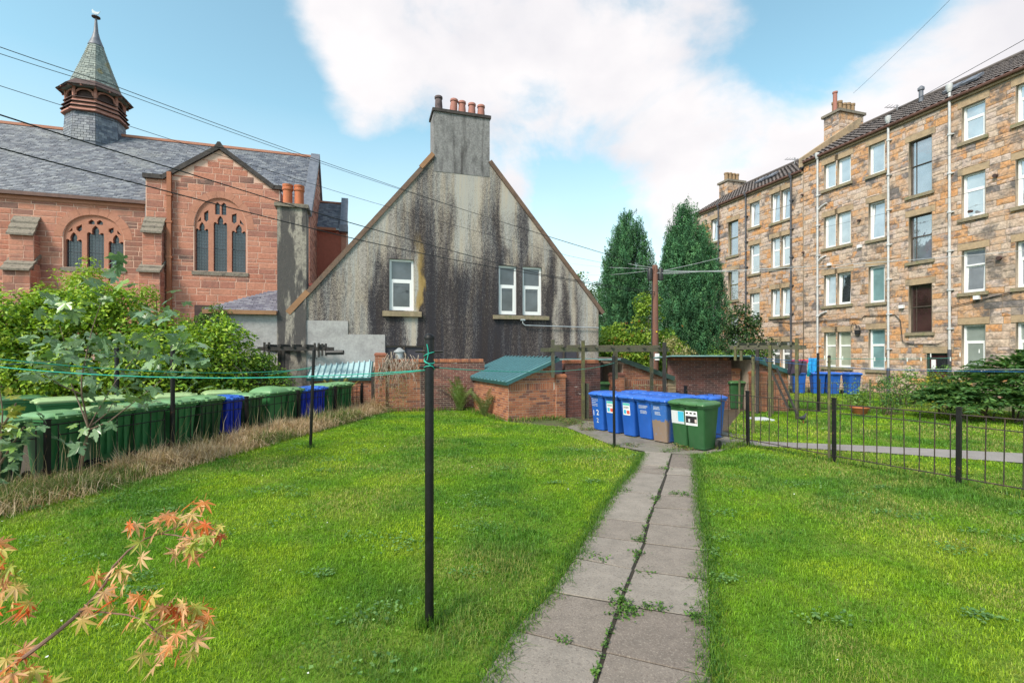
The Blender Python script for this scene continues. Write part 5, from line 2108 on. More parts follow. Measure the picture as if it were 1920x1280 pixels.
b.build('bay_roof', M['teal'], s3)
pillar(s3, -.06, -.24, .42, 1.3, False, 79)

# ------------------------------------------------------------------ lawns, paths
PATH_L = [G(*p) for p in ((880, 1330), (921, 1280), (965, 1186), (1033, 1115), (1080, 1039), (1101, 1004), (1119, 974), (1159, 917), (1187, 885), (1205, 851))]
PATH_R = [G(*p) for p in ((1336, 1330), (1335, 1280), (1331, 1160), (1328, 1035), (1317, 994), (1310, 930), (1306, 880), (1304, 853))]
LAWN_L = PATH_L[::1] + [G(1180, 843), G(1150, 836), G(1060, 801), (-.2, 14.5), (-1.4, 17.3), (-4.4, 16.85)] + [(-4.75, 16.6), (-5.35, 14.2), (-6.1, 11), (-6.85, 8), (-7.5, 5.5)] + [(-8.0, 3.4), (-8.5, 1.2), (-.3, 1.2)]
FA, FB = (7.0, 7.58), (5.27, 10.8)
fdir = Vector((FA[0] - FB[0], FA[1] - FB[1])).normalized()
LAWN_R = PATH_R[::1] + [G(1318, 848), G(1352, 846), (FB[0] - .05, FB[1] - .1), (FA[0] - .05, FA[1]), (FA[0] + fdir.x * 6, FA[1] + fdir.y * 6), (9.5, 1.2), (1.2, 1.2)]
YARD_PATH = [G(1398, 826), G(1640, 836), G(1920, 850), (13.5, 8.4), (13.2, 7.4), G(1920, 868), G(1640, 848), G(1398, 834)]
LAWN_Y1 = [(FB[0] + .1, FB[1]), G(1400, 835), G(1640, 849), G(1920, 869), (13, 7.2), (12, 4), (FA[0] + fdir.x * 6 + .1, FA[1] + fdir.y * 6), (FA[0] + .1, FA[1])]
LAWN_Y2 = [G(1368, 824), G(1398, 826), G(1640, 836), G(1920, 850), (14, 8.5), (18, 16), (16.5, 18.5), (9.9, 17.0), (8.0, 16.9), (5.9, 13.2)]
LAWN_Y3 = [(9.9, 17.4), (16.5, 18.8), (18.5, 20), (19, 24), (18, 26), (13.5, 24)]
for nm, poly, z, mm in (('lawn', LAWN_L, .0, 'lawn_base'), ('lawn', LAWN_R, .0, 'lawn_base'), ('lawn', LAWN_Y1, .0, 'lawn_base'), ('lawn', LAWN_Y2, .0, 'lawn_base'), ('lawn', LAWN_Y3, .0, 'lawn_base'),
                        ('yard_path', YARD_PATH, .006, 'tarmac')):
    b = MB()
    b.poly([(x, y, z) for x, y in poly])
    me = b.mesh(nm, M[mm])
    bm = bmesh.new()
    bm.from_mesh(me)
    bmesh.ops.triangulate(bm, faces=bm.faces)
    bm.to_mesh(me)
    bm.free()
    o = link(nm, me)
    tag(o, None, None, None, 'structure')
# soil under hedges, bins and the dry verge
b = MB()
b.poly([(x, y, 0) for x, y in ((-20, 2), (-5.0, 2), (-4.4, 17.0), (-2, 17.5), (2, 15.5), (2.6, 13.5), (4.0, 11.4), (6.0, 13), (9.0, 18), (6, 30), (-20, 24))])
o = b.build('bare_soil', M['soil'])
o.location.z = -.01
tag(o, None, None, None, 'structure')

path = thing('garden_path', 'path of weathered concrete slabs laid two abreast with weeds in the joints', None)
tag(path, None, None, None, 'structure')
pb = MB()
for a, c in zip(PATH_L[:-1], PATH_L[1:]):
    pass
M['joint_soil'] = mat('dark_joint_soil', [(.018, .014, .010), (.04, .032, .02)], scale=9, var=.3)
pl = [(x, y, .012) for x, y in PATH_L] + [(x, y, .012) for x, y in reversed(PATH_R)]
pb.poly(pl)
me = pb.mesh('path_bed', M['joint_soil'])
bm = bmesh.new()
bm.from_mesh(me)
bmesh.ops.triangulate(bm, faces=bm.faces)
bm.to_mesh(me)
bm.free()
link('path_bed', me, path)
left_j = [((860, 1345), (1080, 1400)), ((965, 1185.5), (1130, 1226)), ((1035, 1113), (1160, 1134)), ((1078, 1048), (1185, 1070)), ((1101, 1006), (1206, 1019)), ((1121, 973), (1212.6, 982)), ((1153, 922), (1233, 928.5)),
          ((1187, 886.5), (1247, 890)), ((1197, 873), (1252, 876)), ((1208, 847), (1258, 851))]
right_j = [((1086, 1400), (1337, 1400)), ((1136, 1228), (1333, 1273)), ((1164, 1138), (1331, 1163)), ((1189, 1072), (1329, 1090)), ((1209, 1021), (1328, 1035.6)), ((1217, 983.5), (1318, 994)), ((1226, 953), (1311, 959)),
           ((1239, 930), (1310, 934)), ((1250, 891), (1308, 894)), ((1255, 877), (1307, 881)), ((1260, 852), (1305, 855))]
rg = random.Random(5)
for rows in (left_j, right_j):
    for (a, c), (d, e) in zip(rows[:-1], rows[1:]):
        q = [Vector((*G(*p), 0)) for p in (a, c, e, d)]
        cen = sum(q, Vector()) / 4
        out = []
        for p in q:
            v = p - cen
            out.append(p - Vector((math.copysign(.004, v.x), math.copysign(.006 + .0016 * p.y, v.y), 0)))
        zs = [.020 + rg.uniform(-.004, .004) for _ in range(4)]
        b = MB()
        n = 4
        lo = [Vector((p.x, p.y, -.03)) for p in out]
        mid = [Vector((p.x, p.y, z - .006)) for p, z in zip(out, zs)]
        hi = [Vector((p.x, p.y, z)) - (p - cen).normalized() * .003 for p, z in zip(out, zs)]
        b.loft([[p - cen for p in lo], [p - cen for p in mid], [p - cen for p in hi]])
        b.build('slab', M['slab'], path, loc=cen)
# strip of paving along the bins
b = MB()
b.poly([(*G(1208, 846), .004), (*G(1306, 854), .004), (*G(1352, 846), .004), (6.0, 12.0, .004), (4.4, 14.2, .004), (2.2, 14.6, .004), (*G(1062, 801), .004), (*G(1150, 835), .004)])
o = b.build('paving', M['concrete'])
tag(o, None, None, None, 'structure')

# ------------------------------------------------------------------ railings
def fence(label, posts, bars_per, z_post, z_top, z_mid, z_bot, m, post_m, post_w=.06, bar_r=.008, name='railing_fence', lean=0, seed=1):
    p0 = Vector((*posts[0], 0))
    root = thing(name, label, 'fence', p0)
    rg = random.Random(seed)
    pm = MB()
    pm.box(-post_w / 2, post_w / 2, -post_w / 2, post_w / 2, -.1, z_post)
    pm.box(-post_w * .62, post_w * .62, -post_w * .62, post_w * .62, z_post, z_post + .018)
    post_me = pm.mesh('post', post_m)
    bm_ = MB()
    bm_.tube([(0, 0, z_bot - .02), (0, 0, z_top)], bar_r, 6)
    bar_me = bm_.mesh('bar', m)
    ang = math.atan2(posts[1][1] - posts[0][1], posts[1][0] - posts[0][0])
    for i, p in enumerate(posts):
        link('post', post_me, root, Vector((*p, 0)) - p0, (rg.uniform(-.012, .012), rg.uniform(-.012, .012), ang))
    for a, c in zip(posts[:-1], posts[1:]):
        A, C = Vector((*a, 0)) - p0, Vector((*c, 0)) - p0
        for z, nm, t0, t1, r_ in ((z_top, 'top_rail', .0, 1, bar_r * 1.35), (z_mid, 'mid_rail', .5 / bars_per, 1 - .5 / bars_per, bar_r * 1.1), (z_bot, 'bottom_rail', 0, 1, bar_r * 1.2)):
            b = MB()
            dz = rg.uniform(-.012, .012)
            P, Q = A.lerp(C, t0), A.lerp(C, t1)
            b.tube([P + Vector((0, 0, z + dz)), P.lerp(Q, .5) + Vector((0, 0, z + rg.uniform(-.012, .012))), Q + Vector((0, 0, z))], r_, 6)
            b.build(nm, m, root)
        for k in range(bars_per):
            t = (k + .5) / bars_per
            link('bar', bar_me, root, A.lerp(C, t), (rg.uniform(-.015, .015), rg.uniform(-.015, .015), 0))
    return root


def fl(d):
    return (-7.37 + .2485 * (d - 7.67), d)


fence('black railing in front of the long row of wheelie bins on the left', [fl(d) for d in (3.6, 5.6, 7.67, 9.75, 11.65, 13.42, 15.1, 16.6)], 7, 1.0, .93, .74, .1, M['railing'], M['railing'], .066, .0095)
fence('rusty black railing on the right of the lawn', [(4.45, 12.44), (5.27, 10.8), (6.1, 9.16), (7.0, 7.58), (7.88, 5.95), (8.76, 4.3)], 9, 1.2, 1.1, .93, .12, M['rust_rail'], M['railing'], .058, .0085)
fence('thin low railing across the far yard in front of the shrubs', [G(1386, 772), G(1449, 776), G(1537, 771), G(1631, 772), G(1761, 777), G(1900, 786)], 10, 1.12, 1.0, .82, .12, M['rust_rail'], M['moss_post'], .055, .006)


# ------------------------------------------------------------------ clothes posts
def clothes_post(label, loc, h, r, rods, m, tilt=(0, 0), cap=True, rope=False, name='clothes_post', group=None):
    t = thing(name, label, 'clothes post', (loc[0], loc[1], 0), 0, group)
    t.rotation_euler = (tilt[0], tilt[1], 0)
    b = MB()
    b.lathe([(r * 1.02, -.1), (r, .4), (r, h - .02), (r * .9, h)], 16)
    b.build('pole', m, t, smooth=True)
    if cap:
        b = MB()
        b.lathe([(r * 1.15, 0), (r * 1.18, .018), (r * .8, .035), (0.005, .045)], 16, (0, 0, h - .012))
        b.build('cap', M['railing'], t, smooth=True)
    for z, w, a in rods:
        b = MB()
        c, s = math.cos(a), math.sin(a)
        b.tube([(-w * c, -w * s, z), (w * c, w * s, z)], .009, 8)
        b.build('rod', M['railing'], t, smooth=True)
    if rope:
        b = MB()
        pts = []
        for i in range(36):
            q = i * .7
            pts.append(((r + .006) * math.cos(q), (r + .006) * math.sin(q), h - .10 - i * .0042 - .03 * math.sin(i * .5)))
        b.tube(pts, .004, 5)
        pts = [((r + .005) * math.cos(-1.9 + .3 * math.sin(u * 3)), (r + .005) * math.sin(-1.9 + .3 * math.sin(u * 3)), h - .05 - u * .12) for u in [i / 8 for i in range(9)]]
        b.tube(pts, .004, 5)
        b.build('rope_coil', M['rope_green'], t)
    return t


MP = G(805, 1172)
clothes_post('tall black iron clothes post in the middle of the lawn with two cross rods', MP, 2.19, .034, ((2.085, .105, 0), (1.965, .075, .1)), M['black_paint'], rope=True)
P2 = G(582, 840)
clothes_post('slim black clothes post leaning slightly by the dry grass verge', P2, 2.12, .032, ((1.95, .07, .2), (1.72, .05, 0)), M['black_paint'], (0, .035))
P3 = G(1152, 838)
clothes_post('thin clothes post with worn paint beside the blue bins', P3, 1.98, .03, ((1.85, .07, 0),), M['black_paint'], (0, -.012))
P4 = (-6.82, 9.72)
clothes_post('black clothes post standing against the left railing behind the sapling leaves', P4, 2.18, .04, ((2.05, .07, 0),), M['railing'])
P5 = ((219 - CX) / FOC * 12.0, 12.0)
clothes_post('dark clothes post among the leaves behind the left hand bins', P5, 2.17, .05, ((2.0, .08, 0),), M['railing'])
P6 = G(1412, 812)
clothes_post('mossy old clothes post just beyond the right railing', P6, 1.98, .04, ((1.8, .1, .4), (1.9, .08, 1.2)), M['moss_post'])
P7 = G(1534, 772)
clothes_post('black clothes post in the far yard beside the blue cloth', P7, 2.02, .04, ((1.9, .08, .4),), M['black_paint'])
P8 = (6.06, 9.24)
clothes_post('tall slim clothes post rising behind the middle post of the right railing', P8, 1.99, .025, ((1.9, .06, .4),), M['moss_post'])
P9 = G(1740, 790)


def line_thing(label, pts, m, r=.005, sag=.0, n=14, cat='washing line', name='washing_line', group=None, pegs=0):
    """a line hung through 3-D points, sagging between them"""
    P = [Vector(p) for p in pts]
    o0 = P[0].copy()
    b = MB()
    path_ = []
    for i, (a, c) in enumerate(zip(P[:-1], P[1:])):
        for k in range(n if i < len(P) - 2 else n + 1):
            t = k / n
            q = a.lerp(c, t)
            q.z -= sag * 4 * t * (1 - t)
            path_.append(q - o0)
    b.tube(path_, r, 5)
    o = b.build(name, m, None, smooth=True, loc=o0)
    tag(o, label, cat, group)
    return o


mz = 1.965
line_thing('green washing line sagging left from the lawn post past the sapling', [W(805, 693, 3.68), W(-160, 668, 4.4)], M['rope_green'], .0042, .12)
line_thing('second green washing line running left behind the first', [(P2[0], P2[1], 1.72), W(-160, 655, 5.2)], M['rope_green'], .0065, .16)
line_thing('green washing line from the lawn post to the post by the blue bins', [(MP[0], MP[1], mz), W(1152, 680, P3[1])], M['rope_green'], .0042, .1)
line_thing('green washing line from the lawn post to the slim post on the left', [(MP[0], MP[1], mz - .02), W(586, 708, P2[1])], M['rope_green'], .004, .03)
line_thing('blue washing line at the far left in front of the shrubs', [W(-120, 686, 6.0), (P5[0], P5[1], 2.0)], M['rope_blue'], .006, .05)
line_thing('thin green washing line rising from the slim post to the left store', [(P2[0], P2[1], 1.75), W(470, 705, 17.0)], M['rope_green'], .005, .02)
line_thing('long pale washing line over the right hand yard and shrubs', [(P8[0], P8[1], 1.80), W(2050, 690, 11.0)], M['cable_pale'], .005, .04)
line_thing('blue washing line across the right hand yard in front of the shrubs', [(P6[0], P6[1], 1.9), W(1640, 692, 14), W(2050, 696, 10.5)], M['rope_blue'], .006, .03)
line_thing('green washing line along the foot of the tenement with white pegs', [(P7[0], P7[1], 1.86), W(1790, 671, 18.0)], M['rope_green'], .007, .02)
line_thing('blue washing line hung with clothes at the far yard', [(P6[0], P6[1], 1.95), (P7[0] + .2, P7[1], 1.80)], M['rope_blue'], .008, .05)
for i, (px, py) in enumerate(((1546, 669), (1580, 670), (1640, 672), (1660, 672), (1701, 673), (1727, 672), (1745, 665), (1782, 672), (1800, 664), (1836, 657))):
    w = W(px, py, 17.6 - i * .03)
    b = MB()
    b.box(-.012, .012, -.01, .01, -.09, .05)
    b.box(-.02, .02, -.008, .008, -.06, -.03)
    o = b.build('clothes_peg', M['peg'], loc=w)
    tag(o, 'small white clothes peg on the line ' + ('left of the paired green blind windows', 'between the paired green blind windows', 'left of the teal curtained window', 'in front of the teal curtained window', 'right of the second white drainpipe', 'midway to the maroon door', 'over the maroon door', 'right of the maroon door', 'left of the grey blind window', 'in front of the grey blind window')[i], 'peg', 'pegs on the far washing line')


# washing
def cloth(label, px0, px1, py0, py1, d, m, seed, name='hanging_cloth', skew=0.0):
    rg = np.random.RandomState(seed)
    x0, _, z1 = W(px0, py0, d)
    x1, _, z0 = W(px1, py1, d)
    nx, nzv = 16, 12
    b = MB()
    V = []
    for k in range(nzv + 1):
        for i in range(nx + 1):
            u, v = i / nx, k / nzv
            w = 1 - .25 * v * (1 - v)
            x = x0 + (x1 - x0) * (.5 + (u - .5) * w) + skew * v
            z = z1 - (z1 - z0) * v * (1 - .18 * abs(math.sin(u * 7 + seed)))
            y = .05 * math.sin(u * 11 + seed + v) * (.3 + v) + .03 * math.sin(u * 23 + 2 * v)
            V.append((x - x0, y, z - z1))
    F = [(k * (nx + 1) + i, k * (nx + 1) + i + 1, (k + 1) * (nx + 1) + i + 1, (k + 1) * (nx + 1) + i) for k in range(nzv) for i in range(nx)]
    b.add(V, F)
    o = b.build(name, m, None, True, (x0, d, z1))
    tag(o, label, 'laundry')
    return o


cloth('bright blue cloth hanging on the far washing line', 1516, 1533, 671, 700, 17.2, M['blue_cloth'], 3)
cloth('narrow cyan garment hanging next to the blue cloth', 1514, 1520, 678, 707, 17.3, M['cyan_cloth'], 4)
cloth('dark purple garment drooping on the far washing line', 1476, 1512, 677, 704, 16.8, M['dark_cloth'], 5)
cloth('red cloth folded over the line above the dark garment', 1484, 1514, 674, 680, 16.95, M['red_cloth'], 6)


# ------------------------------------------------------------------ pergolas
def pergola(label, p0, p1, depth, z, posts, m, rungs, ang_off=0, stubs=()):
    L = math.hypot(p1[0] - p0[0], p1[1] - p0[1])
    rot = math.atan2(p1[1] - p0[1], p1[0] - p0[0])
    t = thing('pergola', label, 'pergola', (p0[0], p0[1], 0), rot)
    for y in (0, depth):
        b = MB()
        b.box(-.12, L + .12, y - .03, y + .03, z - .13, z)
        b.build('beam', m, t)
    for i in range(rungs):
        x = L * (i + .5) / rungs
        b = MB()
        b.box(x - .03, x + .03, -.1, depth + .1, z + .002, z + .09)
        b.build('cross_piece', m, t)
    for (x, y, zb, zt, w, mm) in posts:
        b = MB()
        b.box(x - w / 2, x + w / 2, y - w / 2, y + w / 2, zb, zt)
        b.build('post', M[mm], t)
    return t


pa, pc = W(1037, 655, 15.0), W(1248, 655, 15.9)
LL = math.hypot(pc[0] - pa[0], pc[1] - pa[1])
pergola('mossy timber pergola over the blue bins and the brick pillar', pa[:2], pc[:2], .9, 2.22,
        [(.0, .03, 1.3, 2.46, .09, 'pergola'), (.96, -.08, -.1, 2.44, .085, 'moss_post'), (1.13, .02, -.1, 1.1, .1, 'pergola'), (LL * .6, .5, 1.2, 2.2, .12, 'pergola'), (LL - .08, -.06, 0, 2.4, .09, 'black_wood'), (LL, .9, 0, 2.2, .09, 'pergola')], M['pergola'], 7)
pa, pc = W(1376, 650, 16.2), W(1494, 655, 15.0)
LL = math.hypot(pc[0] - pa[0], pc[1] - pa[1])
pergola('mossy timber pergola with bracing in front of the right hand store', pa[:2], pc[:2], .8, 2.30,
        [(.05, .0, 1.8, 2.28, .08, 'moss_post'), (.22, .05, 1.8, 2.28, .08, 'moss_post'), (LL * .6, -.06, -.1, 2.3, .085, 'moss_post'), (LL, 0, -.1, 2.52, .09, 'moss_post'), (LL * .3, .7, 0, 2.2, .1, 'black_wood')], M['pergola'], 6)
b = MB()
w0, w1 = W(1434, 668, 15.6), W(1478, 765, 15.2)
b.bar(w0, w1, .06, .06)
w0, w1 = W(1456, 690, 15.4), W(1496, 780, 14.6)
b.bar(w0, w1, .05, .05)
o = b.build('brace_poles', M['black_wood'])
tag(o, 'pair of dark slanting poles crossing in front of the right hand store', 'pole')
pa, pc = W(490, 652, 16.6), W(610, 655, 16.9)
LL = math.hypot(pc[0] - pa[0], pc[1] - pa[1])
pergola('blackened timber pergola against the pale cement wall on the left', pa[:2], pc[:2], .8, 2.26,
        [(.1, 0, 1.9, 2.42, .06, 'black_wood'), (.25, 0, 1.9, 2.42, .06, 'black_wood'), (.5, .3, 0, 2.36, .1, 'black_wood'), (.62, .3, 0, 2.36, .1, 'black_wood'), (LL - .35, 0, 1.9, 2.4, .06, 'black_wood'),
         (LL - .22, 0, 1.9, 2.4, .06, 'black_wood'), (LL - .1, 0, 1.95, 2.38, .06, 'black_wood'), (LL + .02, 0, 1.95, 2.38, .06, 'black_wood')], M['black_wood'], 5)
o = MB()
w0 = W(612, 661, 16.9)
o.tube([(0, 0, 0), (.6, 0, .01)], .085, 10)
o = o.build('black_drum', M['blk_plastic'], None, True, w0)
tag(o, 'fat black roll of plastic on top of the left pergola end', 'roll')

# grey vent with a cowl behind the garden wall
vt = thing('vent_flue', 'grey metal vent with a conical cowl behind the garden wall', 'vent', (W(749, 690, 18.2)[0], 18.2, 0))
b = MB()
b.lathe([(.15, 0), (.15, 2.1)], 14)
b.build('flue_pipe', M['metal_grey'], vt, True)
b = MB()
b.lathe([(.22, 2.08), (.22, 2.11), (.05, 2.24), (.0, 2.25)], 14)
b.build('cowl', M['metal_grey'], vt, True)

# ------------------------------------------------------------------ telegraph pole and wires
PD = 22.0
pw = W(1228, 660, PD)
po = thing('telegraph_pole', 'tall brown wooden telegraph pole between the two yew trees', 'pole', (pw[0], PD, 0))
ztop = W(1228, 497, PD)[2]
b = MB()
b.lathe([(.17, -.1), (.165, 2), (.13, ztop - .05), (.10, ztop)], 16)
b.build('pole', M['pole'], po, True)
for dx in (-.24, .24):
    b = MB()
    b.lathe([(.11, 0), (.12, .05), (.12, .5), (.09, .55)], 12, (dx, -.05, W(0, 526, PD)[2]))
    b.build('terminal_drum', M['blk_plastic'], po, True)
for z, dz in ((1.9, 0), (2.5, 0), (3.1, 0), (3.6, 0), (4.2, 0)):
    b = MB()
    b.tube([(-.26, 0, z), (.26, 0, z)], .012, 6)
    b.build('step_iron', M['metal_grey'], po)
b = MB()
b.tube([(-.17, -.08, 0), (-.17, -.08, 2.15)], .09, 8)
b.build('conduit', M['metal_grey'], po, True)
b = MB()
b.box(-.06, .14, -.2, -.17, 1.72, 2.02)
b.build('notice_plate', M['white_print'], po)
b = MB()
b.lathe([(.035, 0), (.035, .02)], 10)
o = b.build('marker_disc', mat('yellow_marker', (.7, .5, .02), var=.05), po, False, (.02, -.17, W(0, 622, PD)[2]), (R(90), 0, 0))
b = MB()
b.tube([(-.16, -.06, 2.1), (-.15, -.06, 4), (-.13, -.05, 5.4)], .03, 6)
b.build('riser_cable', M['cable'], po)
PT = (pw[0], PD - .1)
for label, pts, r, m, sag in (
        ('thin black overhead wire, highest of those crossing the sky on the left', [W(-200, 15, 7), W(190, 152, 9.5), W(700, 336, 14.5), W(977, 427, 18.5), (PT[0], PT[1], W(0, 503, PD)[2])], .007, 'cable', .03),
        ('thin black overhead wire just below the highest one', [W(-200, 32, 7), W(190, 160, 9.5), W(700, 339, 14.5), (PT[0], PT[1], W(0, 506, PD)[2])], .006, 'cable', .03),
        ('thin overhead wire passing over the church spirelet base', [W(-200, 95, 7), W(222, 230, 10), W(700, 380, 15), W(1068, 480, 20), (PT[0], PT[1], W(0, 512, PD)[2])], .006, 'cable', .02),
        ('thick black overhead cable crossing the slate roof of the church', [W(-200, 150, 6), W(330, 318, 9), W(700, 430, 13), W(1014, 514, 18), (PT[0], PT[1], W(0, 548, PD)[2])], .012, 'cable', .02),
        ('thick black overhead cable, lowest of those on the left', [W(-200, 222, 6), W(260, 345, 8.5), W(700, 456, 13), W(937, 503, 17), (PT[0], PT[1], W(0, 552, PD)[2])], .012, 'cable', .02)):
    line_thing(label, pts, M[m], r, sag, cat='cable', name='overhead_cable', n=10)
zt = W(0, 503, PD)[2]
for i, (px, py, d) in enumerate(((1130, 480, 40), (1060, 492, 44), (1090, 515, 38), (1500, 498, 27.8), (1660, 497, 24), (1500, 440, 28), (1920, 470, 19), (1385, 500, 34))):
    e = W(px, py, d)
    line_thing(['pale wire running left from the pole top across the left yew, uppermost', 'pale wire running left from the pole top behind the house roof', 'pale wire running left from the pole, lowest of its bunch',
                'pale wire running right from the pole to the tenement boundary', 'pale wire running right from the pole to the white drainpipe', 'pale wire climbing right from the pole across the right yew',
                'long pale wire from the pole across the whole near tenement', 'short pale wire from the pole to the far tenement'][i],
               [(PT[0], PT[1], zt - .04 * i), e], M['cable_pale'], .011, .12, cat='cable', name='overhead_cable')
for label, a, c, r in (('thin wire climbing the sky to the upper right corner from the tenement roof', W(1430, 340, 34), W(2000, 30, 17), .012), ('faint wire high over the big tenement chimney', W(1600, 175, 30), W(1840, -60, 20), .008),
                       ('black wire slanting across the upper windows of the near tenement', W(1420, 402, 26), W(2010, 215, 16), .010), ('black wire slanting across the middle windows of the near tenement', W(1480, 440, 26), W(2010, 310, 16), .007)):
    line_thing(label, [a, c], M['cable'], r, .1, cat='cable', name='overhead_cable')
# ------------------------------------------------------------------ wheelie bins
def rr(x0, x1, y0, y1, z, r=.05, n=3):
    pts = []
    for cx, cy, a in ((x1 - r, y0 + r, -90), (x1 - r, y1 - r, 0), (x0 + r, y1 - r, 90), (x0 + r, y0 + r, 180)):
        for k in range(n + 1):
            q = R(a + 90 * k / n)
            pts.append((cx + r * math.cos(q), cy + r * math.sin(q), z))
    return pts


def scuff_mat():
    """blue plastic rubbed to brown low on the front"""
    m = bpy.data.materials.new('scuffed_blue_bin_plastic')
    m.use_nodes = True
    nt = m.node_tree
    p = nt.nodes['Principled BSDF']
    p.inputs['Roughness'].default_value = .45
    tc = nt.nodes.new('ShaderNodeTexCoord')
    s = nt.nodes.new('ShaderNodeSeparateXYZ')
    nt.links.new(tc.outputs['Object'], s.inputs[0])
    f = fmath(nt, 'ADD', maprange(nt, s.outputs['Z'], .42, .62, 1, 0), maprange(nt, nz(nt, 9, 5, .6, tc.outputs['Object']), .3, .7, -.45, .45))
    fr = maprange(nt, s.outputs['Y'], -.20, -.10, 1, 0)
    f = fmath(nt, 'MULTIPLY', maprange(nt, f, .4, .6, 0, 1, True), fr)
    c = mixc(nt, f, (.03, .12, .40), (.23, .165, .125))
    c = mixc(nt, fmath(nt, 'MULTIPLY', maprange(nt, nz(nt, 14, 5), .55, .7), .35), c, (.16, .22, .36))
    nt.links.new(c, p.inputs['Base Color'])
    return m


M['bin_scuffed'] = scuff_mat()
_protos = {}


def make_bin(body_m, lid_m, domed=False, sx=1.0):
    key = (body_m, lid_m, domed, sx)
    if key in _protos:
        return _protos[key]
    t = bpy.data.objects.new('wheelie_bin', None)
    b = MB()
    X = lambda v: v * sx
    L = [rr(X(-.215), X(.215), -.235, .20, .03, .05), rr(X(-.22), X(.22), -.24, .21, .10, .05), rr(X(-.255), X(.255), -.315, .285, .86, .05), rr(X(-.26), X(.26), -.32, .29, .90, .05),
         rr(X(-.285), X(.285), -.345, .32, .905, .05), rr(X(-.285), X(.285), -.345, .32, .955, .05), rr(X(-.265), X(.265), -.325, .30, .957, .05)]
    b.loft(L)
    # ribs of the back
    for x in (-.13, 0, .13):
        b.box(X(x) - .02, X(x) + .02, .19, .30, .25, .9)
    body = b.mesh('body', M[body_m], True)
    b = MB()
    h = .10 if domed else .05
    L = [rr(X(-.295), X(.295), -.375, .335, .945, .05), rr(X(-.30), X(.30), -.385, .34, .965, .05), rr(X(-.295), X(.295), -.375, .335, .99, .05), rr(X(-.26), X(.26), -.33, .29, .99 + h * .55, .06),
         rr(X(-.19), X(.19), -.24, .22, .99 + h, .06), rr(X(-.1), X(.1), -.12, .12, .99 + h + (.025 if domed else -.012), .04)]
    b.loft(L)
    for x in (-.14, .14):
        b.box(X(x) - .05, X(x) + .05, -.30, .30, .985, 1.015 + h * .35)
    b.box(X(-.12), X(.12), -.42, -.37, .955, .985)
    lid = b.mesh('lid', M[lid_m], True)
    b = MB()
    b.tube([(X(-.2), .40, .99), (X(.2), .40, .99)], .017, 8)
    for x in (-.19, -.07, .07, .19):
        b.box(X(x) - .018, X(x) + .018, .31, .41, .955, 1.005)
    hd = b.mesh('handle', M[lid_m], False)
    b = MB()
    prof = [(.02, -.025), (.085, -.03), (.1, -.018), (.1, .018), (.085, .03), (.02, .025)]
    n = 16
    b.lathe(prof, n)
    wh = b.mesh('wheel', M['rubber'], True)
    b = MB()
    b.tube([(X(-.27), .24, .1), (X(.27), .24, .1)], .012, 6)
    ax = b.mesh('axle', M['railing'])
    _protos[key] = (body, lid, hd, wh, ax, sx)
    return _protos[key]


def put_bin(label, x, y, rz, body_m, lid_m, group, domed=False, sx=1.0, lid_open=0.0, lean=0.0, z=0.0, s=1.0):
    body, lid, hd, wh, ax, _ = make_bin(body_m, lid_m, domed, sx)
    t = thing('wheelie_bin', label, 'wheelie bin', (x, y, z), rz, group)
    t.rotation_euler = (lean, 0, rz)
    t.scale = (s, s, s)
    link('body', body, t)
    o = link('lid', lid, t)
    if lid_open:
        # hinged at the back edge
        o.location = (0, .34 - (.34 * math.cos(lid_open) - .96 * -math.sin(lid_open)) * 1, 0)
        c, sn = math.cos(-lid_open), math.sin(-lid_open)
        py, pz = .34, .965
        o.location = (0, py - (c * py - sn * pz), pz - (sn * py + c * pz))
        o.rotation_euler = (-lid_open, 0, 0)
    link('handle', hd, t)
    for sxx in (-1, 1):
        link('wheel', wh, t, (sxx * .265 * sx, .24, .1), (0, R(90), 0))
    link('axle', ax, t)
    return t


def panel(root, name, x0, x1, z0, z1, m, lift=.004):
    """flat print on the front of a bin, following the front's slope"""
    b = MB()
    yf = lambda z: -.24 - (z - .10) / .76 * .075
    b.loft([[(x0, yf(z0), z0), (x1, yf(z0), z0), (x1, yf(z1), z1), (x0, yf(z1), z1)], [(x0, yf(z0) - lift, z0), (x1, yf(z0) - lift, z0), (x1, yf(z1) - lift, z1), (x0, yf(z1) - lift, z1)]])
    return b.build(name, m, root)


def printing(root, x, z, size, body, m):
    sl = math.atan(.075 / .76)
    yf = -.24 - (z - .10) / .76 * .075
    return link('lettering', text_mesh(body, size, m), root, (x, yf - .004, z), (R(90) + sl, 0, 0))


def tiny_lines(root, x0, x1, z, rows, m, seed=0, step=.028):
    rg = random.Random(seed)
    b = MB()
    for k in range(rows):
        zz = z - k * step
        yf = -.24 - (zz - .10) / .76 * .075 - .004
        x = x0
        xe = x1 - rg.uniform(0, (x1 - x0) * .35)
        while x < xe:
            w = rg.uniform(.012, .03)
            b.box(x, min(xe, x + w), yf - .001, yf + .003, zz, zz + .012)
            x += w + .008
    return b.build('small_print', m, root)


RB = R(-55)
fx, fy = math.sin(RB), -math.cos(RB)          # the way the fronts face
GR = 'blue bins in a row beside the path'


def corner_bin(px, py):
    x, y = G(px, py)
    return x + .07, y + .318


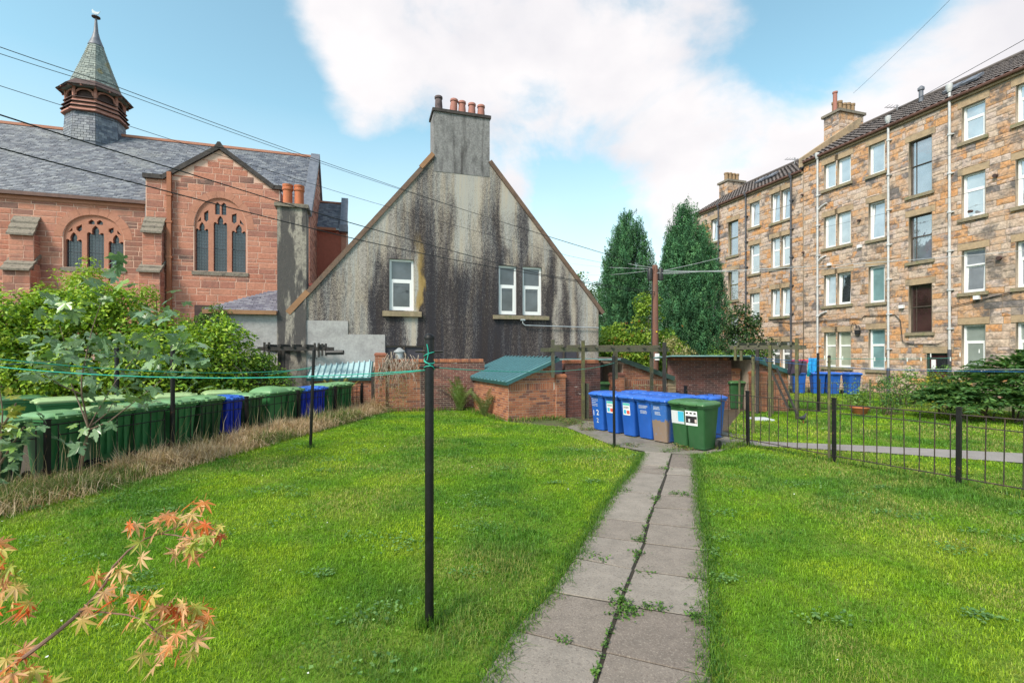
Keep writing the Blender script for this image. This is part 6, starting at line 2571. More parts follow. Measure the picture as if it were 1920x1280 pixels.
pos = [corner_bin(1133, 809), corner_bin(1160, 814.5), corner_bin(1192, 820.5), corner_bin(1224, 826), corner_bin(1252, 832.5)]
bb1 = put_bin('blue wheelie bin painted with a white 2, farthest from the path', *pos[0], RB, 'bin_blue', 'lid_blue', GR, sx=.86)
printing(bb1, .02, .42, .2, '2', M['white_print'])
printing(bb1, .0, .22, .17, '2', M['print_grey'])
panel(bb1, 'stripe', -.13, -.115, .40, .54, M['white_print'])
tiny_lines(bb1, -.16, .06, .84, 5, M['print_grey'], 1, .045)
bb2 = put_bin('blue wheelie bin with a white sticker, partly behind the thin clothes post', *pos[1], RB, 'bin_blue', 'lid_blue', GR, sx=.86)
bb3 = put_bin('blue wheelie bin with a white sticker, just right of the thin clothes post', *pos[2], RB, 'bin_blue', 'lid_blue', GR, sx=.86)
for bb in (bb2, bb3):
    panel(bb, 'sticker', -.13, .09, .53, .83, M['white_print'])
    panel(bb, 'sticker_band', -.125, .085, .77, .825, M['print_teal'], .006)
    panel(bb, 'sticker_block', -.11, -.03, .56, .66, M['print_cyan'], .006)
    panel(bb, 'sticker_block', -.015, .075, .56, .65, M['print_red'], .006)
    tiny_lines(bb, -.11, .07, .73, 2, M['print_black'], 3).location.y = -.004
bb4 = put_bin('blue wheelie bin with faint white print and no sticker, clean front', *pos[3], RB, 'bin_blue', 'lid_blue', GR, sx=.9)
tiny_lines(bb4, -.14, .14, .80, 3, M['print_grey'], 4)
tiny_lines(bb4, -.10, .13, .68, 3, M['print_grey'], 5)
bb5 = put_bin('blue wheelie bin with a brown scuffed front beside the green bins', *pos[4], RB, 'bin_scuffed', 'lid_blue', GR, sx=.9)
tiny_lines(bb5, -.12, .1, .82, 3, M['print_grey'], 6)
tiny_lines(bb5, -.09, .08, .70, 3, M['print_grey'], 7)
g1 = put_bin('dark green wheelie bin with a white and cyan sticker next to the scuffed blue bin', *corner_bin(1291, 840.5), RB, 'bin_green', 'lid_dark', 'green bins at the end of the path', sx=.80)
panel(g1, 'sticker', -.17, .15, .52, .80, M['print_grey'])
b = MB()
panel(g1, 'sticker_block', .0, .145, .57, .79, M['print_cyan'], .006)
g2 = put_bin('dark green wheelie bin with a black and white sticker, nearest the path', *corner_bin(1322, 847), RB + R(3), 'bin_green', 'lid_dark', 'green bins at the end of the path', sx=.86)
panel(g2, 'sticker', -.22, .06, .52, .83, M['white_print'])
panel(g2, 'sticker_picture', -.21, .05, .57, .72, M['print_black'], .006)
panel(g2, 'sticker_spot', -.0, .045, .585, .66, M['print_skin'], .007)
panel(g2, 'sticker_spot', -.15, -.11, .59, .66, M['print_grey'], .007)
for k in range(3):
    panel(g2, 'sticker_mark', -.2 + k * .09, -.2 + k * .09 + .05, .765, .80, M['print_black'], .006)
lab2 = ['blue wheelie bin in the second row behind the numbered bin', 'blue wheelie bin in the second row behind the thin clothes post', 'blue wheelie bin in the second row behind the clean fronted bin',
        'blue wheelie bin in the second row behind the scuffed bin']
for i, lb in enumerate(lab2):
    x, y = pos[i + 1] if i < 4 else pos[4]
    put_bin(lb, x + .82 * .80 - .1, y + .57 * .80 + .15, RB + R(180), 'bin_blue', 'lid_blue', 'blue bins in the second row', sx=.88)
put_bin('blue wheelie bin with its ribbed back showing, right of the green bins against the railing', 4.80, 11.75, RB + R(180), 'bin_blue', 'lid_blue', 'blue bins in the second row', sx=.9)
put_bin('dark green wheelie bin half hidden in the dark bay behind the blue bins', 3.3, 17.4, R(4), 'bin_green', 'lid_dark', None)
put_bin('dark green wheelie bin standing inside the right hand brick store', 8.22, 17.9, R(0), 'bin_green', 'lid_dark', None)
# far blue bins under the tenement
for i, (px, lb) in enumerate(((1497, 'blue wheelie bin by the tenement, below the dark garment'), (1532, 'blue wheelie bin by the tenement, below the bright blue cloth'),
                              (1559, 'blue wheelie bin by the tenement, below the paired green windows'), (1596, 'blue wheelie bin by the tenement, right end of the far row'))):
    x, y, z = W(px, 735, 24.6 - i * .25)
    put_bin(lb, x, y, R(-20 + 6 * i), 'bin_blue', 'lid_blue', 'blue bins by the tenement wall', sx=1.05, s=1.05)

# bins behind the left railing
GL = 'bins along the left railing'
frz = R(-104)
row = [(5.3, 'bin_green', 'lid_green', 0, 'green wheelie bin behind the railing at the very edge of the view'),
       (6.2, 'bin_green', 'lid_green', 0, 'green wheelie bin behind the railing below the shaded leaves at the left edge'),
       (7.3, 'bin_green', 'lid_green', 0, 'green wheelie bin behind the railing just left of its nearest post'),
       (8.1, 'bin_green_l', 'lid_green', 0, 'green wheelie bin behind the sapling trunk'),
       (8.85, 'bin_green_l', 'lid_pale', 0, 'green wheelie bin with a pale lid right of the sapling trunk'),
       (9.5, 'bin_green_l', 'lid_green', 0, 'lighter green wheelie bin just left of the black clothes post'),
       (10.25, 'bin_green_l', 'lid_green', 0, 'green wheelie bin just right of the black clothes post'),
       (10.95, 'bin_green', 'lid_green', 0, 'green wheelie bin with a small label, left of the single blue bin'),
       (11.6, 'bin_blue_v', 'lid_blue', 0, 'bright blue wheelie bin alone among the green bins on the left'),
       (12.2, 'bin_green', 'lid_green', 0, 'narrow green wheelie bin just right of the single blue bin'),
       (12.95, 'bin_green_l', 'lid_green', 1, 'green wheelie bin with a domed lid behind the left railing'),
       (13.62, 'bin_green_l', 'lid_green', 0, 'green wheelie bin between the domed lid and the pair of blue bins'),
       (14.2, 'bin_blue_v', 'lid_blue', 0, 'bright blue wheelie bin, first of the pair left of the slim clothes post'),
       (14.75, 'bin_blue_v', 'lid_blue', 0, 'bright blue wheelie bin right against the slim clothes post'),
       (15.4, 'bin_green_l', 'lid_green', 0, 'green wheelie bin just right of the slim clothes post'),
       (16.1, 'bin_green_l', 'lid_green', 0, 'green wheelie bin at the far end of the left row')]
rg = random.Random(8)
for d, bm_, lm_, dome, lb in row:
    x, y = fl(d)
    narrow = bm_ == 'bin_blue_v' or 'narrow' in lb
    put_bin(lb, x - .50 + rg.uniform(-.04, .04), y + .12, frz + rg.uniform(-.08, .08) + (PI if dome else 0), bm_, lm_, GL, domed=bool(dome), sx=.92 if narrow else 1.12, s=1.04 if not narrow else 1.0)
for (px, d, lm_, lb) in ((40, 11.0, 'lid_dark', 'dark green wheelie bin in the back row in the shade at far left'), (110, 10.6, 'lid_pale', 'wheelie bin with a pale yellow green lid in the back row, left of the sapling'),
                         (208, 11.0, 'lid_pale', 'wheelie bin with a pale green lid in the back row behind the sapling leaves'), (330, 11.7, 'lid_pale', 'wheelie bin with a pale green lid in the back row right of the clothes post'),
                         (415, 12.6, 'lid_pale', 'wheelie bin with a pale slotted lid in the back row below the brambles')):
    x = (px - CX) / FOC * d
    put_bin(lb, x, d, R(-60 + (px % 7) * 4), 'bin_green_l', lm_, 'bins in the back row on the left', sx=1.15, s=1.05)
# ------------------------------------------------------------------ trees and plants
GREENS = [(.09, .20, .036), (.125, .25, .04), (.17, .30, .04), (.21, .34, .046), (.06, .135, .034)]
LIME = [(.26, .39, .036), (.31, .43, .045), (.21, .34, .036), (.33, .42, .07)]


def yew(label, x, y, h, rad, seed, lean=0.0):
    rg = np.random.RandomState(seed)
    t = thing('yew_tree', label, 'tree', (x, y, 0), 0, 'columnar yew trees')
    b = MB()
    b.tube([(0, 0, -.1), (.05, 0, h * .3), (0, 0, h * .75)], [.26, .2, .08], 8)
    b.build('trunk', M['bark'], t, True)
    # upright stems packed into one column
    ns = 54
    ang = rg.uniform(0, 2 * PI, ns)
    rr_ = rad * np.sqrt(rg.uniform(0.0, 1, ns)) * .82
    P, D, S, O = [], [], [], []
    for i in range(ns):
        sx, sy = rr_[i] * math.cos(ang[i]), rr_[i] * math.sin(ang[i])
        f = rr_[i] / (rad * .82)
        top = h * (1.0 - .27 * f ** 2.2) * rg.uniform(.90, 1.02)
        k = 96
        zz = top * rg.uniform(0.02, 1, k) ** .85
        tt = zz / top
        rs = rad * .37 * np.minimum(1, np.sqrt(np.maximum(0.015, 1 - tt)) * 1.25) * (.78 + .3 * np.sin(tt * 3.0))
        a = rg.uniform(0, 2 * PI, k)
        ux, uy = np.cos(a), np.sin(a)
        squeeze = 1.0 - .24 * np.clip((zz / h - .2) / .8, 0, 1) ** 1.1
        cx, cy = sx * squeeze + lean * zz / h, sy * squeeze
        P.append(np.stack([cx + ux * rs, cy + uy * rs, zz], 1))
        tilt = rg.uniform(.12, .42, k)
        D.append(unit(np.stack([ux * tilt, uy * tilt, np.ones(k)], 1)))
        O.append(np.stack([ux, uy, np.zeros(k)], 1))
        S.append(rg.uniform(.38, .8, k))
    P, D, S, O = map(np.concatenate, (P, D, S, O))
    per = 38
    n = len(P)
    u = rg.uniform(0, 1, (n, per))
    base = P[:, None, :] + D[:, None, :] * (u * S[:, None])[:, :, None]
    spread = (.12 * (1 - u) ** .7 + .015)[:, :, None] * unit(rg.normal(size=(n, per, 3)))
    pts = (base + spread).reshape(-1, 3)
    out = np.repeat(O, per, 0) + rg.normal(size=pts.shape) * .7
    el = np.repeat(D, per, 0) + unit(spread.reshape(-1, 3)) * .45
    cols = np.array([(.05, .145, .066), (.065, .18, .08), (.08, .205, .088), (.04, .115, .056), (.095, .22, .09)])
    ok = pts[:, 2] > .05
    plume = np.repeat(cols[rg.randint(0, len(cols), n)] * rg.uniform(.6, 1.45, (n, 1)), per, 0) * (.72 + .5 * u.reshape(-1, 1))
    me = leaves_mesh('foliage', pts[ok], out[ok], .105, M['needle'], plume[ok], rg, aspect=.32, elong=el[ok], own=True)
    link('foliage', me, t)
    return t


w = W(1172, 600, 30)
yew('dark columnar yew tree on the left of the telegraph pole', w[0], 30, 10.6, 1.85, 3, .3)
w = W(1300, 600, 27)
yew('dark columnar yew tree on the right, overlapping the far tenement', w[0] - .1, 27, 10.2, 1.82, 4, -.3)


def shrub(name, label, loc, hull, n, rc, per, size, cols, seed, cat='shrub', group=None, aspect=.55, up=.55, nl=8, m='leaf', r0=.035, bark='bark', zmin=.05):
    rg = np.random.RandomState(seed)
    t = thing(name, label, cat, loc, 0, group)
    bushy(t, 'foliage', rg, hull, n, rc, per, size, cols, M[m], aspect, up, zmin)
    if nl:
        limbs(t, 'branches', rg, nl, .15, hull, M[bark], r0)
    return t


# climbing mass on the left
shrub('overgrown_hedge', 'big overgrown green hedge smothering the left boundary behind the bins', (-11.2, 13.6, 0),
      [(-3.4, 0, 1.9, 2.4, 1.1, 2.1), (-.8, .2, 2.0, 2.2, 1.1, 2.0), (1.1, .5, 1.6, 1.5, 1.0, 1.5), (-1.8, .6, 3.0, 1.6, .8, .95), (-5.2, .3, 2.2, 1.6, 1, 2.1), (2.1, 1.1, 1.7, 1.2, .9, 1.45)], 560, (.26, .48), 1000, .13, [(r * 1.22, g_ * 1.2, b_) for r, g_, b_ in GREENS[1:] + LIME], 11, 'hedge', nl=26, r0=.04)
w = W(150, 560, 14.6)
shrub('young_tree', 'light green leafy top rising above the hedge in front of the traceried window', (w[0], 14.6, 0), [(0, 0, 3.9, .95, .6, .75), (.5, 0, 4.45, .45, .4, .45), (-.7, 0, 4.1, .5, .4, .5)], 46, (.16, .32), 640, .11, LIME, 12, 'tree', nl=7, r0=.05)
w = W(275, 560, 15)
shrub('young_tree', 'light green leafy top rising above the hedge by the orange downpipe', (w[0], 15, 0), [(0, 0, 3.5, .6, .5, .8), (.1, 0, 3.9, .35, .3, .45)], 28, (.15, .28), 640, .10, LIME, 13, 'tree', nl=5, r0=.04)
w = W(400, 600, 17.0)
shrub('ivy', 'dense ivy clinging to the corner of the pale cement wall', (w[0], 16.9, 0), [(0, .0, 2.9, .62, .35, .75), (.2, 0, 3.45, .5, .3, .35), (-.5, 0, 2.4, .7, .4, .9)], 90, (.14, .28), 1300, .085, GREENS, 14, 'ivy', nl=6)
w = W(450, 690, 15.2)
shrub('bramble', 'tangled bramble bush left of the blackened pergola', (w[0], 15.2, 0), [(0, 0, 1.05, 1.15, .8, 1.05), (-1.0, -.6, 1.25, .9, .8, 1.15), (.5, .1, 1.5, .6, .5, .7), (1.0, .2, .8, .6, .6, .75)], 230, (.18, .36), 1100, .09, GREENS + LIME[:2], 15, 'bramble', nl=10)
rg = np.random.RandomState(5)
b = MB()
for k in range(46):
    a = np.array([w[0] - 14.0 * 0 + rg.uniform(-1.2, .6), 14.6 + rg.uniform(-.3, .3), rg.uniform(1.2, 2.0)])
    e = a + np.array([rg.uniform(-.6, .6), rg.uniform(-.2, .2), rg.uniform(-.6, .5)])
    mid = (a + e) / 2 + np.array([0, -.1, rg.uniform(.05, .25)])
    b.tube([a, mid, e], [.008, .006, .003], 4)
o = b.build('dead_stems', M['dead_vine'])
tag(o, 'tangle of dead grey stems over the brambles left of the pergola', 'stems', None, 'stuff')
# hedge wall behind back row of bins
brick_wall('old brick boundary wall almost hidden under the left hedge', (-14.0, 13.2), (-7.4, 15.4), 1.3, True, 100, 88)

# rowan and shrubs beyond the sheds
w = W(1180, 600, 22.8)
shrub('rowan_tree', 'bushy light green rowan with orange berries under the left yew', (w[0], 23.2, 0), [(-.3, 0, 1.7, 1.5, 1.1, 1.5), (.9, .2, 1.8, 1.3, 1.1, 1.6), (1.0, .2, 3.6, .75, .7, 1.3), (2.0, 0, 1.6, .9, .8, 1.35), (-.6, 0, 2.6, .9, .7, .9)], 260, (.2, .45), 620, .13,
      [(.19, .32, .035), (.24, .36, .04), (.28, .39, .05), (.12, .23, .03)], 16, 'tree', nl=14)
rg = np.random.RandomState(17)
b = MB()
for k in range(26):
    c = np.array([w[0] + rg.uniform(-1.3, 2.3), 22.1 + rg.uniform(-.2, .3), rg.uniform(1.6, 3.6)])
    for j in range(6):
        q = c + rg.normal(size=3) * .05
        b.lathe([(.0, -.016), (.016, 0), (.0, .016)], 5, q, cap=False)
o = b.build('rowan_berries', mat('orange_berries', (.50, .11, .01), var=.2, rough=.4))
tag(o, 'clusters of small orange berries on the rowan', 'berries', None, 'stuff')
w = W(1264, 645, 21)
shrub('variegated_shrub', 'cream and pale yellow variegated shrub beside the telegraph pole', (w[0], 21, 0), [(0, 0, 2.1, .7, .5, .45), (.35, 0, 1.9, .6, .5, .35), (-.2, 0, 2.5, .4, .3, .3)], 44, (.12, .24), 600, .09, [(.34, .30, .12), (.42, .38, .20), (.26, .25, .09)], 18, nl=7)
w = W(1402, 640, 24)
shrub('laurel_shrub', 'dark glossy evergreen shrub in front of the far tenement windows', (w[0], 24, 0), [(0, 0, 2.4, 1.25, 1, 1.6), (-.2, 0, 3.6, .75, .7, 1.0), (.7, 0, 1.9, .8, .7, 1.1)], 90, (.26, .46), 430, .14, [(.025, .06, .022), (.035, .08, .028), (.05, .105, .03), (.075, .13, .04)], 19, nl=8)
w = W(1330, 655, 22)
shrub('low_hedge', 'low green growth along the top of the dark brick wall', (w[0], 21.5, 0), [(-.6, 0, 1.5, 1.8, .6, .75), (1.3, 0, 1.6, 1.2, .6, .8)], 70, (.2, .36), 420, .10, GREENS, 20, 'hedge', nl=6)
w = W(1092, 520, 42)
shrub('background_tree', 'loose light green tree showing behind the right slope of the house', (w[0], 42, 0), [(0, 0, 6.3, 2.0, 1.6, 3.0), (1.2, 0, 5.0, 1.8, 1.5, 2.5), (-.7, 0, 8.3, .8, .7, 1.0), (.3, 0, 3, 2.2, 1.6, 2.5)], 110, (.4, .8), 90, .26, [(.07, .13, .035), (.10, .17, .045), (.13, .20, .06)], 21, 'tree', nl=14, r0=.09)
w = W(1240, 560, 46)
shrub('background_tree', 'soft green tree seen in the gap between the two yews', (w[0], 46, 0), [(0, 0, 5.0, 2.2, 1.8, 4.4)], 60, (.5, .9), 80, .3, [(.07, .12, .04), (.10, .15, .05)], 22, 'tree', nl=10, r0=.09)
# right hand yard shrubs
FERNY = [(.045, .115, .035), (.065, .155, .045), (.085, .19, .05), (.13, .23, .055)]
rg = np.random.RandomState(31)


def frond_bush(label, loc, hull, n, length, seed, cols, name='ferny_shrub'):
    """arching sprays with leaflets in two rows"""
    rg = np.random.RandomState(seed)
    t = thing(name, label, 'shrub', loc)
    Ps, Ns, Es = [], [], []
    for i in range(n):
        h = hull[rg.randint(len(hull))]
        d = unit(rg.normal(size=3))
        d[2] = abs(d[2]) * .8
        p = np.array(h[:3]) + d * np.array(h[3:]) * rg.uniform(.55, 1)
        ax = unit(np.array([d[0], d[1], .35 + rg.uniform(-.2, .5)]))
        L = length * rg.uniform(.6, 1.2)
        sd = unit(np.cross(ax, [0, 0, 1.0]))
        for k in range(16):
            u = k / 15
            c = p + ax * L * u + np.array([0, 0, -.45 * L * u * u])
            tan = unit(ax + np.array([0, 0, -.9 * u]))
            for s_ in (-1, 1):
                Ps.append(c)
                Es.append(sd * s_ + tan * .5 - np.array([0, 0, .25]))
                Ns.append(np.cross(tan, sd) * np.sign(np.cross(tan, sd)[2] + 1e-6) + rg.normal(size=3) * .15)
    me = leaves_mesh('foliage', np.array(Ps), np.array(Ns), length * .30, M['leaf'], cols, rg, aspect=.3, elong=np.array(Es) * 2)
    link('foliage', me, t)
    limbs(t, 'branches', rg, 14, .3, hull, M['bark'], .03)
    return t


w = G(1870, 790)
frond_bush('big arching ferny evergreen shrub at the right edge in front of the tenement', (w[0], w[1] + .3, 0), [(0, 0, .75, 1.6, 1.0, .75), (.6, -.5, .45, 1.8, .7, .42), (1.0, 0, 1.2, 1.3, .9, .9), (2.2, -.2, 1.3, 1.3, 1, .95), (-.9, .2, .5, .9, .7, .5)], 900, .5, 32, FERNY)
w = G(1655, 778)
shrub('fuchsia_shrub', 'loose dark green shrub with thin stems behind the terracotta planter', (w[0], w[1], 0), [(0, 0, .62, .5, .4, .55), (.15, 0, 1.0, .35, .3, .35), (.35, -.1, .35, .4, .3, .35)], 50, (.12, .24), 700, .065, FERNY, 33, nl=10, r0=.012)
w = G(1610, 776)
shrub('leafy_plant', 'light green broad leaved plant growing in the terracotta planter', (w[0], w[1], 0), [(0, 0, .52, .35, .25, .28)], 24, (.1, .18), 600, .10, [(.12, .22, .05), (.16, .27, .06)], 34, 'plant', nl=5, r0=.01, zmin=.25)
pt = MB()
pt.lathe([(.16, 0), (.19, .02), (.26, .2), (.29, .22), (.29, .27), (.25, .27), (.23, .2)], 18)
o = pt.build('terracotta_planter', M['terracotta'], None, True, (w[0], w[1] - .05, 0))
tag(o, 'wide terracotta planter on the grass beyond the right railing', 'planter')
w = W(1755, 720, 17.5)
shrub('yellow_flower_shrub', 'green shrub dotted with yellow flowers below the maroon door', (w[0], 17.2, 0), [(0, 0, .75, .75, .5, .6), (.5, 0, .8, .4, .4, .5)], 50, (.12, .25), 500, .075, [(.07, .14, .04), (.10, .17, .05), (.42, .36, .03), (.5, .42, .04)], 35, nl=8, r0=.012)
w = W(1700, 720, 19)
shrub('round_shrub', 'rounded mid green shrub left of the yellow flowers', (w[0], 19, 0), [(0, 0, .7, .85, .6, .65)], 44, (.16, .3), 500, .09, GREENS, 36, nl=6)
w = W(1765, 690, 19.5)
shrub('round_shrub', 'dark rounded shrub right under the maroon door', (w[0], 19.4, 0), [(0, 0, .9, .6, .5, .6)], 36, (.16, .3), 500, .09, GREENS[:2] + GREENS[4:], 37, nl=6)
w = W(1620, 720, 21)
shrub('tall_weeds', 'thin tall weeds in front of the far blue bins', (w[0], 20, 0), [(-1.5, 0, .5, 1.3, .3, .5), (.3, 0, .6, .7, .4, .6)], 40, (.12, .24), 360, .06, GREENS + LIME, 38, 'weeds', nl=12, r0=.008)


# ferns by the store
def fern_frond_mesh(L, seed):
    rg = random.Random(seed)
    b = MB()
    n = 22
    P = []
    for k in range(n + 1):
        u = k / n
        P.append(Vector((0, L * (u * .62 + .1 * u * u), L * (1.12 * u - .46 * u * u))))
    b.tube(P[::3], [.006 * (1 - i / 9) + .001 for i in range(len(P[::3]))], 4)
    for k in range(1, n):
        u = k / n
        wl = L * .15 * math.sin(PI * min(1, u * .88 + .12)) ** .8 * (1 - .2 * u)
        t = (P[k + 1] - P[k - 1]).normalized()
        for s_ in (-1, 1):
            sd = Vector((s_, 0, -.15))
            hw = t * (L / n * .26)
            tip = P[k] + sd * wl + t * wl * .35
            mid = P[k] + sd * wl * .5 + t * wl * .12 + Vector((0, 0, .006))
            b.add([P[k] - hw, mid - hw * .8, tip, mid + hw * .8, P[k] + hw], [(0, 1, 3, 4), (1, 2, 3)])
    return b


fern_m = leaf_mat_plain('fern_fronds', [(.10, .18, .04), (.15, .23, .05), (.20, .27, .07)], .3)
fern_m2 = leaf_mat_plain('pale_fern_fronds', [(.15, .21, .06), (.22, .25, .09), (.11, .18, .05)], .3)
fme = [fern_frond_mesh(1.3, s).mesh('frond', fern_m) for s in (1,)]
fme2 = [fern_frond_mesh(1.0, s).mesh('frond', fern_m2) for s in (2,)]
for (px, py, n, dat, lb) in ((862, 770, 18, fme[0], 'dark green fern growing at the foot of the garden wall'), (909, 780, 18, fme2[0], 'paler feathery fern against the side of the teal roofed store')):
    x, y = G(px, py)
    t = thing('fern', lb, 'fern', (x, y, 0), 0, 'ferns by the store')
    rg = random.Random(px)
    for k in range(n):
        s_ = rg.uniform(.65, 1.1)
        link('frond', dat, t, (rg.uniform(-.05, .05), rg.uniform(-.05, .05), 0), (rg.uniform(-.1, .55), rg.uniform(-.1, .1), 2 * PI * k / n + rg.uniform(-.2, .2)), (s_, s_, s_))
# yellow fern-like plant behind the left bins
x, y, z = W(628, 712, 16.4)
t = thing('yellowing_fern', 'yellowing fern arching over the bins in front of the left store', 'fern', (x, 16.75, .55))
fy_m = leaf_mat_plain('yellow_fern_fronds', [(.30, .26, .04), (.38, .30, .05), (.22, .24, .05)], .3)
dat = fern_frond_mesh(.8, 4).mesh('frond', fy_m)
rg = random.Random(4)
for k in range(14):
    link('frond', dat, t, (rg.uniform(-.4, .4), 0, 0), (rg.uniform(.1, .6), 0, 2 * PI * k / 14), (.9, .9, .9))

# dead creeper on the garden wall end
rg = np.random.RandomState(77)
t = thing('dead_creeper', 'bleached dead creeper hanging over the left end of the garden wall', 'creeper', (-4.3, 16.9, 0))
for part, n, zr0 in (('hanging_stems', 70, (1.7, 2.05)),):
    b = MB()
    for k in range(n):
        x0 = rg.uniform(-.35, 1.0)
        z = rg.uniform(*zr0) - max(0, x0) * .12
        L = rg.uniform(.3, 1.3) * (1.1 - .5 * max(0, x0))
        pts = [np.array([x0, .1, z - .15]), np.array([x0 + rg.uniform(-.1, .1), -.06, z + rg.uniform(0, .1)])]
        for j in range(4):
            pts.append(pts[-1] + np.array([rg.uniform(-.12, .12), rg.uniform(-.05, .01), -L / 4]))
        pts = [p for p in pts if p[2] > .05]
        if len(pts) > 2:
            b.tube(pts, [.011, .01, .009, .007, .005, .003][:len(pts)], 4)
    o = b.build(part, M['dead_vine'], t)
    o['kind'] = 'stuff'
P = np.stack([rg.uniform(-.5, .7, 900), rg.uniform(-.3, -.02, 900), rg.uniform(.1, 1.5, 900) ** 1.3 * .9], 1)
link('straw_leaves', leaves_mesh('straw_leaves', P, rg.normal(size=P.shape), .07, M['leaf'], [(.34, .28, .17), (.24, .24, .10), (.14, .19, .06)], rg, aspect=.25), t)['kind'] = 'stuff'


# ------------------------------------------------------------------ broad leaves: sycamore sapling and japanese maple
def lobed_leaf(lobes, notch, seed, curl=.12, n_teeth=0):
    """flat palmate leaf, unit long, stalk at the origin, tip along +y; lobes = [(angle, length, width)]"""
    out = []
    A = [a for a, _, _ in lobes]
    for i, (a, L, wd) in enumerate(lobes):
        ar = R(a)
        dirv = Vector((math.sin(ar), math.cos(ar)))
        nrm = Vector((dirv.y, -dirv.x))
        if n_teeth:
            out += [dirv * L * .62 - nrm * wd * 1.05, dirv * L * .70 - nrm * wd * .62, dirv * L * .8 - nrm * wd * .62, dirv * L, dirv * L * .8 + nrm * wd * .62, dirv * L * .70 + nrm * wd * .62, dirv * L * .62 + nrm * wd * 1.05]
        else:
            out += [dirv * L * .42 - nrm * wd, dirv * L * .72 - nrm * wd * .62, dirv * L, dirv * L * .72 + nrm * wd * .62, dirv * L * .42 + nrm * wd]
        if i < len(lobes) - 1:
            m_ = R((a + lobes[i + 1][0]) / 2)
            out.append(Vector((math.sin(m_), math.cos(m_))) * notch)
    b = MB()
    rg = random.Random(seed)
    z = lambda p: -curl * (p.length ** 2) + .03 * math.sin(p.x * 7 + seed) + rg.uniform(-.012, .012)
    pts = [Vector((p.x, p.y + .0, z(p))) for p in out]
    b.add([(0, 0, 0)] + pts, [(0, k + 1, k + 2) for k in range(len(pts) - 1)])
    # stalk
    b.tube([(0, 0, 0), (0, -.3, .05), (0, -.55, .16)], .012, 4)
    return b


SYC = [(-112, .46, .15), (-62, .80, .20), (0, 1.0, .22), (62, .80, .20), (112, .46, .15)]
ACE = [(-125, .42, .06), (-82, .72, .085), (-40, .92, .10), (0, 1.0, .105), (40, .92, .10), (82, .72, .085), (125, .42, .06)]
syc_m = leaf_mat_plain('sycamore_leaf', [(0, .14, .24, .11), (.3, .18, .30, .15), (.6, .24, .35, .21), (.85, .24, .37, .14), (1, .24, .40, .07)], .25, .26)
syc_y = leaf_mat_plain('yellowing_sycamore_leaf', [(.30, .30, .04), (.20, .28, .05), (.40, .34, .05)], .35, .4)
ace_m = leaf_mat_plain('maple_leaf', [(0, .72, .27, .07), (.2, .74, .38, .18), (.4, .74, .48, .26), (.55, .66, .48, .14), (.75, .50, .48, .09), (1, .34, .42, .06)], .45, .45, 14)
ace_o = leaf_mat_plain('orange_maple_leaf', [(0, .74, .15, .04), (.5, .76, .27, .06), (1, .70, .36, .18)], .5, .45, 14)
syc_me = [lobed_leaf(SYC, .42, s, .16, 1).mesh('leaf', syc_m) for s in (1, 2, 3)]
syc_ym = [lobed_leaf(SYC, .42, s, .16, 1).mesh('leaf', syc_y) for s in (4,)]
ace_me = [lobed_leaf(ACE, .20, s, .22).mesh('leaf', ace_m) for s in (1, 2, 3)]
ace_om = [lobed_leaf(ACE, .20, s, .22).mesh('leaf', ace_o) for s in (4, 5)]
from mathutils import Euler


def place_leaf(root, dat, p, size, rg, tilt=.55, face=None):
    rz = rg.uniform(0, 2 * PI)
    e = Euler((rg.gauss(-.35, tilt), rg.gauss(0, tilt), rz))
    if face is not None:
        e = face
    link('leaf', dat, root, p, e, (size, size, size))


SD = 7.9
sb = W(149, 893, SD)
sap = thing('sycamore_sapling', 'young sycamore sapling with broad leaves growing through the left railing', 'tree', (sb[0], SD - .12, 0))
so = Vector((sb[0], SD - .12, 0))


def sp_(px, py, dd=0.0):
    return Vector(W(px, py, SD + dd)) - so


stems = [[(149, 893, 0), (158, 840, 0), (166, 803, 0)], [(166, 803, 0), (150, 760, .1), (133, 718, .25), (128, 670, .35), (112, 610, .4)], [(166, 803, 0), (153, 739, -.1), (153, 708, -.1), (165, 650, 0), (173, 616, .05), (190, 565, .1), (208, 520, .1)],
         [(166, 803, 0), (180, 775, 0), (218, 713, .2), (282, 633, .4), (312, 585, .5)], [(166, 806, 0), (205, 790, -.1), (239, 763, -.15), (300, 715, 0), (345, 660, .2)], [(168, 800, 0), (200, 775, .2), (212, 755, .3)],
         [(153, 739, -.1), (110, 720, -.3), (80, 700, -.4)]]
for i, st in enumerate(stems):
    b = MB()
    pts = [sp_(*q) for q in st]
    r0 = .028 if i == 0 else .014
    b.tube(pts, [r0 * (1 - .75 * k / (len(pts) - 1)) if i else r0 * (1 - .2 * k) for k in range(len(pts))], 6)
    b.build('trunk' if i == 0 else 'branch', M['stem_grey'], sap, True)
rg = random.Random(21)
cl = [(215, 508, .1, 7), (190, 545, .1, 6), (112, 575, .4, 8), (92, 600, .4, 6), (150, 590, .2, 5), (122, 640, .3, 8), (150, 655, .0, 9), (185, 640, .0, 8), (216, 655, .2, 8), (165, 690, -.1, 6), (130, 700, .1, 6), (292, 600, .4, 7), (312, 575, .5, 7), (335, 640, .3, 8),
      (352, 660, .2, 8), (368, 685, .2, 6), (300, 695, .1, 8), (252, 705, .1, 7), (225, 740, .0, 7), (272, 742, 0, 7), (200, 722, 0, 5), (95, 668, .1, 6), (70, 692, -.3, 6), (262, 655, .3, 6), (180, 780, 0, 3), (145, 835, -.05, 3), (170, 820, 0, 3), (330, 700, .1, 5), (60, 640, .1, 5), (240, 680, .2, 6)]
for px, py, dd, n in cl:
    for k in range(int(n * 1.35)):
        p = sp_(px + rg.gauss(0, 19), py + rg.gauss(0, 15), dd + rg.gauss(0, .14))
        place_leaf(sap, rg.choice(syc_me), p, rg.uniform(.13, .23), rg, .5)
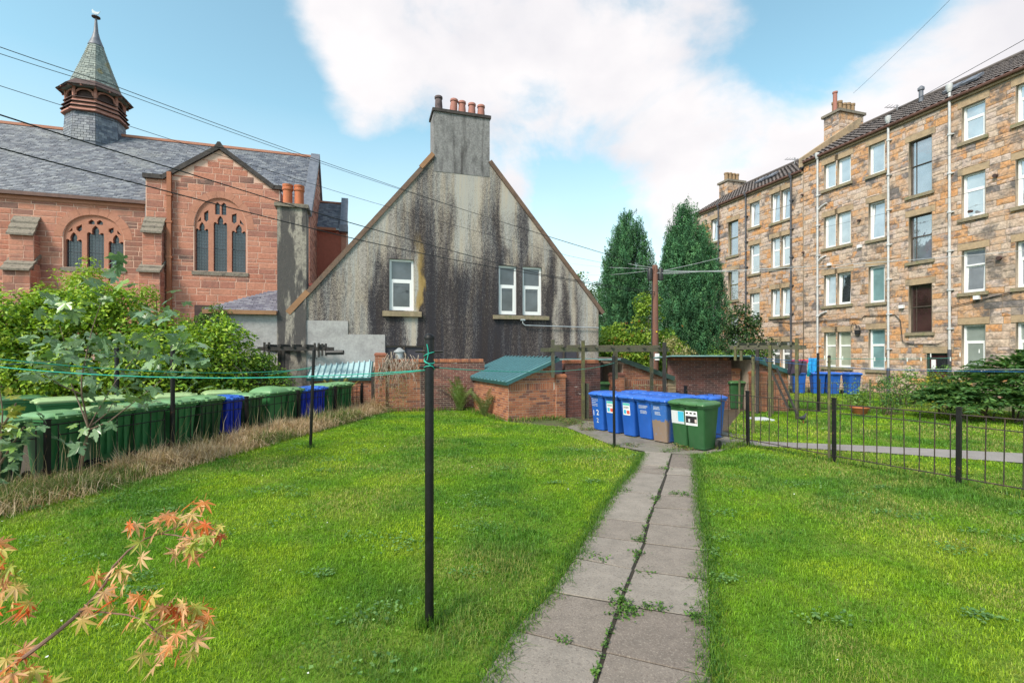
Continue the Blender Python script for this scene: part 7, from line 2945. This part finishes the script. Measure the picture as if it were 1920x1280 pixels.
# leaves of a second sapling at the left edge
sap2 = thing('sycamore_sapling', 'yellowing sycamore shoot at the left edge in front of the railing', 'tree', (W(-10, 950, 6.6)[0], 6.6, 0))
so2 = Vector(sap2.location)
b = MB()
for pts in ([(-10, 975), (0, 870), (5, 770), (-5, 700)], [(0, 870), (25, 830), (45, 800)], [(3, 800), (25, 770), (30, 755)]):
    b.tube([Vector(W(px, py, 6.6)) - so2 for px, py in pts], [.016, .012, .009, .005][:len(pts)], 5)
b.build('trunk', M['stem_grey'], sap2, True)
for (px, py, n, y_) in ((15, 770, 8, 1), (28, 765, 6, 1), (8, 800, 6, 1), (-15, 740, 6, 1), (20, 822, 8, 0), (50, 810, 7, 0), (40, 835, 7, 0), (5, 840, 8, 0), (60, 800, 4, 0), (0, 900, 8, 0), (25, 880, 6, 0)):
    for k in range(n):
        p = Vector(W(px + rg.gauss(0, 12), py + rg.gauss(0, 10), 6.6 + rg.gauss(0, .12))) - so2
        place_leaf(sap2, rg.choice(syc_ym if y_ else syc_me), p, rg.uniform(.08, .15), rg, .5)

MD = 1.2
mo = Vector(W(-90, 1330, 1.1))
mpl = thing('japanese_maple', 'japanese maple branch with orange and pink leaves in the near left corner', 'tree', mo)


def mp(px, py, d):
    return Vector(W(px, py, d)) - mo


br = [[(-90, 1330, 1.1), (-20, 1275, 1.1), (50, 1228, 1.13), (110, 1182, 1.17), (150, 1148, 1.2)], [(150, 1148, 1.2), (178, 1118, 1.22), (198, 1092, 1.24), (212, 1062, 1.26), (240, 1032, 1.28), (272, 1010, 1.3), (300, 1000, 1.32), (330, 988, 1.34), (345, 958, 1.36)],
      [(160, 1148, 1.2), (185, 1146, 1.2), (240, 1152, 1.18), (270, 1162, 1.18), (330, 1160, 1.2), (390, 1165, 1.22)], [(300, 1000, 1.32), (330, 1003, 1.3), (360, 1010, 1.3)], [(-90, 1330, 1.1), (-40, 1200, 1.1), (-10, 1100, 1.12), (10, 1040, 1.15)], [(330, 988, 1.34), (365, 972, 1.36), (400, 985, 1.36)],
      [(270, 1162, 1.18), (300, 1190, 1.15), (340, 1205, 1.15)]]
for i, st in enumerate(br):
    b = MB()
    pts = [mp(*q) for q in st]
    n = len(pts)
    r0 = .0058 if i == 0 else (.0042 if i == 1 else .0024)
    r1 = .0045 if i == 0 else .0010
    # smooth the path
    sm = []
    for k in range(n - 1):
        for j in range(3):
            t = j / 3
            sm.append(pts[k].lerp(pts[k + 1], t))
    sm.append(pts[-1])
    b.tube(sm, [r0 + (r1 - r0) * k / (len(sm) - 1) for k in range(len(sm))], 7)
    b.build('branch', M['twig'], mpl, True)
ml = [(362, 945, 1.36, 1), (375, 955, 1.37, 0), (330, 962, 1.35, 1), (312, 968, 1.34, 1), (345, 965, 1.34, 0), (296, 975, 1.33, 1), (352, 985, 1.33, 1), (376, 985, 1.34, 0), (392, 978, 1.35, 1), (408, 990, 1.36, 0), (398, 1000, 1.33, 1), (372, 1003, 1.32, 0), (352, 1010, 1.31, 2), (364, 1025, 1.3, 2), (336, 1020, 1.3, 2), (362, 1042, 1.29, 2), (330, 1040, 1.29, 2), (415, 1003, 1.35, 1),
      (246, 985, 1.27, 1), (258, 990, 1.28, 0), (270, 992, 1.29, 0), (264, 1012, 1.27, 2), (262, 1045, 1.26, 1), (290, 1000, 1.31, 0), (222, 1066, 1.24, 1), (236, 1070, 1.25, 1), (210, 1066, 1.24, 1), (246, 1068, 1.25, 0), (180, 1075, 1.24, 2), (215, 1096, 1.23, 2), (188, 1118, 1.2, 0), (206, 1120, 1.2, 0), (218, 1126, 1.21, 1), (204, 1150, 1.16, 2), (160, 1140, 1.19, 1), (152, 1160, 1.18, 2), (232, 1096, 1.22, 0),
      (248, 1126, 1.18, 1), (262, 1122, 1.18, 0), (282, 1118, 1.19, 1), (296, 1130, 1.19, 1), (275, 1140, 1.16, 2), (270, 1158, 1.15, 2), (310, 1130, 1.19, 0), (325, 1128, 1.2, 0), (318, 1146, 1.18, 0), (334, 1142, 1.2, 0), (350, 1132, 1.21, 0), (345, 1152, 1.2, 0), (362, 1142, 1.22, 2), (376, 1140, 1.22, 1), (388, 1155, 1.22, 1), (392, 1170, 1.21, 2), (372, 1166, 1.2, 2), (340, 1168, 1.18, 2), (312, 1168, 1.16, 2),
      (300, 1182, 1.15, 2), (284, 1190, 1.14, 2), (330, 1188, 1.15, 2), (352, 1184, 1.17, 1), (362, 1200, 1.16, 0), (322, 1212, 1.12, 2), (302, 1222, 1.11, 2), (340, 1222, 1.13, 2), (355, 1228, 1.13, 2), (268, 1228, 1.1, 2), (290, 1250, 1.09, 2), (248, 1165, 1.14, 2),
      (5, 1030, 1.12, 0), (12, 1050, 1.12, 0), (-8, 1012, 1.12, 1), (22, 1062, 1.13, 1), (6, 1078, 1.12, 0), (30, 1072, 1.13, 1), (4, 1100, 1.12, 1), (26, 1104, 1.12, 0), (38, 1100, 1.13, 2), (10, 1122, 1.11, 0), (32, 1126, 1.12, 0), (36, 1140, 1.12, 2), (-6, 1140, 1.1, 1), (50, 1148, 1.12, 2), (-10, 1060, 1.1, 1), (60, 1140, 1.13, 1),
      (8, 1240, 1.08, 0), (22, 1250, 1.08, 1), (40, 1225, 1.12, 1), (30, 1268, 1.08, 2), (60, 1250, 1.12, 1), (70, 1258, 1.12, 2), (48, 1272, 1.08, 0), (86, 1268, 1.1, 1), (5, 1275, 1.06, 1), (44, 1215, 1.13, 0), (100, 1280, 1.08, 2)]
rg = random.Random(12)
for px, py, d, c in ml:
    for rep in range(2 if rg.random() < .45 else 1):
        p = mp(px + rg.gauss(0, 3 + rep * 9), py + rg.gauss(0, 3 + rep * 7), d + rg.gauss(0, .012))
        size = rg.uniform(.032, .047)
        dat = rg.choice(ace_om) if c == 1 and rg.random() < .6 else rg.choice(ace_me)
        # leaves hang outwards and droop, upper face to the sky
        e = Euler((R(rg.uniform(-75, -10)), R(rg.gauss(0, 22)), R(rg.choice((180, 150, 210, 240, 120)) + rg.uniform(-25, 25))))
        link('leaf', dat, mpl, p, e, (size, size, size))

# ------------------------------------------------------------------ grass
N1, N2, N3 = VNoise(1), VNoise(2), VNoise(3)


def scatter(poly, dens, rg, dlo, dhi, wide=1.12):
    """random points over the part of poly at distances dlo..dhi that the camera (with some room to step aside) sees"""
    xs = [p[0] for p in poly]
    ys = [p[1] for p in poly]
    y0, y1 = max(min(ys), dlo), min(max(ys), dhi)
    if y1 <= y0:
        return np.zeros((0, 2))
    x0, x1 = min(xs), max(xs)
    x0, x1 = max(x0, -wide * y1 - .6), min(x1, wide * y1 + .6)
    n = int((x1 - x0) * (y1 - y0) * dens)
    P = np.stack([rg.uniform(x0, x1, n), rg.uniform(y0, y1, n)], 1)
    ok = (np.abs(P[:, 0]) < wide * P[:, 1] + .6) & in_poly(P[:, 0], P[:, 1], poly)
    return P[ok]


def blades(name, P, h, w, cols, rg, lean=.35, z0=0.0, m='blade', two=True):
    n = len(P)
    a = rg.uniform(0, 2 * PI, n)
    ln = np.abs(rg.normal(0, lean, n)) + .08
    dx, dy = np.cos(a), np.sin(a)
    sx, sy = -dy, dx
    h = np.asarray(h) * rg.uniform(.6, 1.3, n)
    B = np.stack([P[:, 0], P[:, 1], np.full(n, z0)], 1)
    hw = np.asarray(w)[:, None] / 2 if np.ndim(w) else w / 2
    S = np.stack([sx, sy, np.zeros(n)], 1) * hw
    mid = B + np.stack([dx * ln * h * .35, dy * ln * h * .35, h * .6], 1)
    tip = B + np.stack([dx * ln * h, dy * ln * h, h * np.clip(1 - .35 * ln * ln, .25, 1)], 1)
    V = np.stack([B - S, B + S, mid + S * .75, mid - S * .75, tip], 1).reshape(-1, 3)
    base = np.arange(n)[:, None] * 5
    F = np.concatenate([base + np.array([[0, 1, 2]]), base + np.array([[0, 2, 3]]), base + np.array([[3, 2, 4]])])
    return raw_mesh(name, V, F, M[m], np.repeat(cols, 5, axis=0))


def lawn_colour(P, rg, yellow=0.0):
    x, y = P[:, 0], P[:, 1]
    n1 = N1(x * .9, y * .9) * .55 + N2(x * 2.6, y * 2.6) * .30 + N3(x * 7, y * 7) * .15
    n2 = N2(x * .45 + 7, y * .45 + 3) * .6 + N3(x * 1.7 + 5, y * 1.7) * .4
    dark = np.array([.10, .235, .028])
    mid = np.array([.165, .32, .017])
    bright = np.array([.295, .42, .022])
    straw = np.array([.40, .36, .12])
    t = np.clip((n1 - .30) / .42, 0, 1)[:, None]
    c = np.where(t < .5, dark + (mid - dark) * t * 2, mid + (bright - mid) * (t - .5) * 2)
    s = np.clip((n2 - .52 + yellow) / .25, 0, .9)[:, None]
    s = s * (rg.uniform(0, 1, (len(P), 1)) < .55)
    c = c + (straw - c) * s * .8
    c *= rg.uniform(.62, 1.38, (len(P), 1)) * (.72 + .56 * N2(x * 21, y * 21))[:, None]
    tuft = np.clip((.36 - n1) / .14, 0, 1)
    return c, tuft


def grow_lawn(poly, seed, zones, yellow=0.0, label=''):
    rg = np.random.RandomState(seed)
    for (dlo, dhi, dens, h, w) in zones:
        P = scatter(poly, dens, rg, dlo, dhi)
        if not len(P):
            continue
        c, tuft = lawn_colour(P, rg, yellow)
        hh = h * (.75 + 1.0 * tuft + .5 * N3(P[:, 0] * 3, P[:, 1] * 3))
        o = link('lawn_grass', blades('lawn_grass', P, hh, w, c, rg, .8))
        tag(o, label, 'grass', None, 'stuff')


Z = [(1.2, 3.4, 6500, .034, .0042), (3.4, 5.2, 5200, .034, .0055), (5.2, 8, 2600, .036, .008), (8, 12, 1300, .038, .0115), (12, 19, 600, .042, .017)]
grow_lawn(LAWN_L, 101, Z, label='bright green mown lawn left of the slab path')
grow_lawn(LAWN_R, 102, Z, .06, label='bright green mown lawn right of the slab path')
ZY = [(3, 8, 1500, .034, .009), (8, 12, 1000, .036, .0125), (12, 26, 380, .045, .022)]
for k, pl_ in enumerate((LAWN_Y1, LAWN_Y2, LAWN_Y3)):
    grow_lawn(pl_, 103 + k, ZY, .10, label=['grass strip between the right railing and the grey path', 'grass beyond the grey path in the right hand yard', 'grass in front of the tenement wall'][k])


# dry verge before the left railing
def verge():
    rg = np.random.RandomState(9)
    n = 26000
    d = rg.uniform(3.2, 17.2, n) ** 1.0
    d = 3.2 + (17.2 - 3.2) * rg.uniform(0, 1, n) ** 1.15
    fx_ = -7.37 + .2485 * (d - 7.67)
    wv = np.interp(d, [3, 5.8, 8, 12, 17.2], [1.5, 1.45, 1.4, 1.15, .75])
    off = rg.beta(1.6, 1.6, n) * (wv + .25) - .2
    P = np.stack([fx_ + off, d], 1)
    lump = N1(d * 1.3, off * 1.5) * .6 + N2(d * 3, off * 4) * .4
    h = (.08 + .50 * lump ** 1.3) * np.clip(1.25 - np.abs(off / wv - .45) * 1.2, .35, 1) * np.clip(.75 + d / 40, .7, 1.2)
    green = (N3(d * .8 + 3, off * 2) > .52) & (rg.rand(n) < .75)
    tan = np.array([[.50, .35, .22], [.60, .45, .29], [.38, .26, .15], [.68, .54, .38]])[rg.randint(0, 4, n)] * rg.uniform(.7, 1.15, (n, 1))
    gr = np.array([[.09, .16, .035], [.14, .20, .05], [.20, .22, .07]])[rg.randint(0, 3, n)] * rg.uniform(.8, 1.2, (n, 1))
    c = np.where(green[:, None], gr, tan)
    me = blades('dry_grass', P, h, np.clip(.0035 + d * .0007, 0, .012), c, rg, 1.0, 0.0, 'straw')
    o = link('dry_grass', me)
    tag(o, 'strip of long dry straw coloured grass along the foot of the left railing', 'grass', None, 'stuff')
    # a few standing stalks with seed heads
    n = 420
    d = rg.uniform(4, 17, n)
    off = rg.uniform(-.1, .8, n)
    P = np.stack([-7.37 + .2485 * (d - 7.67) + off, d], 1)
    c = np.array([.40, .33, .2]) * rg.uniform(.7, 1.2, (n, 1))
    o = link('seed_stalks', blades('seed_stalks', P, rg.uniform(.4, .8, n), np.clip(.003 + d * .0005, 0, .01), c, rg, .28, 0.0, 'straw'))
    tag(o, 'thin standing seed stalks in the dry grass by the railing', 'grass', None, 'stuff')


verge()


def edge_tufts(name, label, lines, n, h, w, seed, cols, spread=.06, lean=.5, m='blade'):
    rg = np.random.RandomState(seed)
    Ps = []
    for a, c, k in lines:
        t = rg.uniform(0, 1, int(n * k))
        q = np.stack([a[0] + (c[0] - a[0]) * t, a[1] + (c[1] - a[1]) * t], 1)
        Ps.append(q + rg.normal(0, spread, q.shape))
    P = np.concatenate(Ps)
    c = np.array(cols)[rg.randint(0, len(cols), len(P))] * rg.uniform(.75, 1.25, (len(P), 1))
    o = link(name, blades(name, P, np.full(len(P), h), w, c, rg, lean, 0, m))
    tag(o, label, 'grass', None, 'stuff')


GC = [(.05, .14, .018), (.09, .20, .02), (.14, .25, .03)]
SC = [(.36, .30, .12), (.30, .27, .09), (.2, .24, .05)]
lines = [(a, c, math.hypot(c[0] - a[0], c[1] - a[1])) for a, c in zip(PATH_L[:-1], PATH_L[1:])] + [(a, c, math.hypot(c[0] - a[0], c[1] - a[1])) for a, c in zip(PATH_R[:-1], PATH_R[1:])]
edge_tufts('path_edge_grass', 'grass leaning over both edges of the slab path', lines, 700, .07, .006, 7, GC, .05, 1.1)
edge_tufts('path_edge_straw', 'straw coloured grass along the edges of the slab path', lines, 130, .03, .006, 8, SC, .05, 1.2)
edge_tufts('wall_foot_grass', 'taller grass at the foot of the garden wall and store', [((-4.4, 16.8), (-1.2, 17.35), 1), ((-1.9, 18), (-.2, 14.5), 1), ((-.1, 14.45), (1.5, 15.1), .6), ((-4.9, 16.2), (-4.2, 16.8), .8)], 500, .14, .014, 17, GC + [(.3, .25, .1)], .09, .4)
edge_tufts('fence_foot_grass', 'longer grass along the foot of the right railing', [((5.1, 11.0), (6.1, 9.1), 1), ((6.1, 9.1), (7.0, 7.5), 1), ((7.0, 7.5), (8.4, 4.8), 1.3), ((4.35, 10.3), (5.2, 10.9), 1)], 420, .10, .010, 18, GC + SC[2:], .10, .6)
edge_tufts('post_foot_grass', 'tufts of longer grass round the feet of the clothes posts', [(MP, MP, 1), (P2, P2, .6), (P3, P3, .6)], 220, .10, .006, 19, GC, .055, .5)


def weeds(name, label, spots, seed, size, cols):
    rg = np.random.RandomState(seed)
    P, N = [], []
    for (x, y, r, k) in spots:
        q = rg.normal(0, r, (k, 2))
        P.append(np.stack([x + q[:, 0], y + q[:, 1], .022 + np.abs(rg.normal(0, .02, k))], 1))
        N.append(np.stack([rg.normal(0, .45, k), rg.normal(0, .45, k), np.ones(k)], 1))
    P, N = np.concatenate(P), np.concatenate(N)
    o = link(name, leaves_mesh(name, P, N, size, M['leaf'], cols, rg, aspect=.6))
    tag(o, label, 'weeds', None, 'stuff')


js = []
rgw = random.Random(4)
jl = [(1112, 1280), (1130, 1226), (1159, 1154), (1177, 1104), (1198, 1028), (1213, 982), (1227, 946), (1245, 892), (1257, 856)]
for (a, c) in zip(jl[:-1], jl[1:]):
    for k in range(7):
        t = rgw.random()
        x, y = G(a[0] + (c[0] - a[0]) * t, a[1] + (c[1] - a[1]) * t)
        js.append((x, y, rgw.uniform(.006, .012), rgw.randint(2, 12)))
for (px, py, r, k) in ((1165, 1135, .05, 120), (1180, 1150, .045, 80), (1160, 1112, .03, 40), (1200, 1016, .045, 70), (1195, 1040, .035, 50), (1228, 938, .05, 60), (1245, 881, .05, 60), (1318, 1163, .06, 70), (1300, 1160, .03, 40), (1240, 1144, .03, 40), (1215, 1143, .03, 50), (1285, 930, .05, 80), (1265, 928, .05, 60),
                       (1262, 846, .09, 120), (1250, 848, .07, 60), (1058, 1208, .03, 30), (1326, 1060, .04, 40), (1186, 886, .06, 60), (1175, 922, .05, 40), (1165, 1155, .05, 60), (1108, 1046, .05, 26), (1130, 1054, .03, 22), (1210, 1078, .05, 22), (1300, 1090, .04, 24)):
    x, y = G(px, py)
    js.append((x, y, r, k))
weeds('joint_weeds', 'small green weeds growing in the joints of the slab path', js, 3, .028, [(.07, .16, .025), (.10, .20, .03), (.05, .11, .02)])
weeds('bin_foot_weeds', 'small weeds at the feet of the bins and the store wall', [(*G(1180, 836), .12, 60), (*G(1282, 842), .12, 120), (*G(1275, 836), .1, 90), (*G(1290, 838), .08, 60), (*G(1080, 795), .25, 220), (*G(1065, 790), .2, 180), (*G(1100, 806), .15, 120), (1.4, 15.0, .15, 160), (.6, 14.7, .2, 90)], 6, .055, [(.08, .15, .03), (.12, .19, .04), (.22, .17, .08)])
# clover and broad-leaved weeds in the turf
rg = np.random.RandomState(61)
for poly, lb, n_, dl in ((LAWN_L, 'patches of clover and plantain in the left lawn', .9, 11), (LAWN_R, 'patches of clover and plantain in the right lawn', .9, 10)):
    C = scatter(poly, n_, rg, 2.6, dl)
    P, N = [], []
    for c in C:
        k = rg.randint(25, 90)
        q = c + rg.normal(0, rg.uniform(.05, .16), (k, 2)) * np.array([1.3, .8])
        P.append(np.stack([q[:, 0], q[:, 1], rg.uniform(.028, .055, k)], 1))
        N.append(np.stack([rg.normal(0, .3, k), rg.normal(0, .3, k), np.ones(k)], 1))
    o = link('clover', leaves_mesh('clover', np.concatenate(P), np.concatenate(N), .032, M['leaf'], [(.10, .22, .06), (.14, .27, .07), (.18, .31, .09), (.08, .17, .05)], rg, aspect=.8))
    tag(o, lb, 'clover', None, 'stuff')
# daisies, dandelions and fallen bits on the lawns
rg = np.random.RandomState(44)
P = np.concatenate([scatter(LAWN_L, 1.6, rg, 3, 12), scatter(LAWN_R, 1.2, rg, 3, 10), scatter(LAWN_Y2, 3.0, rg, 9, 16)])
P3d = np.stack([P[:, 0], P[:, 1], np.full(len(P), .055)], 1)
Nn = np.tile(np.array([0, 0, 1.0]), (len(P), 1)) + rg.normal(0, .3, (len(P), 3))
o = link('lawn_daisies', leaves_mesh('lawn_daisies', P3d, Nn, .018, M['leaf'], [(.7, .7, .66), (.62, .5, .04), (.5, .46, .3)], rg, aspect=1.0))
tag(o, 'scattered tiny daisies and dandelions on the lawns', 'flowers', None, 'stuff')

# ------------------------------------------------------------------ pigeon on the grass beyond the railing
x, y = G(1505, 793)
bd = thing('pigeon', 'dark grey pigeon walking on the grass beyond the right railing', 'bird', (x, y, 0), R(25))
b = MB()
secs = [(-.20, .155, .004, .006), (-.16, .155, .022, .012), (-.10, .15, .045, .035), (-.03, .148, .062, .058), (.04, .16, .060, .06), (.09, .19, .042, .045), (.115, .22, .026, .03), (.125, .245, .024, .026), (.14, .262, .026, .026), (.162, .262, .018, .018), (.178, .258, .006, .006)]
L = []
for (xx, zz, ry2, rz2) in secs:
    L.append([(xx, ry2 * math.cos(2 * PI * k / 12), zz + rz2 * math.sin(2 * PI * k / 12)) for k in range(12)])
b.loft(L)
b.build('body', M['bird'], bd, True)
b = MB()
b.loft([[(.172, .004 * math.cos(q), .256 + .004 * math.sin(q)) for q in (0, 1.57, 3.14, 4.71)], [(.20, .001 * math.cos(q), .25 + .001 * math.sin(q)) for q in (0, 1.57, 3.14, 4.71)]])
b.build('beak', M['beak'], bd)
for s_ in (-1, 1):
    b = MB()
    b.tube([(0, s_ * .022, .11), (.01, s_ * .022, .06), (-.005, s_ * .024, .008)], .005, 5)
    for a in (-.5, 0, .5):
        b.tube([(-.005, s_ * .024, .008), (.03 * math.cos(a), s_ * .024 + .03 * math.sin(a), .005)], .003, 4)
    b.tube([(-.005, s_ * .024, .008), (-.025, s_ * .024, .005)], .003, 4)
    b.build('leg', M['print_red'], bd)
    b = MB()
    b.loft([[(.06, s_ * .055, .17), (.0, s_ * .066, .18), (-.12, s_ * .045, .175), (-.2, s_ * .012, .165), (-.12, s_ * .05, .145), (.0, s_ * .068, .13)], [(.06, s_ * .06, .17), (.0, s_ * .072, .18), (-.12, s_ * .05, .175), (-.2, s_ * .016, .165), (-.12, s_ * .055, .145), (.0, s_ * .073, .13)]])
    b.build('wing', M['bird'], bd, True)
# white drain cover on the far grass
x, y = G(1425, 786)
b = MB()
b.loft([rr(-.3, .3, -.3, .3, -.03, .02), rr(-.3, .3, -.3, .3, .035, .02), rr(-.26, .26, -.26, .26, .04, .02)])
o = b.build('drain_cover', M['print_grey'], None, False, (x, y, 0))
tag(o, 'pale square drain cover in the grass beyond the right railing', 'drain cover')
